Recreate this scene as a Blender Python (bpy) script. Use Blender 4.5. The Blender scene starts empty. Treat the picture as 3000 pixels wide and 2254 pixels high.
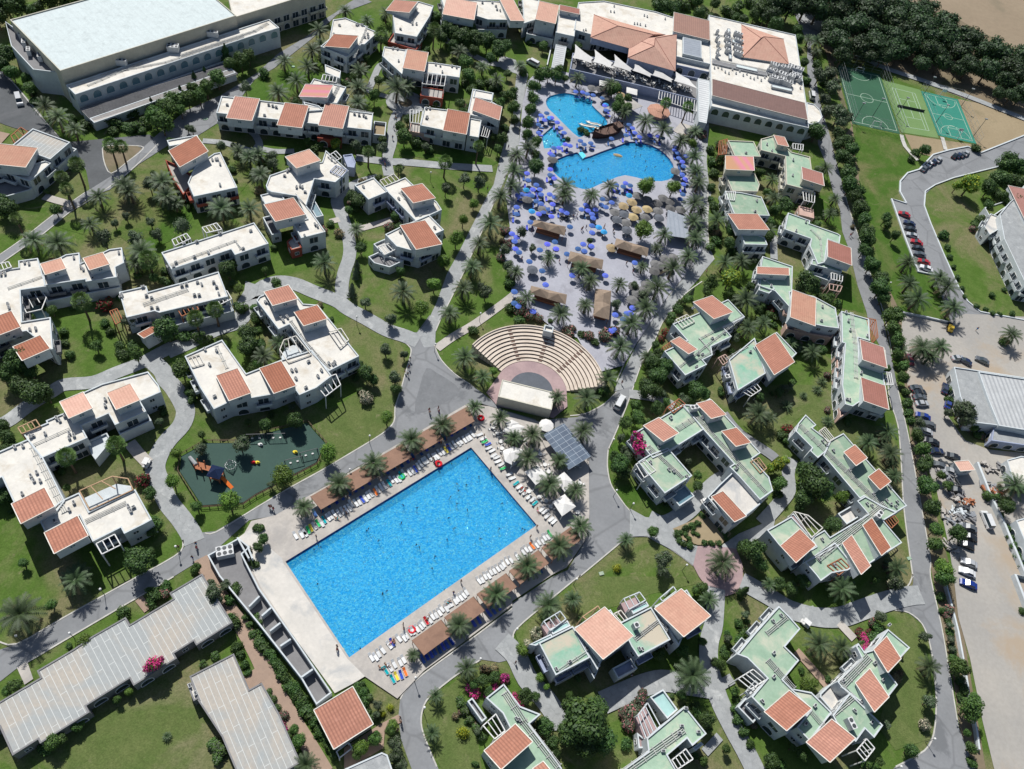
import bpy, bmesh, math, random
from math import radians as RAD, sin, cos, pi, hypot, atan2
from mathutils import Vector, Matrix
random.seed(7)
SC = bpy.context.scene
COL = SC.collection

# ------------------------------------------------------------------ camera
CAMH = 162.8
PITCH, ROLL, FPX = RAD(53.82), RAD(15.24), 1684.0
FW = Vector((0, cos(PITCH), -sin(PITCH)))
RT0 = Vector((1, 0, 0)); UP0 = RT0.cross(FW)
RT = RT0*cos(ROLL) + UP0*sin(ROLL)
UP = -RT0*sin(ROLL) + UP0*cos(ROLL)
CAMPOS = Vector((0, 0, CAMH))
cam = bpy.data.cameras.new('camera'); camo = bpy.data.objects.new('camera', cam); COL.objects.link(camo)
cam.sensor_width = 36.0; cam.lens = 36*FPX/2212; cam.clip_start = 1; cam.clip_end = 4000
M = Matrix((RT, UP, -FW)).transposed().to_4x4(); M.translation = CAMPOS
camo.matrix_world = M
SC.camera = camo
# ------------------------------------------------------------------ light
SUN_AZ, SUN_EL = RAD(125), RAD(49.5)       # azimuth measured from +x towards +y, of the direction towards the sun
w = bpy.data.worlds.new('World'); SC.world = w; w.use_nodes = True
nt = w.node_tree; nt.nodes.clear()
sky = nt.nodes.new('ShaderNodeTexSky'); sky.sky_type = 'NISHITA'; sky.sun_disc = False
sky.sun_elevation = SUN_EL; sky.sun_rotation = RAD(90) - SUN_AZ
bg = nt.nodes.new('ShaderNodeBackground'); bg.inputs[1].default_value = 0.078
wo = nt.nodes.new('ShaderNodeOutputWorld')
nt.links.new(sky.outputs[0], bg.inputs[0]); nt.links.new(bg.outputs[0], wo.inputs[0])
sl = bpy.data.lights.new('sun', 'SUN'); sl.energy = 5.0; sl.angle = RAD(0.5); sl.color = (1.0, 0.985, 0.955)
so = bpy.data.objects.new('sun', sl); COL.objects.link(so)
sd = Vector((cos(SUN_AZ)*cos(SUN_EL), sin(SUN_AZ)*cos(SUN_EL), sin(SUN_EL)))
so.rotation_euler = sd.to_track_quat('Z', 'Y').to_euler(); so.location = (0, 100, 300)
SC.view_settings.view_transform = 'Standard'; SC.view_settings.look = 'None'
SC.view_settings.gamma = 1; SC.view_settings.exposure = 0.08
SC.cycles.max_bounces = 6; SC.cycles.diffuse_bounces = 1; SC.cycles.transparent_max_bounces = 12
SC.cycles.glossy_bounces = 2; SC.cycles.use_denoising = True

# ------------------------------------------------------------------ measuring: photo tile coordinates -> world
def ov(c, r, u, v):
    return ((750*c + u/2.9467)/3000*2212, ((0, 564, 1128, 1690)[r] + v/2.9467)/2254*1662)
def G(p, z=0.0):
    d = RT*((p[0]-1106)/FPX) + UP*(-(p[1]-831)/FPX) + FW
    return CAMPOS + d*((z-CAMH)/d.z)
def PX(v):
    d = Vector(v)-CAMPOS; k = d.dot(FW)
    return (1106+FPX*d.dot(RT)/k, 831-FPX*d.dot(UP)/k)
def toks(s):
    "'12:855,545 870,600 22:10,20' -> list of number lists with the tile turned into photo pixels"
    out = []; c = r = 0
    for t in s.split():
        if ':' in t:
            a, t = t.split(':'); c, r = (9, 9) if a == 'o' else (int(a[0]), int(a[1]))
        n = [float(x) for x in t.split(',')]
        o = (n[0], n[1]) if c == 9 else ov(c, r, n[0], n[1])
        out.append([o[0], o[1]] + n[2:])
    return out
def W(s, z=0.0):
    return [G(t, z) for t in toks(s)]
def W2(s, z=0.0):
    return [Vector((p.x, p.y)) for p in W(s, z)]

# ------------------------------------------------------------------ materials
MATS = {}
def _nodes(name):
    m = bpy.data.materials.new(name); m.use_nodes = True
    n = m.node_tree; n.nodes.clear()
    o = n.nodes.new('ShaderNodeOutputMaterial'); b = n.nodes.new('ShaderNodeBsdfPrincipled')
    n.links.new(b.outputs[0], o.inputs[0])
    MATS[name] = m
    return m, n, b
def c4(c): return (c[0], c[1], c[2], 1)
def noise(n, scale, detail=4, coord='pos', rough=0.6, dist=0.0):
    t = n.nodes.new('ShaderNodeTexNoise'); t.inputs['Scale'].default_value = scale
    t.inputs['Detail'].default_value = detail; t.inputs['Roughness'].default_value = rough
    t.inputs['Distortion'].default_value = dist
    g = n.nodes.new('ShaderNodeNewGeometry') if coord == 'pos' else n.nodes.new('ShaderNodeTexCoord')
    n.links.new(g.outputs['Position' if coord == 'pos' else 'Object'], t.inputs['Vector'])
    return t.outputs['Fac']
def ramp(n, src, lo, hi, a=0.0, b=1.0):
    m = n.nodes.new('ShaderNodeMapRange'); m.inputs[1].default_value = lo; m.inputs[2].default_value = hi
    m.inputs[3].default_value = a; m.inputs[4].default_value = b
    n.links.new(src, m.inputs[0]); return m.outputs[0]
def mix(n, fac, A, B, mode='MIX'):
    m = n.nodes.new('ShaderNodeMix'); m.data_type = 'RGBA'; m.blend_type = mode
    if isinstance(fac, float): m.inputs[0].default_value = fac
    else: n.links.new(fac, m.inputs[0])
    for i, x in ((6, A), (7, B)):
        if isinstance(x, tuple): m.inputs[i].default_value = c4(x)
        else: n.links.new(x, m.inputs[i])
    return m.outputs[2]
def mat(name, a, b=None, scale=0.3, fine=2.5, rough=0.85, spec=0.2, dirt=None, dscale=0.08, dlo=0.55, dhi=0.7, coord='pos', bump=0.0, metal=0.0, rnd=0.0, cracks=0.0, streak=0.0):
    m, n, p = _nodes(name)
    b = b or tuple(x*0.85 for x in a)
    c = mix(n, ramp(n, noise(n, scale, 5, coord), 0.35, 0.65), a, b)
    f = noise(n, fine, 3, coord)
    c = mix(n, ramp(n, f, 0.3, 0.7, 0.0, 0.22), c, tuple(x*0.45 for x in a))
    if dirt: c = mix(n, ramp(n, noise(n, dscale, 6, coord, 0.65, 0.4), dlo, dhi), c, dirt)
    if cracks:
        v = n.nodes.new('ShaderNodeTexVoronoi'); v.feature = 'DISTANCE_TO_EDGE'; v.inputs['Scale'].default_value = cracks; v.inputs['Randomness'].default_value = .8
        g = n.nodes.new('ShaderNodeNewGeometry'); ad = n.nodes.new('ShaderNodeVectorMath'); ad.operation = 'ADD'; nz = n.nodes.new('ShaderNodeTexNoise'); nz.inputs['Scale'].default_value = .5
        sc_ = n.nodes.new('ShaderNodeVectorMath'); sc_.operation = 'SCALE'; sc_.inputs['Scale'].default_value = .12/cracks; n.links.new(nz.outputs['Color'], sc_.inputs[0]); n.links.new(g.outputs['Position'], ad.inputs[0]); n.links.new(sc_.outputs[0], ad.inputs[1]); n.links.new(ad.outputs[0], v.inputs['Vector'])
        c = mix(n, ramp(n, v.outputs['Distance'], 0.0, .035, .55, 0.0), c, tuple(x*.5 for x in a))
        v2 = n.nodes.new('ShaderNodeTexVoronoi'); v2.inputs['Scale'].default_value = cracks; v2.inputs['Randomness'].default_value = .8; n.links.new(ad.outputs[0], v2.inputs['Vector'])
        sx = n.nodes.new('ShaderNodeSeparateColor'); n.links.new(v2.outputs['Color'], sx.inputs[0]); c = mix(n, ramp(n, sx.outputs[0], 0, 1, 0, .28), c, tuple(x*.72 for x in a))
    if rnd:
        oi = n.nodes.new('ShaderNodeObjectInfo'); h = n.nodes.new('ShaderNodeHueSaturation')
        n.links.new(ramp(n, oi.outputs['Random'], 0, 1, 1-rnd, 1+rnd), h.inputs['Value'])
        n.links.new(ramp(n, oi.outputs['Random'], 0, 1, 0.5-rnd*0.06, 0.5+rnd*0.04), h.inputs['Hue'])
        n.links.new(c, h.inputs['Color']); c = h.outputs[0]
    n.links.new(c, p.inputs['Base Color'])
    p.inputs['Roughness'].default_value = rough; p.inputs['Metallic'].default_value = metal
    p.inputs['Specular IOR Level'].default_value = spec
    if bump:
        bn = n.nodes.new('ShaderNodeBump'); bn.inputs['Strength'].default_value = bump
        n.links.new(f, bn.inputs['Height']); n.links.new(bn.outputs[0], p.inputs['Normal'])
    return m
mat('soil', (0.23, 0.18, 0.12), (0.17, 0.135, 0.085), 0.08, 1.2, dirt=(0.10, 0.10, 0.045), dscale=0.05)
mat('field', (0.30, 0.235, 0.16), (0.26, 0.20, 0.135), 0.02, 0.4, dirt=(0.20, 0.165, 0.11), dscale=0.03)
mat('sand', (0.33, 0.26, 0.16), (0.28, 0.215, 0.13), 0.06, 1.0, dirt=(0.20, 0.17, 0.10), dscale=0.07)
mat('asphalt', (0.265, 0.27, 0.275), (0.215, 0.22, 0.225), 0.12, 1.5, dirt=(0.15, 0.155, 0.16), dscale=0.11, dlo=0.58, dhi=0.66, cracks=.09)
mat('asphalt_mid', (0.20, 0.205, 0.21), (0.165, 0.17, 0.175), 0.3, 1.8, dirt=(0.20, 0.205, 0.21), dscale=0.3)
mat('asphalt_dark', (0.115, 0.12, 0.125), (0.085, 0.09, 0.093), 0.12, 1.5, dirt=(0.15, 0.15, 0.155), dscale=0.06)
mat('concrete', (0.37, 0.38, 0.375), (0.29, 0.30, 0.30), 0.5, 1.6, dirt=(0.47, 0.475, 0.46), dscale=0.25, cracks=.85)
mat('paving', (0.41, 0.41, 0.45), (0.35, 0.35, 0.39), 0.12, 1.8, dirt=(0.24, 0.235, 0.26), dscale=0.09)
mat('paving_pink', (0.42, 0.30, 0.29), (0.33, 0.235, 0.235), 0.2, 1.8, dirt=(0.22, 0.17, 0.17))
mat('brick_path', (0.38, 0.27, 0.20), (0.32, 0.23, 0.175), 0.2, 1.8)
mat('lot', (0.40, 0.37, 0.325), (0.32, 0.305, 0.28), 0.05, 1.2, dirt=(0.36, 0.29, 0.215), dscale=0.035, dlo=.5, dhi=.62)
mat('deck', (0.50, 0.46, 0.41), (0.42, 0.385, 0.345), 0.25, 2.0, dirt=(0.33, 0.31, 0.29), dscale=0.15, dlo=.5)
mat('deck_white', (0.64, 0.60, 0.54), (0.56, 0.53, 0.48), 0.2, 1.5, dirt=(0.40, 0.40, 0.39), dscale=0.16, dlo=0.52, dhi=0.68)
mat('kerb', (0.56, 0.54, 0.49), (0.44, 0.42, 0.38), 0.5, 2.0)
mat('white_paint', (0.75, 0.74, 0.71), (0.66, 0.65, 0.62), 0.4, 2.0)
mat('roof_white', (0.74, 0.70, 0.62), (0.64, 0.61, 0.55), 0.3, 1.6, dirt=(0.52, 0.46, 0.37), dscale=0.22, dlo=0.52, dhi=0.70)
mat('roof_cool', (0.62, 0.68, 0.66), (0.57, 0.63, 0.615), 0.07, 0.8, dirt=(0.52, 0.58, 0.57), dscale=0.15)
mat('roof_green', (0.335, 0.45, 0.33), (0.265, 0.385, 0.275), 0.35, 1.6, dirt=(0.45, 0.47, 0.36), dscale=0.2, dlo=0.50, dhi=0.66, rnd=.12)
mat('roof_green_worn', (0.22, 0.44, 0.31), (0.36, 0.46, 0.37), 0.25, 1.6, dirt=(0.50, 0.44, 0.34), dscale=0.12, dlo=0.48, dhi=0.62)
mat('roof_aqua', (0.38, 0.58, 0.55), (0.32, 0.50, 0.47), 0.3, 1.6)
mat('wall_white', (0.60, 0.635, 0.64), (0.52, 0.555, 0.56), 0.25, 1.2, dirt=(0.48, 0.47, 0.44), dscale=0.3, dlo=0.58, dhi=0.75)
mat('wall_cream', (0.58, 0.55, 0.45), (0.51, 0.48, 0.39), 0.25, 1.2)
mat('wall_pink', (0.58, 0.40, 0.33), (0.50, 0.34, 0.28), 0.25, 1.2)
mat('wall_red', (0.36, 0.09, 0.06), (0.30, 0.075, 0.05), 0.3, 1.2)
mat('wall_blue', (0.36, 0.40, 0.52), (0.30, 0.34, 0.45), 0.3, 1.2)
mat('wall_grey', (0.24, 0.235, 0.235), (0.20, 0.195, 0.195), 0.3, 1.5)
mat('glass', (0.03, 0.045, 0.055), (0.05, 0.07, 0.08), 0.5, 2.0, rough=0.12, spec=0.6)
mat('glass_blue', (0.16, 0.27, 0.31), (0.11, 0.20, 0.24), 0.5, 2.0, rough=0.15, spec=0.6)
mat('rust_wood', (0.40, 0.16, 0.08), (0.33, 0.13, 0.07), 0.5, 3.0)
mat('tan_wood', (0.50, 0.33, 0.20), (0.42, 0.27, 0.16), 0.5, 3.0)
mat('metal', (0.42, 0.43, 0.44), (0.34, 0.35, 0.36), 0.5, 3.0, rough=0.45, metal=0.4)
mat('dark_metal', (0.08, 0.085, 0.09), (0.05, 0.055, 0.06), 0.5, 3.0, rough=0.5)
mat('ac_white', (0.68, 0.68, 0.66), (0.58, 0.58, 0.57), 0.8, 3.0)
mat('pipe', (0.56, 0.56, 0.52), (0.40, 0.40, 0.38), 1.2, 4.0, rough=0.5)
mat('canopy_brown', (0.30, 0.18, 0.125), (0.25, 0.15, 0.105), 0.4, 3.0, dirt=(0.21, 0.125, 0.09), dscale=0.35)
mat('thatch', (0.30, 0.225, 0.165), (0.23, 0.175, 0.13), 0.8, 4.0, bump=0.5)
mat('thatch_grey', (0.17, 0.165, 0.16), (0.12, 0.118, 0.115), 0.9, 4.0, bump=0.5, rnd=.25)
mat('thatch_yellow', (0.42, 0.32, 0.17), (0.34, 0.26, 0.14), 0.9, 4.0, bump=0.5, rnd=.15)
mat('blue_canvas', (0.07, 0.11, 0.44), (0.10, 0.17, 0.52), 0.8, 3.0, coord='obj', rnd=.45)
mat('sky_canvas', (0.03, 0.26, 0.55), (0.05, 0.33, 0.62), 0.8, 3.0, coord='obj', rnd=.3)
mat('white_canvas', (0.72, 0.70, 0.66), (0.64, 0.62, 0.585), 0.6, 3.0, rnd=.08)
mat('lounger_white', (0.72, 0.72, 0.70), (0.62, 0.62, 0.61), 0.8, 3.0, coord='obj', rnd=.1)
for nm, cc in (('towel_blue', (0.03, 0.07, 0.40)), ('towel_teal', (0.0, 0.30, 0.33)), ('towel_orange', (0.75, 0.17, 0.03)), ('towel_red', (0.55, 0.02, 0.03)),
               ('towel_green', (0.03, 0.42, 0.12)), ('towel_yellow', (0.70, 0.55, 0.05)), ('towel_pink', (0.60, 0.20, 0.32)), ('towel_white', (0.7, 0.7, 0.7))):
    mat(nm, cc, tuple(min(1, x*1.25) for x in cc), 2, 5)
mat('skin', (0.42, 0.24, 0.16), (0.36, 0.20, 0.13), 3, 8, rough=.6)
mat('skin_tan', (0.27, 0.14, 0.085), (0.22, 0.115, 0.07), 3, 8, rough=.6)
mat('hair', (0.035, 0.022, 0.015), (0.02, 0.013, 0.01), 3, 8)
mat('cloth_dark', (0.025, 0.03, 0.05), (0.03, 0.035, 0.06), 3, 8)
mat('trunk', (0.17, 0.12, 0.08), (0.11, 0.08, 0.055), 1.0, 5.0, coord='obj', bump=.4)
def leafmat(name, a, b, rnd=0.25, trans=0.18):
    m, n, p = _nodes(name)
    c = mix(n, ramp(n, noise(n, 1.3, 4, 'obj'), 0.35, 0.65), a, b)
    oi = n.nodes.new('ShaderNodeObjectInfo'); h = n.nodes.new('ShaderNodeHueSaturation')
    n.links.new(ramp(n, oi.outputs['Random'], 0, 1, 1-rnd, 1+rnd), h.inputs['Value'])
    n.links.new(ramp(n, oi.outputs['Random'], 0, 1, 0.485, 0.51), h.inputs['Hue'])
    n.links.new(c, h.inputs['Color'])
    n.links.new(h.outputs[0], p.inputs['Base Color']); p.inputs['Roughness'].default_value = 0.6
    p.inputs['Specular IOR Level'].default_value = 0.35
    tr = n.nodes.new('ShaderNodeBsdfTranslucent'); n.links.new(h.outputs[0], tr.inputs[0])
    mx = n.nodes.new('ShaderNodeMixShader'); mx.inputs[0].default_value = trans
    n.links.new(p.outputs[0], mx.inputs[1]); n.links.new(tr.outputs[0], mx.inputs[2])
    n.links.new(mx.outputs[0], n.nodes['Material Output'].inputs[0])
    return m
leafmat('leaf_dark', (0.034, 0.078, 0.020), (0.052, 0.105, 0.026))
leafmat('leaf_mid', (0.060, 0.130, 0.024), (0.095, 0.17, 0.033))
leafmat('leaf_bright', (0.10, 0.19, 0.022), (0.14, 0.23, 0.03))
leafmat('leaf_yellow', (0.24, 0.28, 0.015), (0.31, 0.33, 0.02), 0.1)
leafmat('leaf_olive', (0.085, 0.115, 0.065), (0.115, 0.145, 0.085))
leafmat('leaf_palm', (0.030, 0.060, 0.020), (0.070, 0.105, 0.042), .2, .08)
leafmat('leaf_pine', (0.025, 0.050, 0.020), (0.040, 0.070, 0.028))
leafmat('leaf_dry', (0.26, 0.20, 0.10), (0.20, 0.15, 0.08))
leafmat('flower_pink', (0.55, 0.03, 0.20), (0.65, 0.06, 0.28))
leafmat('flower_red', (0.33, 0.03, 0.04), (0.25, 0.03, 0.05))
leafmat('flower_pale', (0.50, 0.44, 0.32), (0.42, 0.38, 0.26))
leafmat('flower_rose', (0.45, 0.17, 0.17), (0.35, 0.14, 0.13))
def grassmat(name, a, b, dry, lo, hi, sc=0.055):
    m, n, p = _nodes(name)
    c = mix(n, ramp(n, noise(n, 0.25, 5), 0.35, 0.65), a, b)
    c = mix(n, ramp(n, noise(n, sc, 6, 'pos', 0.62, 0.6), lo, hi), c, dry)
    c = mix(n, ramp(n, noise(n, 0.8, 5, 'pos', .7), 0.45, 0.7, 0.0, 0.45), c, tuple(x*0.6 for x in a))
    c = mix(n, ramp(n, noise(n, 2.6, 4), 0.3, 0.75, 0.0, 0.55), c, tuple(x*0.4 for x in a))
    c = mix(n, ramp(n, noise(n, 0.16, 6, 'pos', .75, 1.0), 0.60, 0.70, 0, .6), c, (0.25, 0.215, 0.13))
    n.links.new(c, p.inputs['Base Color']); p.inputs['Roughness'].default_value = 0.95; p.inputs['Specular IOR Level'].default_value = 0.1
    bn = n.nodes.new('ShaderNodeBump'); bn.inputs['Strength'].default_value = 0.35; bn.inputs['Distance'].default_value = .3
    n.links.new(noise(n, 3.5, 3), bn.inputs['Height']); n.links.new(bn.outputs[0], p.inputs['Normal'])
grassmat('grass', (0.078, 0.145, 0.024), (0.115, 0.180, 0.040), (0.22, 0.195, 0.105), 0.45, 0.62)
grassmat('grass_lush', (0.060, 0.128, 0.018), (0.085, 0.155, 0.028), (0.19, 0.18, 0.08), 0.48, 0.66)
grassmat('grass_dry', (0.105, 0.15, 0.042), (0.15, 0.18, 0.062), (0.26, 0.225, 0.135), 0.50, 0.68)
def striped(name, base, dark, period, duty=0.5, base2=None, amount=0.6, dirn='X', rough=0.8):
    "fine parallel ridges across the U (metres) direction"
    m, n, p = _nodes(name)
    uv = n.nodes.new('ShaderNodeUVMap'); sp = n.nodes.new('ShaderNodeSeparateXYZ'); n.links.new(uv.outputs[0], sp.inputs[0])
    def wave(axis, per, amt):
        k = n.nodes.new('ShaderNodeMath'); k.operation = 'MULTIPLY'; k.inputs[1].default_value = 2*pi/per; n.links.new(sp.outputs[axis], k.inputs[0])
        s = n.nodes.new('ShaderNodeMath'); s.operation = 'SINE'; n.links.new(k.outputs[0], s.inputs[0])
        return ramp(n, s.outputs[0], 1-2*duty-0.3, 1-2*duty+0.3, 0, amt)
    c = mix(n, ramp(n, noise(n, 0.35, 5), 0.35, 0.65), base, base2 or tuple(x*0.85 for x in base))
    c = mix(n, wave(0, period, amount), c, dark)
    if name.startswith('tile'): c = mix(n, wave(1, period*1.3, amount*0.35), c, dark)
    c = mix(n, ramp(n, noise(n, 2.5, 3), 0.35, 0.7, 0, 0.3), c, tuple(x*0.6 for x in base))
    c = mix(n, ramp(n, noise(n, 0.5, 6, 'pos', .7, .6), 0.50, 0.72, 0, .45), c, tuple(x*.55 for x in base))
    c = mix(n, ramp(n, noise(n, 0.9, 5, 'pos', .7, 1.0), 0.55, 0.75, 0, .35), c, tuple(min(1, x*1.1+.06) for x in base))
    oi = n.nodes.new('ShaderNodeObjectInfo'); h = n.nodes.new('ShaderNodeHueSaturation'); n.links.new(ramp(n, oi.outputs['Random'], 0, 1, .82, 1.12), h.inputs['Value']); n.links.new(ramp(n, oi.outputs['Random'], 0, 1, 1.05, .85), h.inputs['Saturation'])
    n.links.new(c, h.inputs['Color']); c = h.outputs[0]
    n.links.new(c, p.inputs['Base Color']); p.inputs['Roughness'].default_value = rough; p.inputs['Specular IOR Level'].default_value = 0.2
    return m
striped('tile', (0.45, 0.19, 0.12), (0.23, 0.09, 0.06), 0.62, 0.38, (0.36, 0.15, 0.095), .7)
striped('tile_pale', (0.52, 0.275, 0.195), (0.40, 0.195, 0.135), 0.62, 0.35, (0.55, 0.32, 0.225), .4)
striped('tile_dark', (0.36, 0.155, 0.12), (0.24, 0.10, 0.08), 0.62, 0.4, (0.32, 0.135, 0.10), .5)
striped('tile_brown', (0.20, 0.11, 0.09), (0.14, 0.08, 0.07), 0.62, 0.4, (0.18, 0.10, 0.085))
striped('tile_wood', (0.35, 0.19, 0.14), (0.24, 0.13, 0.10), 0.8, 0.4, (0.30, 0.17, 0.13))
striped('sheet_grey', (0.33, 0.36, 0.40), (0.22, 0.25, 0.29), 1.4, 0.15, (0.29, 0.32, 0.36))
striped('sheet_white', (0.62, 0.63, 0.62), (0.30, 0.31, 0.33), 1.3, 0.4)
striped('hall_roof', (0.52, 0.585, 0.57), (0.45, 0.51, 0.50), 1.8, 0.2, (0.49, 0.55, 0.535), .4)
# grey concrete roof with pale painted joints in big panels
def gridroof():
    m, n, p = _nodes('roof_grid')
    uv = n.nodes.new('ShaderNodeUVMap')
    def brick(w, h, ms, off=.5):
        b = n.nodes.new('ShaderNodeTexBrick'); b.inputs['Scale'].default_value = 1; b.inputs['Brick Width'].default_value = w
        b.inputs['Row Height'].default_value = h; b.inputs['Mortar Size'].default_value = ms; b.offset = off; b.inputs['Mortar Smooth'].default_value = .2
        n.links.new(uv.outputs[0], b.inputs['Vector']); return b.outputs['Fac']
    c = mix(n, ramp(n, noise(n, 0.12, 5, 'pos', .6, .5), 0.42, 0.6), (0.345, 0.36, 0.35), (0.43, 0.385, 0.325))
    c = mix(n, ramp(n, noise(n, 1.8, 3), 0.35, 0.7, 0, .3), c, (0.24, 0.24, 0.23))
    c = mix(n, brick(9.0, 1.1, 0.055), c, (0.55, 0.56, 0.53))
    n.links.new(c, p.inputs['Base Color']); p.inputs['Roughness'].default_value = 0.9
gridroof()
def solar():
    m, n, p = _nodes('solar')
    uv = n.nodes.new('ShaderNodeUVMap'); b = n.nodes.new('ShaderNodeTexBrick'); b.offset = 0
    b.inputs['Scale'].default_value = 1; b.inputs['Brick Width'].default_value = 2.2; b.inputs['Row Height'].default_value = 1.3; b.inputs['Mortar Size'].default_value = .045
    n.links.new(uv.outputs[0], b.inputs['Vector'])
    c = mix(n, ramp(n, noise(n, 0.4, 3), .35, .65), (0.075, 0.10, 0.14), (0.11, 0.145, 0.19))
    n.links.new(mix(n, b.outputs['Fac'], c, (0.35, 0.39, 0.43)), p.inputs['Base Color']); p.inputs['Roughness'].default_value = .35
solar()
def multicolour(name, stripes):
    m, n, p = _nodes(name)
    uv = n.nodes.new('ShaderNodeUVMap'); sp = n.nodes.new('ShaderNodeSeparateXYZ'); n.links.new(uv.outputs[0], sp.inputs[0])
    r = n.nodes.new('ShaderNodeValToRGB'); el = r.color_ramp.elements
    for i, (pos, col) in enumerate(stripes):
        e = el[i] if i < 2 else el.new(pos); e.position = pos; e.color = c4(col)
    n.links.new(ramp(n, sp.outputs[0], 0, 9), r.inputs[0]); n.links.new(r.outputs[0], p.inputs['Base Color']); p.inputs['Roughness'].default_value = .85
multicolour('tile_faded', [(0, (0.50, 0.17, 0.19)), (0.25, (0.45, 0.22, 0.14)), (0.4, (0.52, 0.17, 0.24)), (0.6, (0.45, 0.24, 0.14)), (0.75, (0.52, 0.17, 0.24)), (1, (0.42, 0.22, 0.12))])
def pitch(name, a, b):
    m, n, p = _nodes(name)
    c = mix(n, ramp(n, noise(n, 0.12, 5), 0.35, 0.65), a, b)
    c = mix(n, ramp(n, noise(n, 2.0, 3), 0.35, 0.7, 0, .2), c, tuple(x*.6 for x in a))
    n.links.new(c, p.inputs['Base Color']); p.inputs['Roughness'].default_value = .9
pitch('turf_dark', (0.025, 0.105, 0.05), (0.02, 0.085, 0.042))
pitch('turf_light', (0.12, 0.22, 0.065), (0.155, 0.245, 0.085))
pitch('turf_teal', (0.025, 0.22, 0.155), (0.02, 0.19, 0.135))
pitch('play_green', (0.030, 0.068, 0.055), (0.038, 0.080, 0.063))
pitch('court_line', (0.38, 0.48, 0.38), (0.34, 0.44, 0.34))
def poolfloor(name, a, b, ripple_glint, sc):
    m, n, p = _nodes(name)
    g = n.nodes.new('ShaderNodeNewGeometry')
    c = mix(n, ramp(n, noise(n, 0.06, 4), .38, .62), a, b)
    c = mix(n, ramp(n, noise(n, sc, 3, 'pos', .75, 1.2), .46, .62, 0, .9), c, ripple_glint)  # light rippling over the floor, painted into the tile colour as bright flecks
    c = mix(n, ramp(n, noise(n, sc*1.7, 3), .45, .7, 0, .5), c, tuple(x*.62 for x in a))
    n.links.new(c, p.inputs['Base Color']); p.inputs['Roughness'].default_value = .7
poolfloor('pool_tile_glints', (0.003, 0.38, 0.86), (0.004, 0.47, 0.92), (0.14, 0.80, 1.0), 2.1)
poolfloor('pool_tile_deep_glints', (0.003, 0.33, 0.78), (0.004, 0.39, 0.85), (0.03, 0.55, 0.93), 1.6)
poolfloor('pool_tile_cyan_glints', (0.003, 0.52, 0.86), (0.004, 0.60, 0.92), (0.03, 0.68, 0.95), 1.3)
poolfloor('pool_tile_pale_glints', (0.07, 0.60, 0.74), (0.10, 0.64, 0.78), (0.12, 0.60, 0.74), 1.3)
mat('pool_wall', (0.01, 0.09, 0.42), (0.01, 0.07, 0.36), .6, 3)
def water():
    m = bpy.data.materials.new('water'); m.use_nodes = True; n = m.node_tree; n.nodes.clear(); MATS['water'] = m
    o = n.nodes.new('ShaderNodeOutputMaterial'); mx = n.nodes.new('ShaderNodeMixShader')
    t = n.nodes.new('ShaderNodeBsdfTransparent'); t.inputs[0].default_value = (0.90, 0.98, 1, 1)
    g = n.nodes.new('ShaderNodeBsdfGlossy'); g.inputs['Roughness'].default_value = 0.05
    f = n.nodes.new('ShaderNodeFresnel'); f.inputs[0].default_value = 1.33
    b = n.nodes.new('ShaderNodeBump'); b.inputs['Strength'].default_value = 1.0; b.inputs['Distance'].default_value = 0.55
    n.links.new(noise(n, 1.6, 4, 'pos', 0.7, .5), b.inputs['Height'])
    for x in (g, f): n.links.new(b.outputs[0], x.inputs['Normal'])
    n.links.new(f.outputs[0], mx.inputs[0]); n.links.new(t.outputs[0], mx.inputs[1]); n.links.new(g.outputs[0], mx.inputs[2])
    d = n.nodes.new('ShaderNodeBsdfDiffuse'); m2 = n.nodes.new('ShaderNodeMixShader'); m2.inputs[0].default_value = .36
    n.links.new(mix(n, ramp(n, noise(n, 2.1, 3, 'pos', .75, 1.2), .44, .66), (0.003, 0.40, 0.93), (0.22, 0.88, 1.0)), d.inputs[0])  # sun sparkle on the ripples is painted into this diffuse colour
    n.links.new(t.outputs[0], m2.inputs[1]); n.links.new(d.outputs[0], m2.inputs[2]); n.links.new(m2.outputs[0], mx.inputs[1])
    n.links.new(mx.outputs[0], o.inputs[0])
water()
CARC = {}
for nm, cc in (('red', (0.40, 0.015, 0.02)), ('white', (0.70, 0.70, 0.69)), ('silver', (0.42, 0.43, 0.44)), ('black', (0.015, 0.016, 0.018)), ('blue', (0.012, 0.035, 0.22)),
               ('grey', (0.10, 0.11, 0.12)), ('navy', (0.015, 0.025, 0.07)), ('green', (0.02, 0.42, 0.22)), ('yellow', (0.62, 0.42, 0.03)), ('maroon', (0.17, 0.05, 0.07))):
    m = mat('paint_'+nm, cc, tuple(x*.92 for x in cc), 1, 6, rough=.25, spec=.6, coord='obj')
    MATS['paint_'+nm].node_tree.nodes['Principled BSDF'].inputs['Coat Weight'].default_value = .6
mat('rubber', (0.02, 0.02, 0.02))

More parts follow.
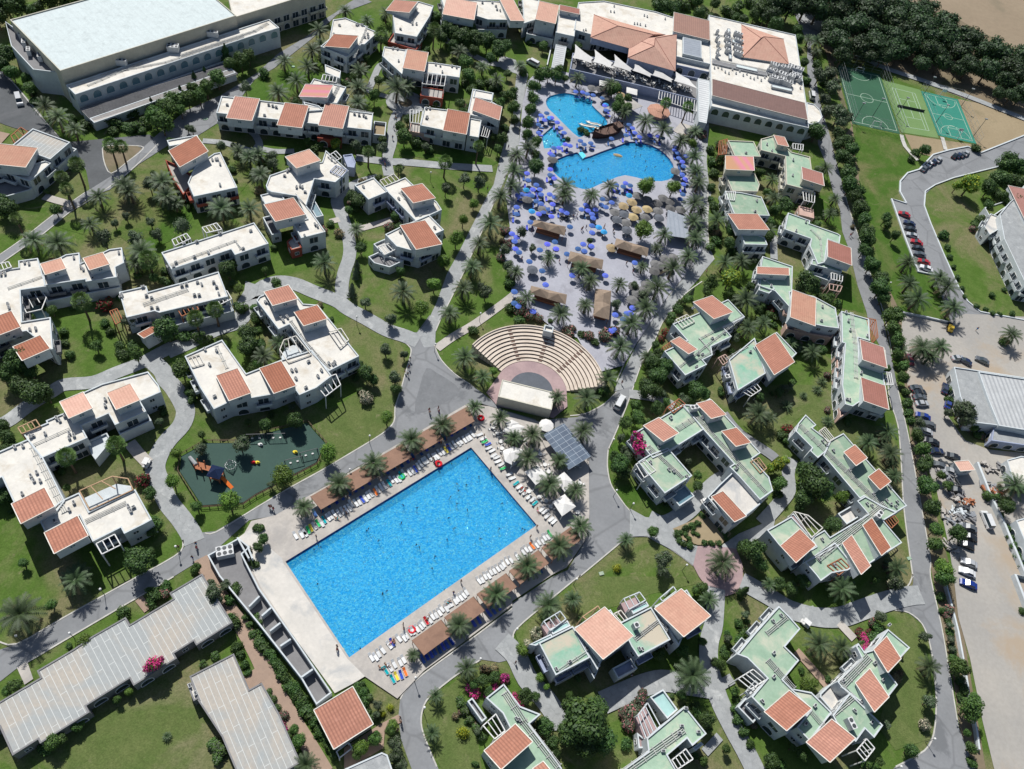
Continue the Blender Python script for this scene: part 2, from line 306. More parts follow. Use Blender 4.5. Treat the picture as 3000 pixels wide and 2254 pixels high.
# ------------------------------------------------------------------ mesh helpers
def newobj(name, me, parent=None):
    o = bpy.data.objects.new(name, me); COL.objects.link(o)
    if parent: o.parent = parent
    return o
def empty(name, loc, rz=0.0):
    o = newobj(name, None); o.location = loc; o.rotation_euler = (0, 0, rz); o.empty_display_size = .5
    return o
def tag(o, label=None, cat=None, group=None, kind=None):
    if label: o['label'] = label
    if cat: o['category'] = cat
    if group: o['group'] = group
    if kind: o['kind'] = kind
    return o
class MB:
    "collects faces with uvs; build() makes one mesh"
    def __init__(s): s.v = []; s.f = []; s.uv = []; s.mi = []; s.m = 0
    def face(s, pts, uv=None):
        k = len(s.v); s.v += [tuple(p) for p in pts]; s.f.append(tuple(range(k, k+len(pts))))
        s.uv.append(uv or [(p[0], p[1]) for p in pts]); s.mi.append(s.m)
    def prism(s, poly, z0, z1, top=True, bot=False, holes=None):
        n = len(poly); L = 0
        for i in range(n):
            a, b = poly[i], poly[(i+1) % n]; d = hypot(b[0]-a[0], b[1]-a[1])
            s.face([(a[0], a[1], z0), (b[0], b[1], z0), (b[0], b[1], z1), (a[0], a[1], z1)], [(L, z0), (L+d, z0), (L+d, z1), (L, z1)]); L += d
        if top: s.face([(p[0], p[1], z1) for p in poly])
        if bot: s.face([(p[0], p[1], z0) for p in reversed(poly)])
    def box(s, c, size, rz=0.0, tilt=None):
        hx, hy, hz = (x/2 for x in size); ca, sa = cos(rz), sin(rz)
        P = []
        for dx, dy, dz in ((-hx, -hy, -hz), (hx, -hy, -hz), (hx, hy, -hz), (-hx, hy, -hz), (-hx, -hy, hz), (hx, -hy, hz), (hx, hy, hz), (-hx, hy, hz)):
            P.append((c[0]+dx*ca-dy*sa, c[1]+dx*sa+dy*ca, c[2]+dz))
        for q in ((3, 2, 1, 0), (4, 5, 6, 7), (0, 1, 5, 4), (1, 2, 6, 5), (2, 3, 7, 6), (3, 0, 4, 7)): s.face([P[i] for i in q])
    def beam(s, a, b, w, h=None):
        a = Vector(a); b = Vector(b); h = h or w; d = (b-a)
        if d.length < 1e-5: return
        x = d.normalized(); up = Vector((0, 0, 1)) if abs(x.z) < .95 else Vector((1, 0, 0)); y = up.cross(x).normalized(); z = x.cross(y)
        P = [p+y*sy*w/2+z*sz*h/2 for p in (a, b) for sy, sz in ((-1, -1), (1, -1), (1, 1), (-1, 1))]
        for q in ((0, 1, 2, 3), (7, 6, 5, 4), (0, 4, 5, 1), (1, 5, 6, 2), (2, 6, 7, 3), (3, 7, 4, 0)): s.face([P[i] for i in q])
    def tube(s, a, b, r0, r1, n=8, caps=True):
        a = Vector(a); b = Vector(b); x = (b-a).normalized(); up = Vector((0, 0, 1)) if abs(x.z) < .9 else Vector((1, 0, 0)); y = up.cross(x).normalized(); z = x.cross(y)
        A = [a+(y*cos(2*pi*i/n)+z*sin(2*pi*i/n))*r0 for i in range(n)]; B = [b+(y*cos(2*pi*i/n)+z*sin(2*pi*i/n))*r1 for i in range(n)]
        for i in range(n): s.face([A[i], A[(i+1) % n], B[(i+1) % n], B[i]])
        if caps: s.face(A[::-1]); s.face(B)
    def lathe(s, prof, c=(0, 0, 0), n=12, sx=1, sy=1):
        for (r0, z0), (r1, z1) in zip(prof, prof[1:]):
            for i in range(n):
                t0, t1 = 2*pi*i/n, 2*pi*(i+1)/n
                q = [(c[0]+r*cos(t)*sx, c[1]+r*sin(t)*sy, c[2]+z) for r, z, t in ((r0, z0, t0), (r0, z0, t1), (r1, z1, t1), (r1, z1, t0))]
                if r1 < 1e-4: q = q[:3]
                elif r0 < 1e-4: q = [q[0], q[2], q[3]]
                s.face(q)
    def mesh(s, name, mats, smooth=False):
        me = bpy.data.meshes.new(name); me.from_pydata(s.v, [], s.f)
        ul = me.uv_layers.new(name='UVMap').data; k = 0
        flat = [c for f in s.uv for p in f for c in p]
        ul.foreach_set('uv', flat)
        for m in ([mats] if isinstance(mats, str) else mats): me.materials.append(MATS[m])
        if not isinstance(mats, str): me.polygons.foreach_set('material_index', s.mi)
        if smooth: me.polygons.foreach_set('use_smooth', [True]*len(me.polygons))
        me.update(); return me
    def build(s, name, mats, parent=None, smooth=False, inv=None):
        if parent is not None and inv is None:
            iv = Matrix.LocRotScale(parent.location, parent.rotation_euler, None).inverted()
            if parent.parent: iv = iv @ Matrix.LocRotScale(parent.parent.location, parent.parent.rotation_euler, None).inverted()
            s.v = [tuple(iv @ Vector(p)) for p in s.v]
        return newobj(name, s.mesh(name, mats, smooth), parent)
def area(p): return sum(p[i][0]*p[(i+1) % len(p)][1]-p[(i+1) % len(p)][0]*p[i][1] for i in range(len(p)))/2
def ccw(p): return p if area(p) > 0 else p[::-1]
def inset(poly, d):
    "poly ccw -> moved inwards by d"
    n = len(poly); out = []
    for i in range(n):
        a, b, c = Vector(poly[i-1]), Vector(poly[i]), Vector(poly[(i+1) % n])
        e1 = (b-a).normalized(); e2 = (c-b).normalized(); n1 = Vector((-e1.y, e1.x)); n2 = Vector((-e2.y, e2.x))
        k = 1+n1.dot(n2); out.append(b+(n1+n2)*(d/max(k, .3)))
    return out
def snap(poly, ax):
    "turn each edge of poly onto the building axes ax / ax+90 deg when it is near one"
    n = len(poly); L = []
    for i in range(n):
        a, b = poly[i], poly[(i+1) % n]; t = atan2(b.y-a.y, b.x-a.x); k = round((t-ax)/(pi/2)); e = t-ax-k*pi/2
        d = ax+k*pi/2 if abs(e) < RAD(24) else t
        L.append(((a+b)/2, Vector((cos(d), sin(d))), (b-a).length))
    out = []
    for i in range(n):
        (p, d, _), (q, e, _) = L[i-1], L[i]; cr = d.x*e.y-d.y*e.x
        if abs(cr) < .15: out.append(poly[i]); continue
        t = ((q.x-p.x)*e.y-(q.y-p.y)*e.x)/cr; r = p+d*t
        out.append(r if (r-poly[i]).length < 2.5 else poly[i])
    return out
def inpoly(p, poly):
    c = False; n = len(poly)
    for i in range(n):
        a, b = poly[i], poly[i-1]
        if (a[1] > p[1]) != (b[1] > p[1]) and p[0] < (b[0]-a[0])*(p[1]-a[1])/(b[1]-a[1])+a[0]: c = not c
    return c
from mathutils.geometry import tessellate_polygon
def fillpoly(mb, poly, z, uvf=None):
    for t in tessellate_polygon([[Vector((p[0], p[1], 0)) for p in poly]]):
        q = [poly[i] for i in t]
        if area(q) < 0: q = q[::-1]
        mb.face([(p[0], p[1], z) for p in q], [uvf(p) for p in q] if uvf else None)
def smooth_line(P, k=3):
    "Catmull-Rom through points"
    out = []
    for i in range(len(P)-1):
        a, b, c, d = P[max(i-1, 0)], P[i], P[i+1], P[min(i+2, len(P)-1)]
        for j in range(k):
            t = j/k
            out.append(0.5*((2*b)+(c-a)*t+(2*a-5*b+4*c-d)*t*t+(3*b-a-3*c+d)*t*t*t))
    return out+[P[-1]]
def smooth_poly(P, k=3):
    n = len(P); out = []
    for i in range(n):
        a, b, c, d = P[i-1], P[i], P[(i+1) % n], P[(i+2) % n]
        for j in range(k):
            t = j/k
            out.append(0.5*((2*b)+(c-a)*t+(2*a-5*b+4*c-d)*t*t+(3*b-a-3*c+d)*t*t*t))
    return out
def offset_line(P, d):
    out = []
    for i in range(len(P)):
        t = (P[min(i+1, len(P)-1)]-P[max(i-1, 0)]).normalized(); out.append(P[i]+Vector((-t.y, t.x))*d)
    return out
SHEET = [0.004]; BLOCK = []
def sheet(name, P, m, kind='structure', label=None, z=None):
    if z is None: z = SHEET[0]; SHEET[0] += 0.004
    if name in ('road', 'path', 'terrace', 'parking_lot', 'playground_floor', 'stage_floor'): BLOCK.append([tuple(p) for p in P])
    mb = MB(); fillpoly(mb, P, z); o = mb.build(name, m); tag(o, label, None, None, kind); return o
def spoly(name, s, m, smooth=0, **k):
    P = W2(s)
    return sheet(name, smooth_poly(P, smooth) if smooth else P, m, **k)
def strip(name, s, width, m, smooth=4, **k):
    T = toks(s); P = [Vector(G(t).xy) for t in T]
    if smooth: P = smooth_line(P, smooth)
    A = offset_line(P, width/2); B = offset_line(P, -width/2)
    z = SHEET[0]; SHEET[0] += .004; mb = MB(); BLOCK.append([tuple(p) for p in A]+[tuple(p) for p in B[::-1]])
    for i in range(len(P)-1): mb.face([(*B[i], z), (*B[i+1], z), (*A[i+1], z), (*A[i], z)])
    return tag(mb.build(name, m), None, None, None, 'structure')
def kerb(s, smooth=3, w=.28, h=.14, name='kerb', m='kerb'):
    P = W2(s)
    if smooth: P = smooth_line(P, smooth)
    A = offset_line(P, w/2); B = offset_line(P, -w/2); mb = MB()
    for i in range(len(P)-1):
        a, b, c, d = B[i], B[i+1], A[i+1], A[i]
        mb.face([(*a, h), (*b, h), (*c, h), (*d, h)]); mb.face([(*a, 0), (*b, 0), (*b, h), (*a, h)]); mb.face([(*c, 0), (*d, 0), (*d, h), (*c, h)])
    return tag(mb.build(name, m), None, None, None, 'structure')
# ================================================================== GROUND
mb = MB(); mb.face([(-900, -300, -0.02), (900, -300, -0.02), (900, 1500, -0.02), (-900, 1500, -0.02)])
# the ground sheet gets its pool openings cut below
GROUND_HOLES = []
def groundsheet():
    "one big sheet of lawn with openings where the pools are dug in"
    outer = [Vector((-900, -300)), Vector((900, -300)), Vector((900, 1500)), Vector((-900, 1500))]
    m = MB()
    tri = tessellate_polygon([[Vector((p.x, p.y, 0)) for p in outer]]+[[Vector((p.x, p.y, 0)) for p in h] for h in GROUND_HOLES])
    allp = outer+[p for h in GROUND_HOLES for p in h]
    for t in tri:
        q = [allp[i] for i in t]
        if area(q) < 0: q = q[::-1]
        m.face([(p[0], p[1], 0.0) for p in q])
    tag(m.build('ground', 'grass'), None, None, None, 'structure')
def holed(name, P, holes, m):
    P = list(P); z = SHEET[0]; SHEET[0] += .004; b = MB()
    tri = tessellate_polygon([[Vector((p.x, p.y, 0)) for p in P]]+[[Vector((p.x, p.y, 0)) for p in h] for h in holes])
    allp = P+[p for h in holes for p in h]
    for t in tri:
        q = [allp[i] for i in t]
        if area(q) < 0: q = q[::-1]
        b.face([(p[0], p[1], z) for p in q])
    return tag(b.build(name, m), None, None, None, 'structure')
POOL = W2('12:1855,545 22:212,1215 13:805,700 12:255,1530')
LAGOON = smooth_poly(W2('20:330,830 460,808 680,865 710,950 830,1070 700,1150 575,1190 480,1110 380,1010 300,930 290,870'), 3)
LAGOON = smooth_poly(W2('20:292,880 330,835 460,810 560,830 695,868 690,915 760,985 825,1060 780,1110 640,1165 575,1192 480,1110 380,1010 310,940'), 2)
KIDS = W2('20:345,1100 470,1210 450,1255 395,1280 275,1290 255,1180')
BIGLAG = smooth_poly(W2('20:385,1380 560,1322 612,1372 760,1320 900,1270 1010,1232 1130,1240 1260,1290 1360,1380 1402,1470 1385,1540 1290,1572 1150,1560 975,1520 850,1560 740,1605 650,1642 560,1625 450,1570 355,1490 362,1420'), 2)
POOLS = [(POOL, 'pool_tile_glints', 1.5), (LAGOON, 'pool_tile_cyan_glints', .6), (KIDS, 'pool_tile_pale_glints', .35), (BIGLAG, 'pool_tile_deep_glints', .75)]
POOLS = [(ccw(list(p)), m, d) for p, m, d in POOLS]
GROUND_HOLES += [p for p, m, d in POOLS]
groundsheet()
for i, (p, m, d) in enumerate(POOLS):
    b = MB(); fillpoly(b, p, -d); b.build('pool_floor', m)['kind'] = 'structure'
    b = MB(); n = len(p)
    for k in range(n):
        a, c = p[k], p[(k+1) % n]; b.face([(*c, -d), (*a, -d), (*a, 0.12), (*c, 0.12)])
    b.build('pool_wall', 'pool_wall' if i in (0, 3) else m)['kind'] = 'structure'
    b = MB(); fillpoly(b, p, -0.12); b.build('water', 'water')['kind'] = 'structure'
    o = inset(p, -0.45); b = MB()
    for k in range(n):
        a, c, e, f = p[k], p[(k+1) % n], o[(k+1) % n], o[k]
        b.face([(*f, .125), (*e, .125), (*c, .125), (*a, .125)]); b.face([(*f, 0), (*e, 0), (*e, .125), (*f, .125)])
    b.build('pool_coping', 'white_paint')['kind'] = 'structure'
# ---- lawns and soils of other kinds
spoly('field', '30:1150,-300 1250,0 1450,60 1700,230 1900,370 2210,460 2700,600 3500,-600 1500,-1500', 'field', 2)
spoly('soil', '30:230,-200 330,250 480,420 560,540 700,480 1050,600 1500,780 2210,1050 2700,1250 3000,900 2210,460 1700,200 1300,-50 1100,-300', 'soil')
spoly('sand', '30:1640,855 1800,1250 1840,1330 2210,1180 2600,980 2210,980', 'sand')
spoly('sand', '30:1180,1160 1500,1210 1790,1250 1730,1275 1400,1350 1250,1310', 'sand', 1)
spoly('soil', '30:430,330 560,520 700,1000 730,1080 640,1200 700,1662 31:900,300 1050,900 32:1180,0 1250,700 33:1420,0 1600,900 1700,1660 1880,1660 33:1620,100 32:1420,1000 32:1230,0 31:1150,1100 31:1000,500 30:800,1662 730,1100 620,870 480,400', 'soil')
spoly('lawn', '30:760,1100 1130,1165 1160,1240 1290,1400 1130,1540 31:1130,0 1060,60 1290,690 1440,760 1560,1120 1150,1050 980,700 880,300 30:830,1662 740,1300', 'grass_lush', 1)
spoly('lawn', '31:1380,60 1600,-10 30:1560,1600 2100,1450 2500,1500 31:2500,1100 2210,1090 1830,1020 1720,940 1640,810 1520,540', 'grass', 1)
spoly('lawn', '31:440,0 560,0 640,330 500,260', 'grass_lush'); spoly('lawn', '31:640,900 700,640 830,960 820,1040 640,1000', 'grass_lush')
spoly('lawn', '03:850,1200 1500,950 1650,870 1900,1662 580,1662 600,1450', 'grass_dry', 1)
spoly('lawn', '12:530,360 780,130 900,60 1130,0 1230,90 1200,300 1090,415 780,600 600,500', 'grass_dry', 2)
spoly('lawn', '22:840,560 900,480 1000,750 1160,960 1290,1150 1150,1145 1010,1080 900,940 830,780', 'grass_lush', 1)
spoly('lawn', '23:700,0 1550,0 1600,60 1200,150 1000,230 600,330 400,180', 'grass_dry', 1)
spoly('lawn', '32:0,0 600,0 640,280 1000,380 1100,600 1100,900 900,700 300,260 0,500', 'grass_dry', 1)
spoly('lawn', '33:950,420 1300,380 1400,800 1430,1200 1400,1400 1100,1500 950,1300 1050,900', 'grass_dry', 1)
spoly('lawn', '13:1940,740 2050,760 1750,1000 1900,1300 1950,1662 1600,1662 1440,1300 1480,1080', 'grass_dry', 1)
spoly('lawn', '00:1650,1400 2000,1300 10:0,1500 01:2000,100 1400,300 900,420 500,300 00:1000,1662', 'grass', 1)
spoly('lawn', '10:1210,1250 1500,1240 1900,1330 2100,1400 2030,1440 1600,1400 1250,1330', 'grass_lush', 1)
spoly('lawn', '10:-50,700 150,600 600,640 500,720 300,900 -60,860', 'grass_lush', 1)
spoly('lawn', '01:1250,0 1700,60 1600,300 1300,500 1000,350 1150,150', 'grass_lush', 2)
spoly('lawn', '01:520,1090 800,1030 1150,1450 740,1620', 'grass', 1)
# ---- roads
spoly('road', '03:-600,830 150,580 530,365 1130,25 02:1370,1560 1560,1440 1700,1280 1860,1265 2210,1060 12:300,885 560,740 780,610 1090,420 1190,320 1200,200 1250,60 11:1290,1560 1335,1400 1330,1340 1250,1270 1150,1215 1390,1210 1500,1060 1545,1330 1600,1450 1720,1570 1850,1655 12:1990,100 2080,170 22:0,300 400,400 300,300 560,280 640,245 800,160 900,60 1050,0 990,180 900,400 830,550 820,700 850,850 910,950 1020,1090 1020,1320 930,1370 600,1640 23:570,0 220,290 70,420 10,500 20,640 13:2180,720 2100,740 1940,715 1740,840 1560,980 1470,1070 1430,1180 1430,1300 1480,1450 1540,1580 1620,1760 1380,1760 1300,1540 1250,1400 1230,1200 1245,1050 1290,980 1450,830 1850,540 2210,270 23:0,230 350,0 22:480,1600 640,1330 665,1130 660,800 665,640 500,600 200,300 12:1900,150 1520,340 1250,500 830,735 170,1130 02:2150,1170 1850,1440 03:1500,0 1260,140 1000,290 150,790 -10,915 -400,1250', 'asphalt')
spoly('path', '11:1390,1215 1480,1120 1560,950 1650,700 1750,520 1870,280 2010,0 10:2050,1600 2110,1350 20:10,1000 20,800 40,640 -80,600 10:2080,560 20:-100,480 30,520 80,600 140,640 120,760 70,1000 60,1250 -40,1500 10:2110,1640 11:2060,80 1960,320 1830,620 1700,890 1600,1090 1550,1210 1545,1330 1450,1340', 'concrete')
spoly('path', '21:910,1640 22:880,60 1050,10 21:1060,1640 1130,1450 1220,1300 1300,1120 1400,1000 1490,880 1600,760 1660,680 1745,580 1700,450 1690,250 1700,130 1720,0 20:1700,1600 1680,1400 1700,1060 1600,1060 1620,1500 21:1640,0 1640,500 1560,640 1350,890 1200,1090 1080,1310 960,1540', 'concrete')
spoly('asphalt_patch', '11:1470,1520 1560,1560 1720,1662 12:1740,80 1560,190 1370,250 1410,30', 'asphalt_mid', 2)
spoly('road', '00:0,600 90,680 330,960 500,1180 600,1230 1290,1170 1330,1190 1370,1240 1200,1400 1000,1560 01:780,50 600,170 380,350 0,620 -400,900 -400,700 0,540 200,400 480,180 740,0 00:800,1620 750,1480 640,1330 560,1280 300,1120 120,1000 -50,1000 -400,700 -400,300', 'asphalt')
spoly('road', '00:600,1230 1290,1165 1380,1240 1000,1560 900,1662 780,1662 740,1450 640,1310', 'asphalt_dark')
spoly('road', '00:-20,630 90,690 330,980 510,1185 360,1150 130,1110 40,1080 -400,900 -300,300', 'asphalt_dark')
spoly('soil', '00:880,1290 930,1262 1180,1262 1235,1290 1100,1400 960,1500 910,1420', 'soil', 1)
spoly('path', '00:1330,1190 1600,960 1900,830 2210,640 10:200,460 420,330 520,260 560,190 690,110 780,40 900,-30 1000,20 700,130 480,340 160,590 -10,690 00:1950,1020 1700,1180 1450,1260 1200,1420 950,1640 01:800,30 740,0 00:1000,1500', 'asphalt')
# perimeter road
spoly('road', '30:250,-200 210,90 340,370 335,560 345,700 400,900 460,1000 400,1090 430,1150 430,1250 500,1420 560,1662 31:620,150 640,340 700,500 770,800 850,1040 870,1150 1000,1400 1050,1660 32:1045,100 1120,350 1150,700 1170,1050 1220,1450 1250,1662 33:1250,60 1200,170 1090,290 1210,310 1330,410 1400,600 1440,900 1450,1100 1430,1350 1350,1500 1100,1640 950,1760 2000,1900 1780,1662 1640,1290 1560,800 1490,400 1400,0 32:1390,1400 1330,1100 1240,600 1190,350 1110,0 31:1060,1400 980,1050 900,780 820,500 700,150 660,0 30:590,1400 540,1200 480,1000 440,850 400,600 370,400 480,300 520,200 420,-200', 'asphalt')
spoly('road', '30:2700,950 2210,1175 1835,1322 1720,1272 1560,1300 1420,1340 1300,1470 1200,1500 1140,1570 31:1135,0 1188,100 1060,60 1290,690 1430,720 1490,880 1570,1110 1680,1300 2300,1400 2700,1300 2210,1105 1830,1035 1720,945 1640,820 1520,555 1400,260 1345,130 1355,20 30:1440,1600 1600,1540 2000,1440 2210,1385 2700,1250', 'asphalt')
spoly('parking_lot', '31:1160,1055 1550,1120 1700,1050 2700,1100 2700,1700 2210,1640 1640,1510 32:1520,60 1540,250 1640,400 1700,480 1900,560 2700,640 2700,1662 2180,1662 33:2700,600 2300,600 2210,290 2500,1400 2300,1800 1950,1662 1850,1250 1740,700 1640,350 1600,0 32:1560,1400 1450,900 1330,600 1280,300 1200,0 31:1190,1400 1150,1200', 'lot')
# ---- walks between the houses
strip('path', '02:-200,390 40,330 250,180 450,60 560,0 01:800,1640 1000,1560 1230,1470 1400,1380 1500,1330', 3.6, 'concrete')
strip('path', '01:1290,1440 1400,1540 1440,1620 02:1510,40 1590,180 1600,260 1560,360 1450,480 1380,590 1340,720 1380,850 1450,1010 1560,1150 1640,1270 1680,1360', 4.2, 'concrete')
strip('path', '01:1440,1380 1600,1310 1850,1190 2050,1120 2130,1000 2180,930 11:-30,900 60,820 180,775 330,790 500,860 700,940 800,1010 950,1090 1130,1190 1280,1240 1400,1290', 4.4, 'concrete')
strip('path', '11:760,920 740,830 760,700 800,580 810,480 790,350 740,200 700,90 720,20 800,-30 10:900,1580 1060,1540', 3.6, 'concrete')
strip('path', '11:840,330 960,300 1180,235', 2.2, 'deck', 0); strip('path', '11:640,255 720,235', 2.0, 'deck', 0)
strip('path', '11:1560,1350 1700,1250 1900,1130 2160,940 21:60,850', 2.4, 'deck')
strip('path', '10:860,1365 1020,1385 1160,1400 1300,1405 1700,1440 2040,1460', 3.2, 'concrete')
strip('path', '10:1150,1520 1130,1380 1170,1230 1190,1060 1240,960 1310,900', 3.4, 'concrete')
b = MB(); c0 = Vector(G(toks('10:1290,890')[0]).xy); P = [c0+Vector((cos(t*.3), sin(t*.3)))*6.5 for t in range(21)]; sheet('path', P, 'concrete')
P = [c0+Vector((cos(t*.3), sin(t*.3)))*2.3 for t in range(21)]; sheet('soil', P, 'soil')
strip('path', '10:1290,870 1100,830 980,790 1000,720 1050,600 1080,560', 2.2, 'concrete')
strip('path', '10:1560,250 1640,350 1800,440 1950,520 2080,560 2210,560', 3.0, 'concrete')
strip('path', '10:-240,1000 0,1180 00:2210,1310 1950,1240 1750,1220', 2.2, 'concrete')
strip('path', '10:-20,1270 150,1310 330,1310', 2.2, 'concrete')
spoly('path', '01:2120,770 2210,800 11:40,760 0,900 -60,940 01:2040,960 2110,850', 'concrete')
strip('path', '02:1280,680 1200,600 1120,500', 2.6, 'deck', 0)
strip('path', '00:40,1150 -60,1260', 3.2, 'brick_path', 0); strip('path', '01:380,40 480,70 620,110', 2.4, 'deck', 0)
spoly('path', '03:150,790 240,740 290,885 215,935', 'deck')
strip('path', '03:1200,190 1280,290', 1.6, 'brick_path', 0)
strip('path', '02:1730,1500 03:1850,80 1960,250 2090,430 2210,650 13:100,860 230,1090 350,1290 470,1480 600,1700', 3.0, 'brick_path')
strip('path', '13:-120,950 40,840 80,800', 3.0, 'brick_path', 0)
spoly('path', '13:760,1480 1080,1270 1230,1190 1260,1250 1110,1350 1100,1480 900,1600 760,1662', 'brick_path')
strip('path', '22:1180,1150 1320,1200 1500,1100 1620,980 1760,850 1850,800', 4.2, 'concrete')
spoly('path', '22:1015,1070 1150,1145 1320,1160 1390,1245 1500,1370 1600,1395 1560,1560 1400,1440 1260,1365 1165,1310 1015,1310', 'concrete')
spoly('path', '22:1560,1560 1600,1395 1800,1390 1930,1410 1990,1560 23:1990,60 2000,120 1850,170 1790,165 1690,110 1610,0', 'paving_pink')
spoly('path', '22:1790,1400 1950,1290 2210,1180 32:60,1150 40,1260 22:1950,1420', 'concrete')
spoly('soil', '22:1385,1245 1560,1170 1690,1060 1750,1090 1890,1290 1800,1385 1600,1385 1450,1330', 'sand')
strip('path', '23:1980,40 2210,170 33:60,210 200,290 420,350 620,350 800,290 1000,220 1200,170 1320,160', 4.6, 'concrete')
strip('path', '23:1760,100 1740,400 1700,560 1700,760 1780,1050 1900,1300 2010,1500 2110,1700', 4.2, 'concrete')
strip('path', '23:1700,960 1500,930 1300,900 1130,940 960,1010 780,1090', 4.5, 'concrete'); strip('path', '13:2120,560 23:30,680 130,880 260,1030 350,1150 390,1230 400,1330', 4.4, 'concrete')
strip('path', '23:1760,960 1900,880', 2.2, 'concrete', 0); strip('path', '23:1660,1520 1790,1380', 1.8, 'concrete', 0)
strip('path', '33:610,400 740,540', 2.0, 'deck', 0); strip('path', '33:240,640 400,820 520,960', 1.8, 'brick_path', 0)
strip('path', '22:1820,250 1960,420 2210,590 32:60,640', 3.0, 'asphalt')
strip('path', '22:1010,80 1250,120 1400,190', 2.8, 'concrete', 3); strip('path', '32:230,620 170,760 150,980 -60,1200', 3.4, 'concrete', 0) if False else strip('path', '32:200,640 170,760 180,900 110,1010 -60,1200', 3.4, 'concrete')
strip('path', '31:40,370 50,580', 2.4, 'concrete', 0); strip('path', '30:1150,1170 1180,1270 1290,1390', 1.6, 'kerb', 2)
strip('path', '30:1500,1190 1530,1300', 1.6, 'kerb', 0); strip('path', '30:760,480 1000,590 1300,690 1700,830 2210,1030 2500,1130', 3.2, 'concrete')
strip('path', '30:250,80 300,150 420,240 520,270', 5, 'concrete')
# ---- paved terraces
spoly('terrace', '00:2210,0 20:330,600 500,640 1250,800 1620,1030 1650,1400 21:1640,0 1640,500 1560,640 1350,890 1080,1300 960,1500 740,1560 560,1260 380,1200 250,1100 100,1010 0,900 11:2190,700 2100,500 2190,300 2150,0 20:-80,1662 60,1250 90,900 140,700 260,590'.replace('00:2210,0 ', ''), 'paving')
# terraces around the pools need openings: rebuilt as holed sheets
bpy.data.objects.remove([o for o in COL.objects if o.name.startswith('terrace')][-1])
holed('terrace', W2('20:330,600 500,640 1250,800 1620,1030 1650,1400 21:1640,0 1640,500 1560,640 1350,890 1080,1300 960,1500 740,1560 560,1260 380,1200 250,1100 100,1010 0,900 11:2190,700 2100,500 2190,300 2150,0 20:-80,1662 60,1250 90,900 140,700 260,590'), [POOLS[1][0], POOLS[2][0], POOLS[3][0]], 'paving')
holed('terrace', W2('12:170,1130 1820,170 2010,190 22:250,330 660,620 665,1130 640,1330 470,1580 23:340,-10 0,215 13:2210,255 1850,525 1450,815 1220,1055 940,865 830,930 680,1010 430,640 02:2110,1662 1990,1500 2170,1180'), [POOLS[0][0]], 'deck')
spoly('terrace', '12:225,1500 238,1545 13:790,712 940,862 830,930 680,1005 345,545 40,90 02:2050,1330 2190,1230 12:140,1430', 'deck_white')
BLOCK.append([tuple(p) for p in W2('12:170,1130 1820,170 2010,190 22:250,330 660,620 665,1130 640,1330 13:1450,815 940,865 680,1010 02:1990,1500')]); BLOCK.append([tuple(p) for p in W2('20:330,600 500,640 1250,800 1620,1030 1650,1400 21:1640,0 1640,500 960,1500 560,1260 0,900 11:2100,500 20:60,1250 140,700')])
pass
# ================================================================== BUILDINGS
GLS = {}
def winmesh(w, h, arch=False, glass='glass', fr='white_paint'):
    k = (round(w, 1), round(h, 1), arch, glass, fr)
    if k in GLS: return GLS[k]
    f = MB(); t = .09
    if not arch:
        for a, b in (((-w/2, 0), (w/2, 0)), ((-w/2, h), (w/2, h)), ((-w/2, 0), (-w/2, h)), ((w/2, 0), (w/2, h)), ((0, 0), (0, h))):
            f.beam((a[0], -.05, a[1]), (b[0], -.05, b[1]), t, t)
        p = MB(); p.face([(-w/2, -.03, 0), (w/2, -.03, 0), (w/2, -.03, h), (-w/2, -.03, h)])
    else:
        pr = [(-w/2, 0), (w/2, 0)]+[(w/2*cos(a*pi/8), h-w/2+w/2*sin(a*pi/8)) for a in range(9)]
        for a, b in zip(pr, pr[1:]+pr[:1]): f.beam((a[0], -.05, a[1]), (b[0], -.05, b[1]), .14, .14)
        p = MB(); p.face([(x, -.03, z) for x, z in pr])
    GLS[k] = (f.mesh('window_frame', fr), p.mesh('window_pane', glass)); return GLS[k]
BAL = {}
def balmesh(w, m):
    k = (round(w, 1), m)
    if k not in BAL:
        b = MB(); d = 1.15
        b.box((0, -d/2, .06), (w, d, .16)); b.box((0, -d+.06, .5), (w, .12, .95)); b.box((-w/2+.06, -d/2, .5), (.12, d-.14, .9)); b.box((w/2-.06, -d/2, .5), (.12, d-.14, .9))
        BAL[k] = b.mesh('balcony', m)
    return BAL[k]
def acmesh():
    b = MB(); b.box((0, 0, .36), (.8, .5, .5)); b.box((-.25, 0, .05), (.08, .5, .1)); b.box((.25, 0, .05), (.08, .5, .1))
    f = MB(); f.tube((0, -.25, .36), (0, -.29, .36), .2, .2, 8); f.box((0, .02, .63), (.62, .36, .04))
    return b.mesh('air_conditioner', 'ac_white'), f.mesh('fan', 'dark_metal')
AC = acmesh()
def bigac(n, m):
    b = MB(); b.box((0, 0, 1.1), (n*1.15, m*1.15, 1.7)); b.box((0, 0, .12), (n*1.1, m*1.1, .24))
    f = MB()
    for i in range(n):
        for j in range(m): f.tube(((i-(n-1)/2)*1.12, (j-(m-1)/2)*1.12, 1.95), ((i-(n-1)/2)*1.12, (j-(m-1)/2)*1.12, 2.0), .42, .42, 12)
    return b.mesh('cooling_unit', 'ac_white'), f.mesh('fan', 'dark_metal')
BAC = {}
def part(name, me, parent, loc=(0, 0, 0), rz=0.0):
    o = newobj(name, me, parent); o.location = loc; o.rotation_euler = (0, 0, rz); return o
mat('terrace_violet', (0.15, 0.145, 0.19), (0.12, 0.12, 0.16), .3, 2)
HOUSES = []
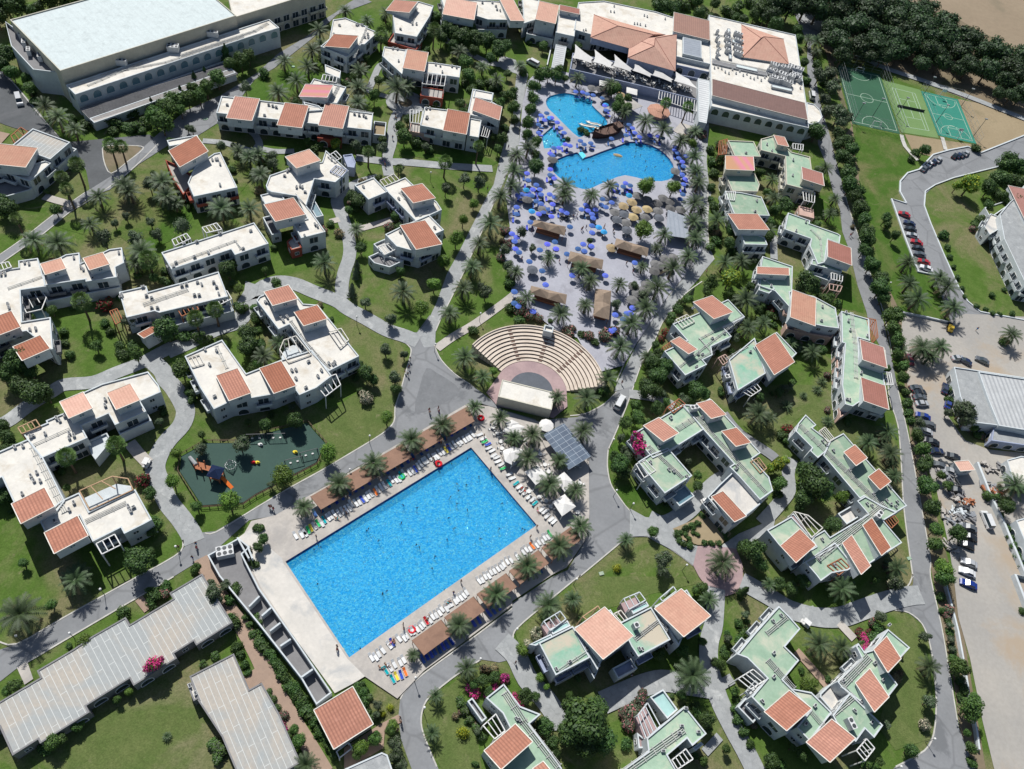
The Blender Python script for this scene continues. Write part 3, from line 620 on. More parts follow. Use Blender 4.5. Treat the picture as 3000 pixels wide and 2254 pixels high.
class Bld:
    def __init__(s, label, cat='holiday house', name='holiday_house', wall='wall_white', roof='roof_white', group=None, ax=None, bal=None, ac=1.0):
        s.label, s.cat, s.name, s.wall, s.roof, s.group, s.ax, s.bal, s.ac = label, cat, name, wall, roof, group, ax, bal or wall, ac
        s.items = []
    def F(s, z, pts, roof=None, wall=None, par=.32, z0=0.0, win=True, snapit=True, ac=None, arch=False):
        s.items.append(('F', z, W2(pts, z), roof or s.roof, wall or s.wall, par, z0, win, snapit, ac, arch)); return s
    def T(s, zl, zh, pts, roof='tile', wall=None, zb=None):
        t = toks(pts); P = [G(t[0], zl), G(t[1], zl), G(t[2], zh), G(t[3], zh)]
        s.items.append(('T', zl, zh, P, roof, wall or s.wall, 6.0 if zb is None else zb)); return s
    def H(s, ze, zr, pts, ridge, roof='tile', zb=6.0, wall=None):
        s.items.append(('H', ze, zr, W(pts, ze), W(ridge, zr), roof, zb, wall or s.wall)); return s
    def P(s, z, pts, n=3, m='white_paint', z0=0.0, deck=None, k=0):
        s.items.append(('P', z, W(pts, z), n, m, z0, deck, k)); return s
    def A(s, z, pts): s.items.append(('A', z, W(pts, z))); return s
    def BA(s, z, pt, n, m, rz): s.items.append(('BA', z, W(pt, z)[0], n, m, RAD(rz))); return s
    def pipe(s, z, pts, n=3): s.items.append(('pipe', z, W(pts, z), n)); return s
    def go(s):
        Fs = [i for i in s.items if i[0] == 'F']
        if s.ax is None:
            best = (0, 0)
            for it in s.items:
                if it[0] in 'FTH':
                    P = it[2] if it[0] == 'F' else it[3]
                    for i in range(len(P)):
                        d = P[(i+1) % len(P)]-P[i]; L = hypot(d.x, d.y)
                        if L > best[0]: best = (L, atan2(d.y, d.x))
            s.ax = best[1]
        ax = s.ax; ca, sa = cos(ax), sin(ax)
        pts = [p for i in s.items if i[0] == 'F' for p in i[2]] or [p for i in s.items if i[0] in 'TH' for p in i[3]]
        c = sum((Vector((p.x, p.y)) for p in pts), Vector((0, 0)))/len(pts)
        root = empty(s.name, (c.x, c.y, 0)); tag(root, s.label, s.cat, s.group)
        uvf = lambda p: ((p[0]-c.x)*ca+(p[1]-c.y)*sa, -(p[0]-c.x)*sa+(p[1]-c.y)*ca)
        loc = lambda p, z: (p[0]-c.x, p[1]-c.y, z)
        polys = []
        for k, it in enumerate(s.items):
            if it[0] == 'F':
                _, z, P, roof, wall, par, z0, win, sn, ac, arch = it
                P = ccw(P)
                if sn: P = ccw(snap(P, ax))
                polys.append((k, z, P))
        HOUSES.append([q for _, _, q in polys]+([ccw([Vector(p[:2]) for p in i[3]]) for i in s.items if i[0] == 'T']))
        for k, it in enumerate(s.items):
            eps = .004*k
            if it[0] == 'F':
                _, z, P0, roof, wall, par, z0, win, sn, ac, arch = it
                P = [q for kk, zz, q in polys if kk == k][0]; z = z+eps
                I = inset(P, .28); b = MB(); n = len(P)
                for i in range(n):
                    a, d, e, f = P[i], P[(i+1) % n], I[(i+1) % n], I[i]
                    b.face([(*a, z0), (*d, z0), (*d, z), (*a, z)]); b.face([(*a, z), (*d, z), (*e, z), (*f, z)]); b.face([(*f, z), (*e, z), (*e, z-par), (*f, z-par)])
                b.build('wall', wall, root)
                b = MB(); fillpoly(b, I, z-par, uvf); b.build('roof', roof, root)
                A = abs(area(P)); rnd = random.Random(int(c.x*10)+k)
                # units and pipes on the flat roof
                if roof in ('roof_white', 'roof_green', 'roof_green_worn') and (ac is None) and A > 30:
                    for q in range(int(min(3, A/75+.5)*s.ac)):
                        for tr in range(12):
                            i = rnd.randrange(n); t = rnd.uniform(.15, .85); e = I[(i+1) % n]-I[i]
                            pp = I[i]+e*t+Vector((-e.y, e.x)).normalized()*rnd.uniform(.8, 2.2)
                            if inpoly(pp, I) and not any(kk != k and inpoly(pp, qq) and zz > z for kk, zz, qq in polys) and not any(j[0] in 'TH' and inpoly(pp, [Vector(v[:2]) for v in j[3]]) for j in s.items):
                                o = part('air_conditioner', AC[0], root, loc(pp, z-par), ax+rnd.choice((0, pi/2, pi))); part('fan', AC[1], o); break
                # windows and balconies on the walls that look towards the camera side
                if win:
                    for i in range(n):
                        a, d = P[i], P[(i+1) % n]; e = d-a; L = e.length
                        if L < 2.4: continue
                        e.normalize(); nrm = Vector((e.y, -e.x)); mid = (a+d)/2
                        if nrm.dot((-mid).normalized()) < .12: continue
                        rz = atan2(e.y, e.x); step = 3.6 if not arch else 4.0; cnt = max(1, int(L/step)); floors = 2 if z-z0 > 5 else 1
                        for q in range(cnt):
                            cp = a+e*(L*(q+.5)/cnt)
                            for fl in range(floors):
                                zz = z0+.15+fl*3.0
                                tst = cp+nrm*.8
                                if any(kk != k and zq > zz+1.5 and inpoly(tst, qq) for kk, zq, qq in polys): continue
                                wd = min(2.4, L/cnt-.8)
                                if arch:
                                    fm = winmesh(2.6, 2.5, True, 'glass_blue' if arch == 2 else 'glass'); o = part('window', fm[0], root, loc(cp, z-3.2), rz); part('pane', fm[1], o)
                                    break
                                if L > 5.5:
                                    fm = winmesh(wd, 2.15, fl == 0 and (i % 2 == 0), 'glass'); o = part('window', fm[0], root, loc(cp, zz), rz); part('pane', fm[1], o)
                                    if fl == 1 and (q+i) % 3 != 2: part('balcony', balmesh(min(L/cnt-.15, 3.6), s.bal), root, loc(cp, zz-.1), rz)
                                else:
                                    fm = winmesh(1.1, 1.1, False, 'glass'); o = part('window', fm[0], root, loc(cp, zz+.9), rz); part('pane', fm[1], o)
            elif it[0] == 'T':
                _, zl, zh, P, roof, wall, zb = it
                p0, p1, p2_, p3 = [Vector(p[:2]) for p in P]; mc = (p0+p1+p2_+p3)/4; U = ((p1-p0)+(p2_-p3))/4; V = ((p3-p0)+(p2_-p1))/4
                if abs(U.angle(V)-pi/2) < .35:
                    if U.length > V.length: t_ = Vector((-U.y, U.x)).normalized(); V = t_*V.dot(t_)
                    else: t_ = Vector((-V.y, V.x)).normalized(); U = t_*U.dot(t_)
                p2 = [mc-U-V, mc+U-V, mc+U+V, mc-U+V]; Z = [zl, zl, zh, zh]
                if area(p2) < 0: p2 = p2[::-1]; Z = Z[::-1]
                cc = sum(p2, Vector((0, 0)))/4; b = MB()
                wl = [p+(cc-p).normalized()*.35 for p in p2]
                for i in range(4):
                    j = (i+1) % 4
                    b.face([(*wl[i], zb-.3), (*wl[j], zb-.3), (*wl[j], Z[j]-.12), (*wl[i], Z[i]-.12)])
                b.build('tower_wall', wall, root)
                b = MB(); lo = [i for i in range(4) if Z[i] == zl] if zl != zh else [0, 1]; i0 = lo[0] if (lo[0]+1) % 4 == lo[1] else lo[1]
                e = (p2[(i0+1) % 4]-p2[i0]).normalized(); o0 = p2[i0]
                uvt = lambda p: ((p-o0).dot(e), (p-o0).dot(Vector((-e.y, e.x))))
                b.face([(*p2[i], Z[i]+eps) for i in range(4)], [uvt(p) for p in p2])
                for i in range(4):
                    j = (i+1) % 4; b.face([(*p2[i], Z[i]-.16), (*p2[j], Z[j]-.16), (*p2[j], Z[j]+eps), (*p2[i], Z[i]+eps)])
                b.build('tiled_roof', roof, root)
                b = MB()
                for i in range(4):
                    j = (i+1) % 4; b.beam((*p2[i], Z[i]+.03+eps), (*p2[j], Z[j]+.03+eps), .17, .12)
                b.build('roof_trim', 'roof_white', root)
                # window in the tall wall
                for i in range(4):
                    j = (i+1) % 4; e2 = wl[j]-wl[i]; L = e2.length; e2.normalize(); nrm = Vector((e2.y, -e2.x)); mid = (wl[i]+wl[j])/2
                    if Z[i] == zh and Z[j] == zh and nrm.dot((-mid).normalized()) > .1 and zh-zb > 1.6:
                        fm = winmesh(1.0, .8, False, 'glass_blue', 'white_paint'); o = part('window', fm[0], root, loc(mid, zh-1.5), atan2(e2.y, e2.x)); part('pane', fm[1], o)
            elif it[0] == 'H':
                _, ze, zr, P, R_, roof, zb, wall = it
                p2 = [Vector(p[:2]) for p in P]; r0, r1 = R_
                if area(p2) < 0: p2 = [p2[1], p2[0], p2[3], p2[2]]; r0, r1 = R_[1], R_[0]
                b = MB()
                for i in range(4): j = (i+1) % 4; b.face([(*p2[i], zb-.3), (*p2[j], zb-.3), (*p2[j], ze-.1), (*p2[i], ze-.1)])
                b.build('tower_wall', wall, root); b = MB(); o = inset(p2, -.5); a_, b_, c_, d_ = [Vector((*q, ze)) for q in o]
                def fc(pts):
                    e = (pts[1]-pts[0]).normalized(); b.face([tuple(v) for v in pts], [((v-pts[0]).dot(e), 0) for v in pts])
                # a-b is a long eave, ridge r0 above the d-a end, r1 above the b-c end
                fc([a_, b_, r1, r0]); fc([b_, c_, r1]); fc([c_, d_, r0, r1]); fc([d_, a_, r0])
                b.build('tiled_roof', roof, root)
                b = MB()
                for p, q in ((r0, r1), (a_, r0), (d_, r0), (b_, r1), (c_, r1)): b.tube(p, q, .13, .13, 6)
                b.build('ridge_tile', 'tile_dark', root)
            elif it[0] == 'P':
                _, z, P, n, m, z0, deck, kk = it; b = MB(); N = len(P)
                for i in range(N): b.beam(P[i], P[(i+1) % N], .2, .22)
                A0, B0, C0, D0 = P[0], P[1], P[2 % N], P[3 % N]
                for i in range(1, n):
                    t = i/n; b.beam(A0.lerp(B0, t)+Vector((0, 0, .02)), (P[-1]).lerp(C0, t)+Vector((0, 0, .02)), .17, .18)
                for p in P: b.beam((p.x, p.y, z0), (p.x, p.y, z-.11), .2)
                b.build('pergola', m, root)
                if deck:
                    b = MB(); I = inset(ccw([Vector(p[:2]) for p in P]), .05); b.prism(I, 0, z0+.02+eps); b.build('terrace', deck, root)
            elif it[0] == 'A':
                for p in it[2]:
                    o = part('air_conditioner', AC[0], root, loc(p, it[1]), ax); part('fan', AC[1], o)
            elif it[0] == 'BA':
                _, z, p, n, m, rz = it
                if (n, m) not in BAC: BAC[(n, m)] = bigac(n, m)
                o = part('cooling_unit', BAC[(n, m)][0], root, loc(p, z), rz); part('fan', BAC[(n, m)][1], o)
            elif it[0] == 'pipe':
                _, z, P, n = it; b = MB()
                L = [Vector(p[:2]) for p in P]
                for q in range(n):
                    O = offset_line(L, (q-(n-1)/2)*.38)
                    for a, d in zip(O, O[1:]): b.tube((*a, z+.12+.02*q), (*d, z+.12+.02*q), .075, .075, 5, False)
                for a, d in zip(L, L[1:]):
                    m = max(1, int((d-a).length/2.2)); e = (d-a).normalized(); nn = Vector((-e.y, e.x))
                    for i in range(m+1): q = a.lerp(d, i/m); b.box((q.x, q.y, z+.05), (.12, n*.38+.2, .1), atan2(e.y, e.x))
                b.build('pipe', 'pipe', root)
        return root
HG = 'white holiday houses with flat roofs'; GG = 'holiday houses with green flat roofs'

# ---- the long hall with its arcade (top left)
b = Bld('huge pale flat-roofed hall with an arcaded front wing, largest building at the upper left', 'hall', 'hotel_hall', wall='wall_cream', ac=0, ax=None)
b.F(11, '00:110,190 510,608 2010,150 1610,-268', 'hall_roof', win=False)
b.F(8, '00:45,185 95,395 285,600 475,622 530,660 125,240', 'wall_grey', 'wall_white', par=1.2, win=False, snapit=False, ac=0)
b.F(10, '10:-200,150 290,5 560,-75 480,-220 -250,-60', 'roof_white', 'wall_cream', win=True, ac=0)
b.F(7.2, '00:565,735 650,815 2210,300 10:205,245 115,165', 'roof_white', 'wall_white', ac=0, arch=2)
b.F(3.0, '00:690,930 790,1045 2050,640 1950,545', 'terrace_violet', 'wall_white', par=.5, ac=0, win=False).F(3.6, '00:752,1000 795,1045 2050,645 2020,612', 'deck', 'wall_white', z0=3.2, par=.05, ac=0, win=False)
b.pipe(7.0, '00:760,740 1270,520', 2); b.pipe(7.0, '00:840,650 1430,540 2100,320', 2); b.pipe(7.0, '00:1560,480 2200,270 10:100,205', 3)
b.BA(7.0, '00:1500,440', 3, 2, 17); b.BA(7.0, '00:1050,565', 3, 1, 17); b.BA(7.0, '00:1840,320', 3, 1, 17)
for p in ('00:190,330', '00:260,470', '00:355,520', '00:220,400'): b.BA(6.9, p, 2, 1, 120)
b.P(3.5, '00:690,940 790,1045 2050,640 1960,560', 14, 'wall_grey', 3.0)
b.go()
b = Bld('house at the left edge, pale tiled roof and grid-lined flat roof, by the car park', wall='wall_white', ac=.5)
b.F(6.4, '00:265,1120 612,1212 430,1390 120,1245', 'roof_grid').T(8.0, 8.8, '00:-150,1225 355,1283 195,1443 -270,1400', 'tile_pale')
b.F(5.6, '00:-300,1405 200,1440 380,1390 450,1400 300,1530 -60,1500 -300,1560', 'roof_white').F(3.3, '00:640,1275 660,1290 260,1640 01:0,50 -200,150 00:-200,1500 130,1520 300,1540', 'wall_grey', 'wall_white', par=.8, win=False)
b.P(3.6, '00:95,1175 180,1100 240,1140 130,1240', 3, 'rust_wood'); b.go()
# ---- upper rows
b = Bld('white house left of the upper lawn, single terracotta roof with a red terrace behind it', bal='wall_white')
b.F(6.2, '10:580,410 640,300 665,170 730,160 955,205 950,245 1030,262 975,385 890,380 800,500')
b.T(6.5, 8.6, '10:655,295 605,402 825,430 867,300').F(3.2, '10:595,570 735,600 725,665 600,640', ac=0)
b.P(3.6, '10:665,175 715,165 705,230 660,240', 3, 'rust_wood').pipe(6, '10:960,230 850,500', 2).A(6, '10:880,215 915,220 965,300 940,325 970,330'); b.go()
b = Bld('narrow white house at the top with a red-walled roof terrace facing down', ac=.6)
b.F(6.2, '10:1180,125 1340,130 1380,10 1515,40 1500,140 1400,300 1200,285').T(6.6, 8.6, '10:1175,0 1140,92 1340,125 1380,5').F(3.4, '10:1160,300 1435,320 1412,415 1140,385', 'deck', 'wall_red', par=.7)
b.P(4.2, '10:1215,240 1305,250 1300,330 1210,320', 3, 'white_paint', 3.1).A(6, '10:1350,210 1385,210').pipe(6, '10:1390,70 1350,200', 2); b.go()
b = Bld('white terrace of three flats with one pale tiled roof and a brick-red lower porch', bal='wall_white')
b.F(6.3, '10:1110,405 1300,430 1270,600 1260,640 1085,480').F(6.2, '10:1480,540 1535,540 1770,575 1755,672 1460,622').F(6.1, '10:1290,425 1490,460 1450,620 1262,590')
b.T(6.6, 8.8, '10:1305,422 1490,460 1452,620 1268,590', 'tile_pale').F(3.3, '10:1430,755 1625,770 1612,850 1415,830', 'deck', 'wall_red', ac=0)
b.P(6.1, '10:1450,635 1640,655 1625,745 1435,725', 5, 'white_paint', 3.3).F(3.2, '10:1180,580 1262,600 1250,650 1180,640', 'wall_red', 'wall_red', ac=0).A(6, '10:1180,425 1220,430 1550,560 1590,570 1690,575 1730,585'); b.go()
b = Bld('long white terrace of flats with three terracotta roofs in a row below the upper palms', bal='wall_white')
b.F(6.2, '00:1925,830 10:1025,980 980,1115 00:1850,980')
b.T(6.6, 8.8, '00:2028,825 2242,862 2172,1057 1955,1010').T(6.6, 8.8, '10:250,880 455,922 395,1115 182,1075').T(6.6, 8.8, '10:600,885 805,925 745,1120 540,1078')
b.F(3.3, '10:1035,1045 1135,1060 1105,1170 990,1160', 'sand', par=1.0, ac=0).F(3.2, '10:540,1120 745,1150 735,1215 530,1190', 'wall_red', 'wall_red', ac=0).A(6, '10:110,910 145,920 175,930 850,990 890,1000 930,1005').pipe(6, '10:810,945 1010,985', 3); b.go()
b = Bld('small white house with a faded rainbow-streaked tiled roof above the long terrace', ac=.5)
b.F(6.2, '10:490,690 770,735 720,890 610,880 390,850').T(6.6, 8.6, '10:425,725 372,840 622,842 662,738', 'tile_faded').F(6.4, '10:410,880 540,910 580,950 440,960', ac=0).P(6.5, '10:580,645 700,665 690,715 565,695', 4, 'white_paint').pipe(6, '10:720,730 650,870', 3); b.go()
b = Bld('white terrace with one terracotta roof above the bright lawn and crossing path', bal='wall_white')
b.F(6.2, '10:1440,935 1665,950 1850,985 1810,1165 1600,1120 1430,1080').T(6.6, 8.8, '10:1652,945 1852,975 1815,1170 1615,1122').F(3.6, '10:1330,1060 1515,1085 1505,1170 1325,1130', 'deck', 'wall_pink')
b.P(6.0, '10:1330,950 1440,960 1420,1070 1330,1060', 4, 'white_paint').F(6, '10:1855,1030 1950,1030 1920,1190 1815,1165', ac=0).P(4.5, '10:1950,1080 2025,1100 2000,1190 1925,1170', 4).A(6, '10:1470,940 1500,940'); b.go()
b = Bld('white house with one terracotta roof tucked behind the lawn terrace, beside the promenade')
b.F(6.2, '10:1870,770 2050,800 2040,880 2125,930 2105,1040 2050,1060 1830,960').T(6.6, 8.6, '10:1892,840 1865,955 2100,1040 2125,925').F(6.3, '10:1885,775 2050,800 2035,865 1880,840', ac=0); b.go()
b = Bld('white block at the top edge with a pale tiled roof left of the hotel', bal='wall_grey', wall='wall_white', ac=.7)
b.F(3.3, '10:1600,150 1880,190 2150,200 2160,260 1600,250', 'wall_grey', 'wall_white', par=.8); b.F(6.3, '10:1620,-40 1910,0 2150,20 2150,175 1990,165 1880,130 1870,180 1610,120').T(6.6, 8.6, '10:1640,-10 1915,10 1880,180 1612,120', 'tile_pale').T(6.6, 8.6, '10:2090,-40 20:-10,-30 105,160 10:2200,205', 'tile_pale'); b.A(6, '10:2040,30 2070,60 2080,90'); b.go()
b = Bld('brown-roofed hotel wing on the top edge beside a white awning, above a square lawn', bal='wall_grey', ac=.5)
b.F(5.9, '20:60,-40 235,0 205,170 140,190 95,60', 'roof_white').F(3.3, '20:120,170 370,210 365,330 150,310', 'wall_grey', 'wall_white', par=.8)
b.T(6.6, 8.2, '20:232,10 412,50 372,205 203,172', 'tile_pale', zb=0).F(6.4, '20:412,95 570,125 530,322 372,272').T(6.7, 8, '20:412,42 592,82 578,125 410,92', 'tile_dark'); b.go()
# ---- left side
b = Bld('white house between the drive and palms, single terracotta roof over a red-brick terrace', bal='wall_red')
b.F(6.2, '00:1680,1440 1840,1330 1900,1310 2030,1580 2060,1640 01:1680,10 00:1610,1600')
b.T(6.6, 8.8, '00:1455,1305 1695,1170 1800,1310 1550,1445').F(5.8, '00:1455,1215 1695,1160 1720,1190 1460,1290', ac=0).F(3.3, '00:1430,1380 1560,1440 1700,1540 1600,1660 1500,1560', 'deck', 'wall_red', par=.8, ac=0).A(6, '00:1880,1380 1900,1420 1900,1600'); b.go()
b = Bld('white angular house with an L of flat roofs and one square terracotta roof on top', bal='wall_white')
b.F(6.2, '10:80,1590 130,1510 305,1450 560,1400 610,1305 800,1475 700,1560 500,1560 11:430,120 330,10 180,20 10:100,1640').T(8.2, 9.2, '10:245,1360 455,1290 565,1388 355,1452', 'tile_pale')
b.P(6.3, '10:620,1350 690,1305 740,1360 680,1400', 3).P(6.3, '10:690,1430 790,1470 740,1530 640,1480', 4, 'wall_blue').F(3.5, '10:750,1340 830,1330 860,1400 850,1450 790,1440', 'wall_blue', 'wall_blue', ac=0)
b.A(6, '10:270,1480 290,1470 350,1620 380,1610 400,1620'); b.go()
b = Bld('white house with one terracotta roof and a small red-brick wing at its lower left', bal='wall_white')
b.F(6.2, '11:340,5 430,110 480,170 615,325 412,400 305,275 415,215').T(6.6, 9.0, '11:80,132 310,20 410,160 185,287').F(5.4, '11:45,30 180,-20 260,40 80,115', ac=0)
b.F(3.3, '11:45,220 110,200 240,340 150,365', 'wall_grey', ac=0, par=.9).F(3.4, '11:262,425 325,378 408,468 312,500', 'deck', 'wall_red', ac=0).F(3.4, '11:430,80 500,50 580,200 530,215', 'glass_blue', par=.3, ac=0).A(6, '11:420,380 510,280 530,295'); b.go()
b = Bld('white U-shaped house by the promenade with two terracotta roofs around a small court', bal='wall_blue')
b.F(6.0, '10:855,1590 1045,1525 11:1110,5 960,65').F(6.2, '10:1110,1600 1290,1535 1350,1590 11:1560,80 1590,160 1380,245 1140,0').T(6.6, 8.8, '10:1240,1625 1440,1590 11:1550,55 1358,90')
b.F(6.3, '11:1110,370 1240,300 1495,195 1625,325 1560,350 1590,440 1400,515 1230,470').T(6.7, 9.1, '11:1250,302 1452,225 1597,430 1392,515')
b.F(3.6, '11:1005,440 1135,400 1228,490 1110,545', 'deck_white', ac=0, par=.6).F(3.0, '11:965,550 1060,520 1280,590 1150,645 1020,610', 'wall_grey', par=.8, ac=0).P(6.1, '10:1070,1560 1190,1505 1240,1560 1110,1610', 4, 'roof_white').P(5.0, '11:1060,470 1150,440 1210,490 1110,540', 4); b.pipe(6.1, '10:1240,1660 11:1420,200', 2); b.go()
b = Bld('white L-shaped house at the left edge with two pink-tan roofs behind a glazed court', bal='wall_grey', ac=1.3)
b.F(6.2, '01:-300,740 160,620 155,600 292,560 372,720 420,810 105,850 265,1115 350,1078 545,1350 420,1345 210,1180 0,1250 -300,1400')
b.F(6.3, '01:350,650 530,555 662,508 715,600 890,515 1015,462 1105,590 985,650 1015,702 762,795 715,730 402,822')
b.T(6.5, 8.2, '01:345,622 530,562 568,655 395,718', 'tile_pale').T(6.5, 8.4, '01:715,572 890,515 945,620 775,675', 'tile_pale').T(6.5, 8.8, '01:-150,1120 100,1018 168,1145 -60,1280').T(6.5, 9, '01:115,1357 345,1210 422,1345 205,1460')
b.P(4.2, '01:155,885 340,820 400,910 360,1010 230,1040', 3, 'white_paint', 0, 'roof_aqua').F(3.2, '01:380,880 760,790 1020,760 1040,800 620,900 400,960', 'wall_grey', par=.7, ac=0, win=False).P(6.4, '01:-20,620 75,600 100,645 0,680', 3)
b.A(6, '01:10,710 45,705 70,970 80,1000 260,1190 310,1180 115,1250 130,1260 700,650 720,670').pipe(6, '01:70,830 390,720', 2); b.go()
b = Bld('long white flat-roofed terrace with two small white pergolas on its upper side', bal='wall_white')
b.F(6.2, '01:1385,520 2190,260 11:105,430 01:2040,548 1985,485 1490,668').P(6.4, '01:1485,410 1610,355 1645,400 1510,462', 4, 'white_paint', 0, 'wall_white').P(6.4, '01:1745,305 1870,265 1915,320 1780,350', 4, 'white_paint', 0, 'wall_white')
b.A(6, '01:1590,450 1700,430 1900,360 1520,610 1500,650 1680,560 2100,490').pipe(6, '01:1440,640 2030,420 2080,490', 2); b.go()
b = Bld('white terrace with rust-red pergolas at its left end and front, behind a big dark tree', bal='wall_white')
b.F(6.2, '01:1010,885 1240,790 1300,865 1560,780 1855,665 1990,890 1380,1040 1300,1010 1120,1095').F(3.3, '01:1380,1045 1990,900 2000,1010 1420,1190', 'wall_white', par=.8, ac=0, win=False)
b.T(3.4, 4.6, '01:1200,1208 1370,1130 1402,1165 1230,1277', zb=.3).P(4.2, '01:948,1028 1010,1005 1060,1105 1000,1140', 3, 'rust_wood').P(5.6, '01:1535,1012 1680,955 1715,1010 1570,1070', 4, 'rust_wood', 3.3).P(5.6, '01:1822,902 1960,850 2000,920 1870,985', 4, 'white_paint', 3.3)
b.A(6, '01:1050,890 1045,910 1235,820 1265,895 1310,915 1570,810 1610,800 1845,780 1870,820 1680,890 1720,890 1360,1000 1310,1000').pipe(6, '01:1240,970 1620,840', 3); b.go()
b = Bld('large white house of two wings with four terracotta roofs beside the triangular lawn', bal='wall_white', ac=1.2)
b.F(6.2, '11:5,930 60,850 300,815 400,960 530,970 640,1100 880,1400 660,1545 490,1400 290,1140 190,1180').F(6.3, '01:1640,1410 1890,1265 2130,1535 11:230,1440 480,1400 660,1545 12:520,25 370,78 320,20 150,80 02:1985,145 1840,212 1725,20')
b.T(6.6, 8.8, '11:55,848 295,810 360,932 145,967').T(6.6, 8.9, '11:325,1030 530,975 620,1097 408,1150').T(6.6, 8.8, '01:1865,1590 2050,1510 02:2165,60 1982,150').T(6.6, 8.8, '11:35,1530 212,1445 12:347,0 155,85')
b.P(6.3, '11:240,1275 345,1240 475,1400 280,1470 205,1360', 3, 'roof_white', 3.1, 'wall_white').P(6.4, '11:632,1205 735,1175 800,1275 725,1340', 3, 'roof_white').P(5.2, '11:500,1640 690,1570 12:730,0 600,100', 4, 'white_paint').P(6.3, '01:1620,1430 1720,1400 1760,1480 1660,1510', 3, 'roof_white')
b.A(6, '11:210,1080 270,1080 235,1110 270,965 310,960 310,1540 345,1535 345,1610 565,1540 535,1590 630,1480 680,1470 01:1770,1360 1870,1370 1810,1490').pipe(6, '11:300,1110 420,1280 640,1530', 2).pipe(6, '01:1870,1330 1960,1520', 2); b.go()
b = Bld('big white courtyard house with four terracotta roofs and a rust-red framed terrace', bal='wall_white', ac=1.2)
b.F(6.2, '02:180,420 400,330 395,300 560,245 515,148 725,60 880,-10 01:1290,1600 1370,1662 02:1370,60 1205,150 1270,218 1000,348 930,250 700,350 755,458 370,625 260,510')
b.F(6.3, '02:-250,680 205,480 372,625 560,1000 470,1120 110,1045 40,800 -250,900').F(6.25, '02:545,990 685,930 765,1085 1110,935 1372,1130 1245,1200 1070,1285 1045,1235 810,1345 660,1108 400,1300 345,1180 470,1050')
b.T(6.6, 8.8, '02:512,147 722,62 800,202 595,292', 'tile_pale').T(6.6, 8.8, '02:918,72 1130,-15 1205,130 1008,218', 'tile_pale').T(6.6, 9, '02:110,1045 375,868 465,1030 190,1222').T(6.6, 9, '02:393,1302 660,1105 752,1285 480,1478')
b.P(6.4, '02:685,915 970,790 1105,810 1150,905 775,1080', 3, 'tan_wood', 3.1, 'wall_white').P(6.0, '02:830,1372 990,1290 1042,1382 880,1462', 3, 'white_paint').P(6.4, '02:155,370 310,300 348,358 188,422', 4, 'tan_wood', 0, 'wall_white')
b.F(3.2, '02:760,470 930,420 960,485 830,640 790,600', 'wall_white', par=.5, ac=0, win=False).F(3.4, '02:1000,370 1270,235 1300,300 1040,440', 'wall_grey', par=.9, ac=0, win=False)
b.A(6, '02:490,290 560,270 600,420 640,440 600,460 130,540 200,530 265,450 320,760 350,830 270,790 295,830 640,1020 600,1080 910,130 910,180 1110,1050 1130,1090').pipe(6, '02:290,520 600,380', 2).pipe(6, '02:280,540 560,1100', 3).pipe(6, '02:740,1180 1090,1020', 3); b.go()
# ---- grid-roofed club rooms bottom left
b = Bld('long low stepped building, grey roof with pale grid lines, along the lower left road', 'low building', 'club_building', wall='wall_grey', roof='roof_grid')  # dark wall colour stands in for deep shade below the roof edge
b.F(3.3, '03:-300,1240 0,1075 345,875 318,810 640,620 800,510 1085,352 1120,408 1490,195 1460,130 1750,-20 2000,385 1700,605 1672,555 1505,660 1530,715 1150,930 1115,880 745,1115 775,1170 345,1440 330,1410 105,1540 0,1310 -200,1400', par=.15); b.go()
b = Bld('low building with a grey grid-lined roof beside the brick garden path at the bottom', 'low building', 'club_building', wall='wall_grey', roof='roof_grid')  # shade under the roof edge put into the dark wall colour here too
b.F(3.3, '03:1630,885 1985,655 2180,965 13:20,920 200,1180 430,1700 -120,1780 03:1915,1385 1640,1105 1722,1048', par=.15).F(3.2, '03:1605,935 1650,910 1725,1045 1680,1070', 'roof_white', par=.3, ac=0).A(3, '03:1640,945 1690,1010'); b.go()
b = Bld('small plain grey flat roof cut by the bottom edge', 'low building', 'club_building', roof='concrete')
b.F(4.0, '13:780,1662 1075,1510 1120,1530 1210,1720 820,1900', par=.15, ac=0); b.go()
# ---- pool-side pavilion, changing rooms
b = Bld('open pavilion with a broad terracotta roof at the bottom corner of the white pool deck', 'pavilion', 'pavilion')
b.T(3.4, 4.3, '13:487,1160 845,938 1003,1282 682,1482', zb=.3).P(2.4, '13:695,1510 800,1430 830,1480 720,1565', 1, 'white_paint'); b.go()
b = Bld('narrow grey-floored changing rooms with white curved walls along the white pool deck', 'changing rooms', 'changing_rooms', ac=0)
b.F(2.6, '02:1790,1470 2060,1320 2160,1400 2090,1460 13:30,100 345,545 655,1000 520,1105 390,880 30,420 02:1890,1650', 'wall_grey', 'wall_white', par=2.0, win=False, snapit=False)
for a, c_ in (('13:30,170', '13:-60,260'), ('13:130,270', '13:50,340'), ('13:210,400', '13:120,470'), ('13:300,540', '13:210,600'), ('13:390,870', '13:490,800'), ('02:2140,1400', '02:2180,1500'), ('02:2050,1320', '02:2150,1500')):
    p, q = W(a, 2.5)[0], W(c_, 2.5)[0]; b.items.append(('W', p, q))
b.items = [i for i in b.items]
walls = [i for i in b.items if i[0] == 'W']; b.items = [i for i in b.items if i[0] != 'W']
b.BA(.6, '02:1950,1460', 3, 2, 30); r_ = b.go()
for _, p, q in walls:
    m = MB(); m.beam((p.x, p.y, 1.6), (q.x, q.y, 1.6), .35, 2.2); m.build('partition', 'wall_white', r_)
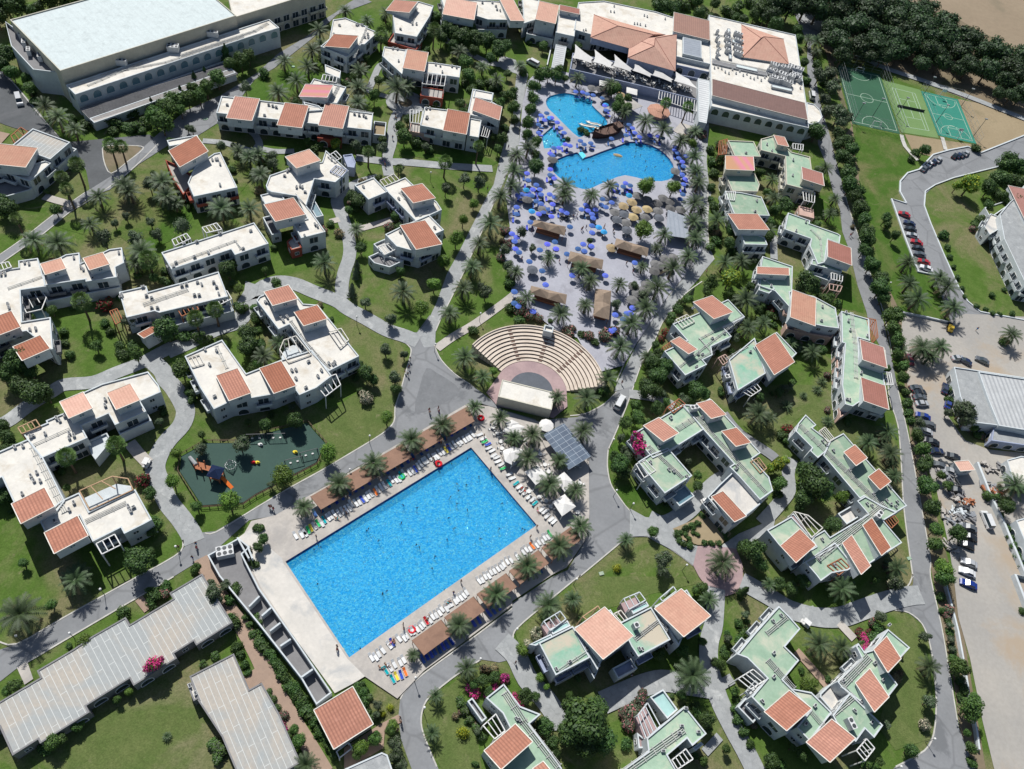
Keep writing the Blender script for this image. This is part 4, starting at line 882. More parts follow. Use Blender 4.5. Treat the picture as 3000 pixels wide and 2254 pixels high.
# ---- service buildings on the right
b = Bld('large low service building with a grey roof and ribbed pale section, right edge', 'service building', 'service_building', wall='wall_white', roof='concrete', ac=0)
b.F(4.4, '31:1640,1510 2900,1700 32:2900,560 1960,345 1780,330 1660,100').F(4.9, '31:1820,1545 2900,1710 32:2900,500 2000,335 1900,120', 'sheet_white', win=False).F(3.2, '32:1950,350 2210,390 2500,430 2500,560 1930,480', 'concrete', 'wall_blue'); b.go()
b = Bld('pale multi-storey block with dark red roof, cut by the right edge beside a lawn', 'hotel block', 'hotel_block', wall='wall_white', roof='concrete', ac=0)
b.F(7, '31:2000,190 2090,80 2200,-10 30:2210,1600 2700,1900 31:2700,900 2230,800 2040,400').T(7.2, 8.2, '30:2300,1550 31:2115,50 2230,250 2600,500', 'tile_dark').F(5, '31:1865,290 1965,185 2085,262 1915,365', 'deck_white').F(3.4, '31:1870,130 2060,70 2080,110 1920,220', 'grass', par=.5, ac=0); b.go()
b = Bld('small brown tiled hut between parked cars on the dirt lane', 'hut', 'hut', ax=None)
b.T(2.8, 3.2, '32:1612,662 1740,650 1778,738 1650,745', 'tile_pale', zb=.3); b.go()
b = Bld('white-roofed shed at the right edge above a large palm', 'shed', 'shed', roof='roof_white', ac=0)
b.F(3.4, '32:2050,650 2200,610 2600,700 2600,950 2140,860', par=.2); b.go()
b = Bld('white villa corner cut by the lower right edge behind a white wall', 'shed', 'shed', roof='roof_white', ac=0)
b.F(4, '32:2120,1190 2210,1150 2600,1180 2600,1500 2300,1480', par=.2); b.go()

# ---- green-roofed houses on the right
b = Bld('green-roofed house with a candy-striped pink tiled roof beside the upper pool walkway', roof='roof_green', wall='wall_cream')
b.F(6.2, '20:1880,1195 2122,1240 2122,1350 1900,1345').T(6.6, 8.4, '20:1840,1345 2085,1355 2092,1475 1845,1465', 'tile_faded', wall='wall_cream').F(6.0, '20:1850,1480 2095,1500 2140,1590 2120,1660 1880,1640', ac=0).P(5.0, '20:1790,1220 1860,1200 1850,1330 1780,1340', 5, 'rust_wood'); b.go()
b = Bld('green-roofed house with one terracotta roof between the walkway and the next house below', roof='roof_green', wall='wall_white')
b.F(6.2, '21:1860,-20 1980,0 2200,70 2195,200 1895,190').T(6.6, 8.5, '21:1895,185 2167,187 2177,326 1918,320').F(6.1, '21:1985,355 2060,335 2205,400 2195,470 1990,430', ac=0).P(6.2, '20:1850,1655 1930,1655 21:1920,70 1840,60', 5); b.go()
b = Bld('upper right green-roofed house by the lane with two small terracotta roofs', roof='roof_green', wall='wall_cream')
b.F(6.2, '20:2150,1200 30:50,1170 180,1290 360,1370 375,1440 400,1645 160,1600 150,1345 -60,1300').T(6.6, 8.2, '30:45,1165 145,1187 178,1268 85,1252').T(6.6, 8.6, '30:290,1420 470,1520 485,1612 300,1545', 'tile_dark').P(6.3, '30:215,1240 305,1250 300,1300 215,1285', 4).P(5.5, '30:300,1650 405,1662 31:400,90 310,70', 4)
b.F(3.3, '31:290,130 400,140 390,210 250,200', 'wall_pink', 'wall_pink', ac=0).A(6, '30:215,1385'); b.go()
b = Bld('green-roofed house with a steep dark terracotta roof touching the service lane', roof='roof_green', wall='wall_white')
b.F(6.2, '31:180,200 355,215 370,290 555,320 630,375 615,440 510,400 500,600 430,620 370,480 365,380 130,330').T(6.6, 8.8, '31:515,400 715,490 724,635 515,555', 'tile_dark').F(5.8, '31:510,600 640,635 640,690 530,660 380,640 370,590', ac=0)
b.F(3.4, '31:360,640 540,690 545,760 350,710', 'glass_blue', ac=0, par=.2).P(5.6, '31:545,695 645,715 640,770 545,750', 4).P(4.8, '31:530,790 640,810 620,860 530,840', 3, 'wall_pink'); b.pipe(6.1, '31:370,320 450,400 470,600', 2); b.go()
b = Bld('green-roofed house with a narrow terracotta strip roof beside red bougainvillea', roof='roof_green', wall='wall_white')
b.F(6.2, '21:2160,560 31:195,620 208,860 195,1000 60,850 21:2120,800').T(6.6, 8.2, '21:2110,645 31:185,650 180,722 21:2115,700').F(6.0, '21:2120,830 2160,720 31:60,830 0,880', ac=0); b.go()
b = Bld('house with a big pale terracotta roof and green flat roof over shaded pink balconies', roof='roof_green', wall='wall_white', bal='wall_pink')
b.F(6.2, '31:200,850 415,905 590,1000 608,1165 505,1160 410,1140 190,1092').T(6.7, 9.0, '31:205,852 417,902 410,1142 188,1092', 'tile_pale').F(3.4, '31:150,1130 190,1100 600,1180 560,1240 160,1200', 'wall_pink', 'wall_pink', par=.8, ac=0); b.go()
b = Bld('long green-roofed house beside the lane with two dark terracotta roofs and rust pergola', roof='roof_green', wall='wall_white')
b.F(6.2, '31:625,1020 850,1085 905,1290 790,1255 780,1480 985,1540 1010,1662 32:1050,230 825,125 740,180 690,180 640,0 31:700,1310 650,1300').T(6.6, 8.8, '31:790,1257 1000,1350 1027,1536 818,1430', 'tile_dark').T(6.6, 8.9, '31:800,1602 1010,1662 32:1045,232 825,125', 'tile_dark')
b.F(3.2, '31:590,1150 630,1150 700,1500 32:700,230 640,270 600,30', 'paving_pink', 'wall_pink', par=.9, ac=0).P(5.8, '31:845,1085 930,1100 950,1250 900,1300', 5, 'rust_wood').P(5.6, '31:985,1545 1060,1560 1080,1662 1010,1662', 4).A(6, '31:670,1040 690,1110 705,1190 800,1560'); b.pipe(6.1, '31:720,1040 750,1300 760,1600', 3); b.go()
b = Bld('green-roofed house of stepped blocks right of the promenade with two terracotta roofs', roof='roof_green', wall='wall_white')
b.F(6.3, '21:1860,925 2012,1065 1830,1172 1892,1235 1722,1340 1732,1400 1655,1445 1672,1480 1505,1587 1325,1385 1480,1270 1400,1120 1620,1035').T(6.7, 9.0, '21:1720,885 1570,955 1750,1107 1902,1022').T(6.7, 8.6, '21:1440,1245 1370,1287 1520,1397 1607,1357')
b.P(6.4, '21:1415,1100 1510,1055 1575,1115 1470,1170', 4, 'roof_white').P(5, '21:1300,1340 1370,1290 1400,1340 1340,1380', 4, 'rust_wood').A(6, '21:1725,1265 1605,1400 1590,1510 1560,1005').pipe(6.1, '21:1990,1070 1620,1265 1720,1380 1520,1490', 2).pipe(6.1, '21:1440,1510 1990,1080', 2); b.go()
b = Bld('worn green flat roof with a steep terracotta half, beside the stepped green house', roof='roof_green_worn', wall='wall_white', bal='wall_blue')
b.F(6.3, '21:1836,1474 2056,1287 31:24,1535 22:1988,25').F(6.4, '21:2085,1335 31:75,1205 250,1388 70,1567', 'roof_green').T(6.8, 9.2, '21:2082,1330 31:75,1205 215,1476 68,1567').P(5.0, '21:1780,1430 1840,1400 1880,1450 1820,1490', 3, 'wall_pink')
b.P(5, '22:1990,60 2110,-10 2150,40 2060,100', 4).BA(3, '21:1850,1620', 2, 1, 30).pipe(6.1, '21:1850,1440 2030,1330', 2); b.go()
b = Bld('square green-roofed house built around a grassy court, with four terracotta roofs', roof='roof_green', wall='wall_white')
b.F(6.3, '22:1040,410 1490,170 1650,385 1370,562 1190,620').F(6.35, '22:1190,600 1370,562 1555,787 1345,917 1060,680').F(6.4, '22:1490,168 1600,175 1710,118 2152,592 2055,640 2210,760 32:40,900 22:2150,1005 1960,790 1880,720 1905,670 1650,385')
b.F(5.6, '22:1885,730 1960,790 2150,1005 2005,1140 1910,1210 1700,1000 1790,860', 'deck_white', 'wall_white', par=.7, ac=0)
b.T(6.7, 9.0, '22:1270,285 1130,350 1310,497 1437,412').T(6.8, 9.0, '22:1710,118 1598,172 1725,312 1842,240').T(6.8, 9.0, '22:1930,358 1813,412 1940,552 2057,482').T(5.9, 7.6, '22:1815,905 1722,977 1930,1197 2012,1122')
b.P(6.3, '22:1340,195 1440,120 1495,165 1395,245', 5, 'rust_wood').P(6.1, '22:1070,685 1150,648 1240,740 1140,802', 3, 'white_paint').P(6.3, '22:2060,665 2130,628 2198,720 2142,762', 3, 'tan_wood')
b.F(3.2, '22:1370,960 1500,840 1565,980 1440,1040', 'glass_blue', par=.3, ac=0).BA(6, '22:1555,225', 2, 1, 30).A(6, '22:1365,290 1350,735 1390,750 1505,795 1190,580').pipe(6.1, '22:1180,530 1470,800', 3).pipe(6.1, '22:1430,380 1590,280', 4).pipe(6.1, '22:1600,280 1960,680 2190,930', 3); b.go()
b = Bld('long bent green-roofed house with five terracotta roofs beside the lower lane', roof='roof_green', wall='wall_white')
b.F(6.3, '32:325,255 418,345 385,372 540,492 500,575 430,632 365,570 380,540 240,400 262,330', snapit=False).F(6.34, '32:480,602 532,490 645,408 1197,1037 1120,1102 975,1050 830,960 790,987')
b.F(6.38, '32:985,1040 1120,1102 985,1172 1140,1325 800,1642 590,1390 310,1512 385,1330 470,1245 565,1330 850,1090 770,1010 830,955').F(6.3, '32:0,1270 170,1130 385,1330 410,1385 240,1537 100,1390').F(6.2, '32:300,1517 590,1385 645,1365 760,1560 690,1600 550,1625 33:460,45 420,-10')
b.T(6.8, 8.8, '32:750,518 650,580 760,702 857,630').T(6.8, 8.8, '32:957,728 860,790 967,912 1062,830').T(6.8, 9.2, '32:895,1148 815,1213 977,1477 1062,1405').T(6.8, 9.2, '32:720,1298 638,1363 802,1642 887,1560').T(6.7, 9.0, '32:275,1243 103,1390 240,1538 412,1385')
b.P(6.3, '32:438,402 490,365 572,465 520,497', 4, 'roof_white').P(6.0, '32:1010,1165 1090,1130 1127,1180 1065,1237', 4, 'rust_wood').P(6.5, '32:225,1095 345,1127 472,1235 372,1320', 3, 'roof_white').P(6.0, '32:510,1562 630,1498 702,1570 612,1642', 4, 'rust_wood')
b.F(3.2, '32:608,1110 770,1010 842,1092 682,1217', 'deck_white', par=.8, ac=0, win=False).F(3.2, '32:160,1140 225,1105 370,1310 300,1290', 'paving_pink', par=.3, ac=0, win=False)
b.BA(6, '32:930,1145', 2, 1, 60).A(6, '32:500,525 700,740 905,950 1110,1015 1020,1005 1045,885 440,1510').pipe(6.1, '32:275,350 975,1040', 4).pipe(6.1, '32:1010,1030 420,1500', 5); b.go()
b = Bld('green-roofed house with a broad worn middle and two large terracotta roofs, lower centre', roof='roof_green_worn', wall='wall_white', bal='wall_blue')
b.F(6.3, '23:215,603 500,410 667,650 425,880').F(6.35, '23:955,403 1190,245 1357,517 1110,714 1030,600').F(6.2, '23:560,460 805,270 1030,520 1000,560 780,715 740,800 640,640', 'roof_green', ac=0).F(6.25, '23:1240,270 1465,110 1700,340 1475,520 1440,600', 'roof_green', ac=0)
b.T(6.8, 9.4, '23:805,260 543,445 780,722 1042,512', 'tile_pale').T(6.8, 9.4, '23:1465,103 1233,270 1475,527 1712,340', 'tile_pale')
b.F(5.7, '23:330,462 470,368 502,410 360,512', 'roof_aqua', par=.2, ac=0, win=False).F(5.7, '23:1030,292 1150,203 1182,242 1050,332', 'roof_aqua', par=.2, ac=0, win=False).F(5.6, '23:170,590 330,480 350,512 225,600', 'roof_aqua', par=.2, ac=0, win=False)
b.P(6.0, '23:275,385 415,298 465,365 330,467', 3, 'wall_white', 3, 'paving_pink').P(6.0, '23:965,190 1100,133 1152,202 1010,282', 3, 'wall_white', 3, 'paving_pink').P(6.2, '23:610,345 742,253 765,292 645,372', 1, 'tan_wood').P(6.2, '23:1275,185 1392,85 1418,122 1300,212', 1, 'wall_white').P(6.0, '23:880,320 940,290 1000,370 950,400', 2, 'roof_white')
b.F(3.2, '23:845,785 1030,720 1082,770 938,893', 'wall_blue', par=1.0, ac=0, win=False).F(3.3, '23:400,900 430,880 665,650 745,805 715,870 630,760 410,935', 'wall_grey', par=.9, ac=0, win=False).BA(6, '23:1055,440', 1, 1, 35).A(6, '23:640,625 380,800 1095,625 1335,445').pipe(6.1, '23:400,810 640,650', 2).pipe(6.1, '23:1060,540 1260,385 1340,470', 3).pipe(6.1, '23:660,640 750,780', 2); b.go()
b = Bld('green-roofed house with a pale blue terrace and pink deck under pergolas, bottom centre', roof='roof_green', wall='wall_white')
b.F(6.3, '23:1150,1402 1492,1115 1682,1355 1557,1462 1512,1397 1345,1540 1430,1690 940,1690 1190,1492').F(4.2, '23:1190,1037 1305,970 1432,1147 1342,1227', 'roof_aqua', par=.5, ac=0).P(5.0, '23:1085,1195 1170,1090 1280,1290 1160,1400', 4, 'wall_white', 3, 'paving_pink')
b.F(3.1, '23:1060,1330 1150,1400 1190,1490 1110,1470', 'paving_pink', ac=0, par=.6).P(5.8, '23:1380,1582 1500,1487 1562,1575 1430,1662', 4).F(4.6, '23:1560,1475 1630,1425 1655,1450 1585,1505', 'roof_aqua', ac=0, par=.15).A(6, '23:1495,1140 1300,1505 1440,1350 1460,1290').pipe(6.1, '23:1480,1320 960,1690', 4); b.go()
b = Bld('green-roofed house with one terracotta roof among pink bougainvillea at the bottom', roof='roof_green', wall='wall_white')
b.F(6.3, '13:1945,1060 2150,930 23:-20,950 30,1100 235,1180 160,1282 430,1650 440,1700 60,1700 13:2110,1680 1975,1480 2180,1330 2130,1180').T(6.7, 9.0, '23:57,1262 13:1972,1480 2110,1690 23:150,1432').T(6.6, 8.4, '23:265,1585 180,1662 260,1760 350,1690')
b.P(5.6, '13:1960,1285 2070,1185 2150,1330 2060,1400', 3, 'white_paint').F(3.2, '13:1815,1080 1860,1050 2000,1210 1960,1250', 'wall_grey', ac=0, par=.8).pipe(6.1, '23:-60,1000 100,1250 400,1640', 4); b.go()
b = Bld('L-shaped green-roofed house with two terracotta roofs right of the central garden path', roof='roof_green', wall='wall_white')
b.F(6.3, '33:95,250 185,342 280,465 150,588 270,737 140,862 360,1158 130,1360 23:2080,1010 2200,890 2060,712 1950,672 2090,490').T(6.7, 9.2, '33:202,963 -5,1142 130,1358 358,1157').F(6.2, '33:205,965 385,998 560,1187 350,1412 250,1300 360,1158')
b.T(6.6, 9.1, '33:567,1208 350,1412 510,1622 737,1417').F(6.35, '33:545,1170 722,1020 1002,1287 910,1387 852,1325 735,1430 565,1210').F(3.2, '23:1935,1110 2070,1010 2200,1170 2060,1240', 'wall_grey', par=.8, ac=0, win=False).P(5.5, '23:1950,880 2080,800 2190,890 2060,970', 4)
b.P(5.8, '33:762,1502 850,1400 920,1480 835,1590', 4).BA(6, '33:690,1280', 2, 1, 120).A(6, '33:890,1260 45,660 45,865 400,1115 800,1075').pipe(6.1, '33:-10,490 160,350', 3).pipe(6.1, '33:0,720 220,970', 4).pipe(6.1, '33:360,1150 470,1280', 3).pipe(6.1, '33:560,1180 740,1030', 4); b.go()
b = Bld('green-roofed wing with two terracotta roofs and red bougainvillea beside the lower lane', roof='roof_green', wall='wall_white')
b.F(6.3, '33:600,907 810,702 760,602 780,572 835,650 905,630 1035,450 1227,612 1145,702 1045,832 1122,932 1040,1037 920,1170 722,1020 640,960', snapit=False).T(6.7, 9.2, '33:1025,515 908,627 1035,832 1147,705').T(6.7, 9.2, '33:880,793 748,915 920,1172 1042,1037')
b.F(3.2, '33:450,1000 540,930 640,960 720,1030 570,1160 450,1060', 'deck_white', par=.5, ac=0, win=False).A(6, '33:915,745 1040,420').pipe(6.1, '33:640,930 870,690', 5).pipe(6.1, '33:640,940 740,1040', 3); b.go()

# ---- the main hotel above the upper pools
b = Bld('main hotel complex with hipped terracotta roofs and white plant roofs above the lagoon pools', 'hotel', 'hotel', wall='wall_white', ac=.6)
b.F(6.5, '20:590,20 760,10 1240,100 1395,165 1395,310 1000,300 690,300 520,240', ac=0).F(6.6, '20:1395,110 1705,180 1720,560 1410,480')
b.F(5.2, '20:1410,483 1722,560 1722,640 1405,545', 'deck_white', 'wall_blue', ac=0, arch=True).F(6.7, '20:1700,130 30:235,300 330,880 345,1115 20:1722,905', arch=True)
b.F(6.9, '30:335,885 400,900 450,950 470,1010 440,1055 380,1075 340,1065', 'roof_white', ac=0, snapit=False).F(3.9, '20:495,585 530,480 1400,635 1700,690 1615,820 1590,870 1200,762', 'wall_grey', 'wall_blue', par=.9, ac=0, win=False)
b.H(8.3, 11, '20:690,320 715,135 1400,300 1015,412', '20:790,228 1225,300')
b.items[-1] = ('H', 8.3, 11, W('20:690,322 1015,412 1300,300 717,135', 8.3), W('20:915,225 1225,300', 11), 'tile_pale', 6.0, 'wall_blue')
b.items.append(('H', 8.2, 11.2, W('20:1012,497 1400,607 1412,305 1030,330', 8.2), W('20:1228,398 1236,330', 11.2), 'tile_pale', 3.8, 'wall_blue'))
b.items.append(('H', 7.2, 9.4, W('20:2000,490 30:170,547 125,340 20:1990,222', 7.2), W('20:2150,330 2175,318', 9.4), 'tile_pale', 6.3, 'wall_white'))
b.T(7.2, 8.0, '20:1395,110 1708,180 1706,352 1393,272', 'tile_wood').T(7.1, 8.4, '20:1730,683 30:325,893 337,1036 20:1724,828', 'tile_brown')
b.F(7.4, '20:1470,320 1636,356 1636,505 1480,462', 'sheet_grey', par=.05, z0=6.4, ac=0, win=False).F(4.0, '20:372,388 477,402 432,602 347,585', 'sheet_white', par=.1, ac=0, win=False).F(5.2, '20:1625,690 1712,690 1705,900 1650,1062 1590,1045', 'sheet_white', par=.1, ac=0, win=False)
b.P(3.6, '20:1275,785 1600,868 1592,965 1265,855', 14, 'white_paint')
rr = random.Random(3)
for i in range(13): b.BA(6.4, '20:%d,%d' % (1770+(i % 3)*85+rr.uniform(-8, 8), 300+(i//3)*52+rr.uniform(-8, 8)+(i % 3)*14), 1+i % 3, 1, -12)
for i in range(22): x = 15+(i % 8)*35; b.BA(6.4, '30:%d,%d' % (x+rr.uniform(-8, 8), 575+x*.22+(i//8)*62+rr.uniform(-10, 10)), 1+i % 3, 1+i % 2, -12)
for i in range(15): x = 1745+i*31; b.A(6.35, '20:%d,%d' % (x, 590+(i*31)*.2+rr.uniform(-15, 30)))
b.F(6.75, '20:1730,515 2205,640 2200,665 1728,545', 'wall_grey', 'metal', par=.05, z0=6.4, win=False, ac=0).F(7.0, '30:0,600 290,690 286,715 -5,628', 'wall_grey', 'metal', par=.05, z0=6.4, win=False, ac=0).F(6.9, '20:1860,250 1885,255 1895,515 1868,510', 'roof_cool', 'metal', par=.05, z0=6.4, win=False, ac=0)
b.F(7.1, '20:1900,345 1975,360 1970,385 1898,370', 'roof_cool', 'metal', par=.05, z0=6.4, win=False, ac=0).F(7.0, '20:1935,560 2120,600 2115,625 1930,585', 'roof_cool', 'metal', par=.05, z0=6.4, win=False, ac=0).F(7.0, '30:30,730 210,780 205,800 28,752', 'roof_cool', 'metal', par=.05, z0=6.4, win=False, ac=0).F(7.4, '30:200,560 280,580 290,650 215,640', 'metal', 'metal', par=.3, z0=6.4, win=False, ac=0)
b.pipe(6.4, '20:1870,260 1880,520', 3); b.pipe(6.4, '20:1730,520 30:0,620 290,700', 5); b.pipe(6.4, '20:1740,300 1980,350', 3); b.pipe(6.4, '20:1740,560 2200,650', 2)
b.A(6.1, '20:850,105 880,110 880,60 1140,140 1165,150 1055,210 1080,212 1105,218 1150,228 1320,170 615,270 635,265 620,290'); b.go()
# ================================================================== NAMING REPEATS: where each one is, told by what it stands near
LM = [("the big pool's far corner", 1017, 968), ("the big pool's right corner", 1158, 1136), ("the big pool's bottom corner", 754, 1421), ("the big pool's left corner", 617, 1214),
 ("the amphitheatre", 1160, 770), ("the stage building", 1135, 860), ("the dark green playground", 560, 1000), ("the lagoon pool with slides", 1240, 245), ("the small square pool", 1195, 300),
 ("the kidney-shaped pool", 1330, 365), ("the dark soccer court", 1875, 215), ("the teal basketball court", 2040, 240), ("the pink paved roundabout", 1565, 1215), ("the sandy garden bed", 1525, 1150),
 ("the square courtyard house", 1500, 970), ("the two worn green roofs", 1340, 1345), ("the tiled pool pavilion", 740, 1550), ("the changing rooms", 640, 1380), ("the long grid-roofed building", 250, 1430),
 ("the huge pale hall", 280, 80), ("the hotel's hipped roofs", 1400, 95), ("the hotel's plant roof", 1650, 120), ("the nine parked cars", 1978, 530), ("the large service building", 2150, 870),
 ("the dark asphalt triangle", 935, 840), ("the solar-panel canopy", 1228, 960), ("the red-terraced house at top", 880, 70), ("the round paved island", 875, 222), ("the dirt parking lane", 2110, 1240),
 ("the lower right double house", 1800, 1500), ("the glazed court on the left", 85, 650), ("the rust-framed terrace", 235, 1050), ("the four-roof white house", 620, 760), ("the long three-roof terrace", 640, 265),
 ("the drive's triangular island", 265, 335), ("the pergola-ended white terrace", 370, 640), ("the rainbow-roofed house", 680, 195), ("the lawn terrace house", 1000, 270), ("the U-shaped house", 880, 460),
 ("the candy-striped roof", 1600, 355), ("the bent green house", 1840, 1010), ("the pink-balconied house", 1735, 665), ("the steep roofed green house", 1800, 555), ("the stepped green house", 1520, 700),
 ("the white walled pale-blue terrace", 1430, 1520), ("the bottom bougainvillea house", 1100, 1550), ("the bottom left lawn", 300, 1600), ("the bare field", 2150, 60), ("the palm-ringed turning circle", 2180, 745),
 ("the club room by the brick path", 530, 1500), ("the long flat-roofed terrace", 460, 545), ("the brown beach bars", 1250, 590), ("the lane's lower end", 2010, 1450), ("the lower curved walk", 1800, 1320)]
ORD = ['nearest', 'second nearest', 'third nearest', 'fourth nearest', 'fifth nearest', 'sixth nearest', 'seventh nearest', 'eighth nearest', 'ninth nearest', 'tenth nearest', 'eleventh nearest', 'twelfth nearest'] + ['%dth nearest' % i for i in range(13, 200)]
NAMED = []; SHRUBS = []           # (object, description, point)
def near(o, desc, p=None):
    NAMED.append((o, desc, PX(p if p is not None else o.location)))
def finish_names():
    D = {}
    for o, desc, q in NAMED:
        k = min(LM, key=lambda l: hypot(l[1]-q[0], l[2]-q[1])); dx, dy = q[0]-k[1], q[1]-k[2]
        a = int(round(atan2(dy, dx)/(pi/4))) % 8
        d = ('right of', 'lower right of', 'below', 'lower left of', 'left of', 'upper left of', 'above', 'upper right of')[a]
        D.setdefault((desc, d, k[0]), []).append((hypot(dx, dy), o))
    for (desc, d, k), L in D.items():
        L.sort(key=lambda t: t[0])
        for i, (_, o) in enumerate(L):
            o['label'] = (desc+', '+(ORD[i]+' ' if len(L) > 1 else '')+d+' '+k)
# ================================================================== VEGETATION
def palm_crown(seed, n=34, droop=1.0):
    R_ = random.Random(seed); b = MB()
    for i in range(n):
        ph = i*2.39996+R_.uniform(-.15, .15); t = (i+.5)/n
        el = 1.2-1.55*t**.9+R_.uniform(-.1, .1); L = (.78+.28*sin(min(1, t*1.4)*pi*.5))*R_.uniform(.9, 1.08)
        pos = Vector((0, 0, .05)); seg = 7; pts = [pos.copy()]; e = el
        for k in range(seg):
            d = Vector((cos(ph)*cos(e), sin(ph)*cos(e), sin(e))); pos = pos+d*(L/seg); pts.append(pos.copy()); e -= (.12+.07*t)*droop
        side = Vector((-sin(ph), cos(ph), 0))
        b.m = 1 if (t > .82 and R_.random() < .5) else 0
        for k in range(seg):
            a, c = pts[k], pts[k+1]; ax = (c-a).normalized(); up = side.cross(ax)*-1
            b.face([a-side*.012, c-side*.009, c+side*.009, a+side*.012])
            if k == 0: continue
            wdt = .15*(1-abs((k-2.6)/5.0)**2)+.025
            for s in (-1, 1):
                for q in (0.0, .5):
                    r = a.lerp(c, q); tip = r+side*s*wdt+ax*wdt*.75-Vector((0, 0, .25*wdt))+up*(.15*wdt)
                    b.face([r, r+ax*.055, tip] if s > 0 else [r+ax*.055, r, tip])
    return b.mesh('palm_crown', ['leaf_palm', 'leaf_dry'])
def fan_crown(seed):
    R_ = random.Random(seed); b = MB()
    for i in range(46):
        ph = i*2.39996; t = (i+.5)/46; el = 1.3-2.1*t; d = Vector((cos(ph)*cos(el), sin(ph)*cos(el), sin(el))); c = d*.5
        s = Vector((-sin(ph), cos(ph), 0)); u = s.cross(d)
        for k in range(9):
            a = (k-4)*.32; v = (d*cos(a)+s*sin(a)).normalized(); v2 = (d*cos(a+.2)+s*sin(a+.2)).normalized()
            L = .5*(1-.03*abs(k-4))*R_.uniform(.85, 1.1); b.face([c, c+v*L*.85, c+((v+v2)*.5*L)-Vector((0, 0, .08)), c+v2*L*.8])
        b.face([Vector((0, 0, 0)), c-s*.01, c+s*.01])
    return b.mesh('fan_palm_crown', 'leaf_mid')
def blob_crown(seed, mats, nb=9, leaves=1500, size=.085, flat=.85, lop=.35, accent=0.0):
    R_ = random.Random(seed); b = MB(); B = [(Vector((0, 0, 0)), .72)]
    for i in range(nb):
        a = R_.uniform(0, 2*pi); z = R_.uniform(-.35, .55); rr = R_.uniform(.35, .68)*lop*1.9
        B.append((Vector((cos(a)*rr, sin(a)*rr, z*flat)), R_.uniform(.26, .46)))
    for i in range(leaves):
        c, r = B[0] if R_.random() < .22 else R_.choice(B[1:])
        d = Vector((R_.gauss(0, 1), R_.gauss(0, 1), R_.gauss(.15, 1))).normalized()
        p = c+Vector((d.x, d.y, d.z*flat))*r*R_.uniform(.72, 1.06)
        n = (d+Vector((R_.gauss(0, .45), R_.gauss(0, .45), R_.gauss(.2, .45)))).normalized(); t = n.orthogonal().normalized(); t.rotate(Matrix.Rotation(R_.uniform(0, 6.28), 3, n)); u = n.cross(t)
        s = size*R_.uniform(.6, 1.35); b.m = 1 if (accent and R_.random() < accent) else 0
        b.face([p-t*s, p-u*s*.6, p+t*s, p+u*s*.6])
    # a dense inner mass so that the crown is not see-through everywhere
    b.m = 0
    for c, r in B:
        rr = r*.66
        for i in range(5):
            for j in range(3):
                t0, t1 = 2*pi*i/5, 2*pi*(i+1)/5; p0, p1 = -pi/2+pi*j/3, -pi/2+pi*(j+1)/3
                q = [c+Vector((cos(p)*cos(t), cos(p)*sin(t), sin(p)*flat))*rr for p, t in ((p0, t0), (p0, t1), (p1, t1), (p1, t0))]
                if j == 0: q = q[1:]
                if j == 2: q = [q[0], q[1], q[2]]
                b.face(q)
    return b.mesh('crown', mats)
def cone_crown(seed, mats, n=900, size=.09, k=3.2):
    R_ = random.Random(seed); b = MB()
    for i in range(n):
        z = R_.random(); r = (1-z)**.7*(.9+.25*sin(z*17+seed)); a = R_.uniform(0, 6.283); rr = r*R_.uniform(.6, 1.0)
        p = Vector((cos(a)*rr, sin(a)*rr, z*k)); d = Vector((cos(a), sin(a), R_.uniform(-.1, .8))).normalized(); t = d.orthogonal().normalized(); u = d.cross(t); s = size*R_.uniform(.7, 1.5)
        b.face([p-t*s, p-u*s, p+t*s, p+u*s*1.3])
    b.tube((0, 0, 0), (0, 0, k*.93), .55, .03, 6, False)
    return b.mesh('crown', mats)
def trunkmesh(r0, r1, limbs=0, name='trunk', bulge=False, seed=1):
    b = MB(); R_ = random.Random(seed)
    b.tube((0, 0, 0), (.02, .01, .5), r0, (r0+r1)/2, 8, False); b.tube((.02, .01, .5), (0, 0, 1), (r0+r1)/2, r1, 8, False)
    for i in range(limbs):
        a = i*2*pi/limbs+R_.random(); b.tube((0, 0, .62+.06*i), (cos(a)*.42, sin(a)*.42, 1.0+R_.uniform(.0, .2)), r1*.7, r1*.25, 5, False)
    return b.mesh(name, 'trunk')
PALMS = [palm_crown(i, 32+i*3, .8+.12*i) for i in range(5)]
FANS = [fan_crown(i) for i in range(2)]
PTR = trunkmesh(.27, .22); FTR = trunkmesh(.30, .19); TTR = trunkmesh(.16, .09, 4); CTR = trunkmesh(.15, .1)
def crowns(mats, n, **k): return [blob_crown(11*i+len(mats)+sum(map(ord, mats[0])), mats, **k) for i in range(n)]
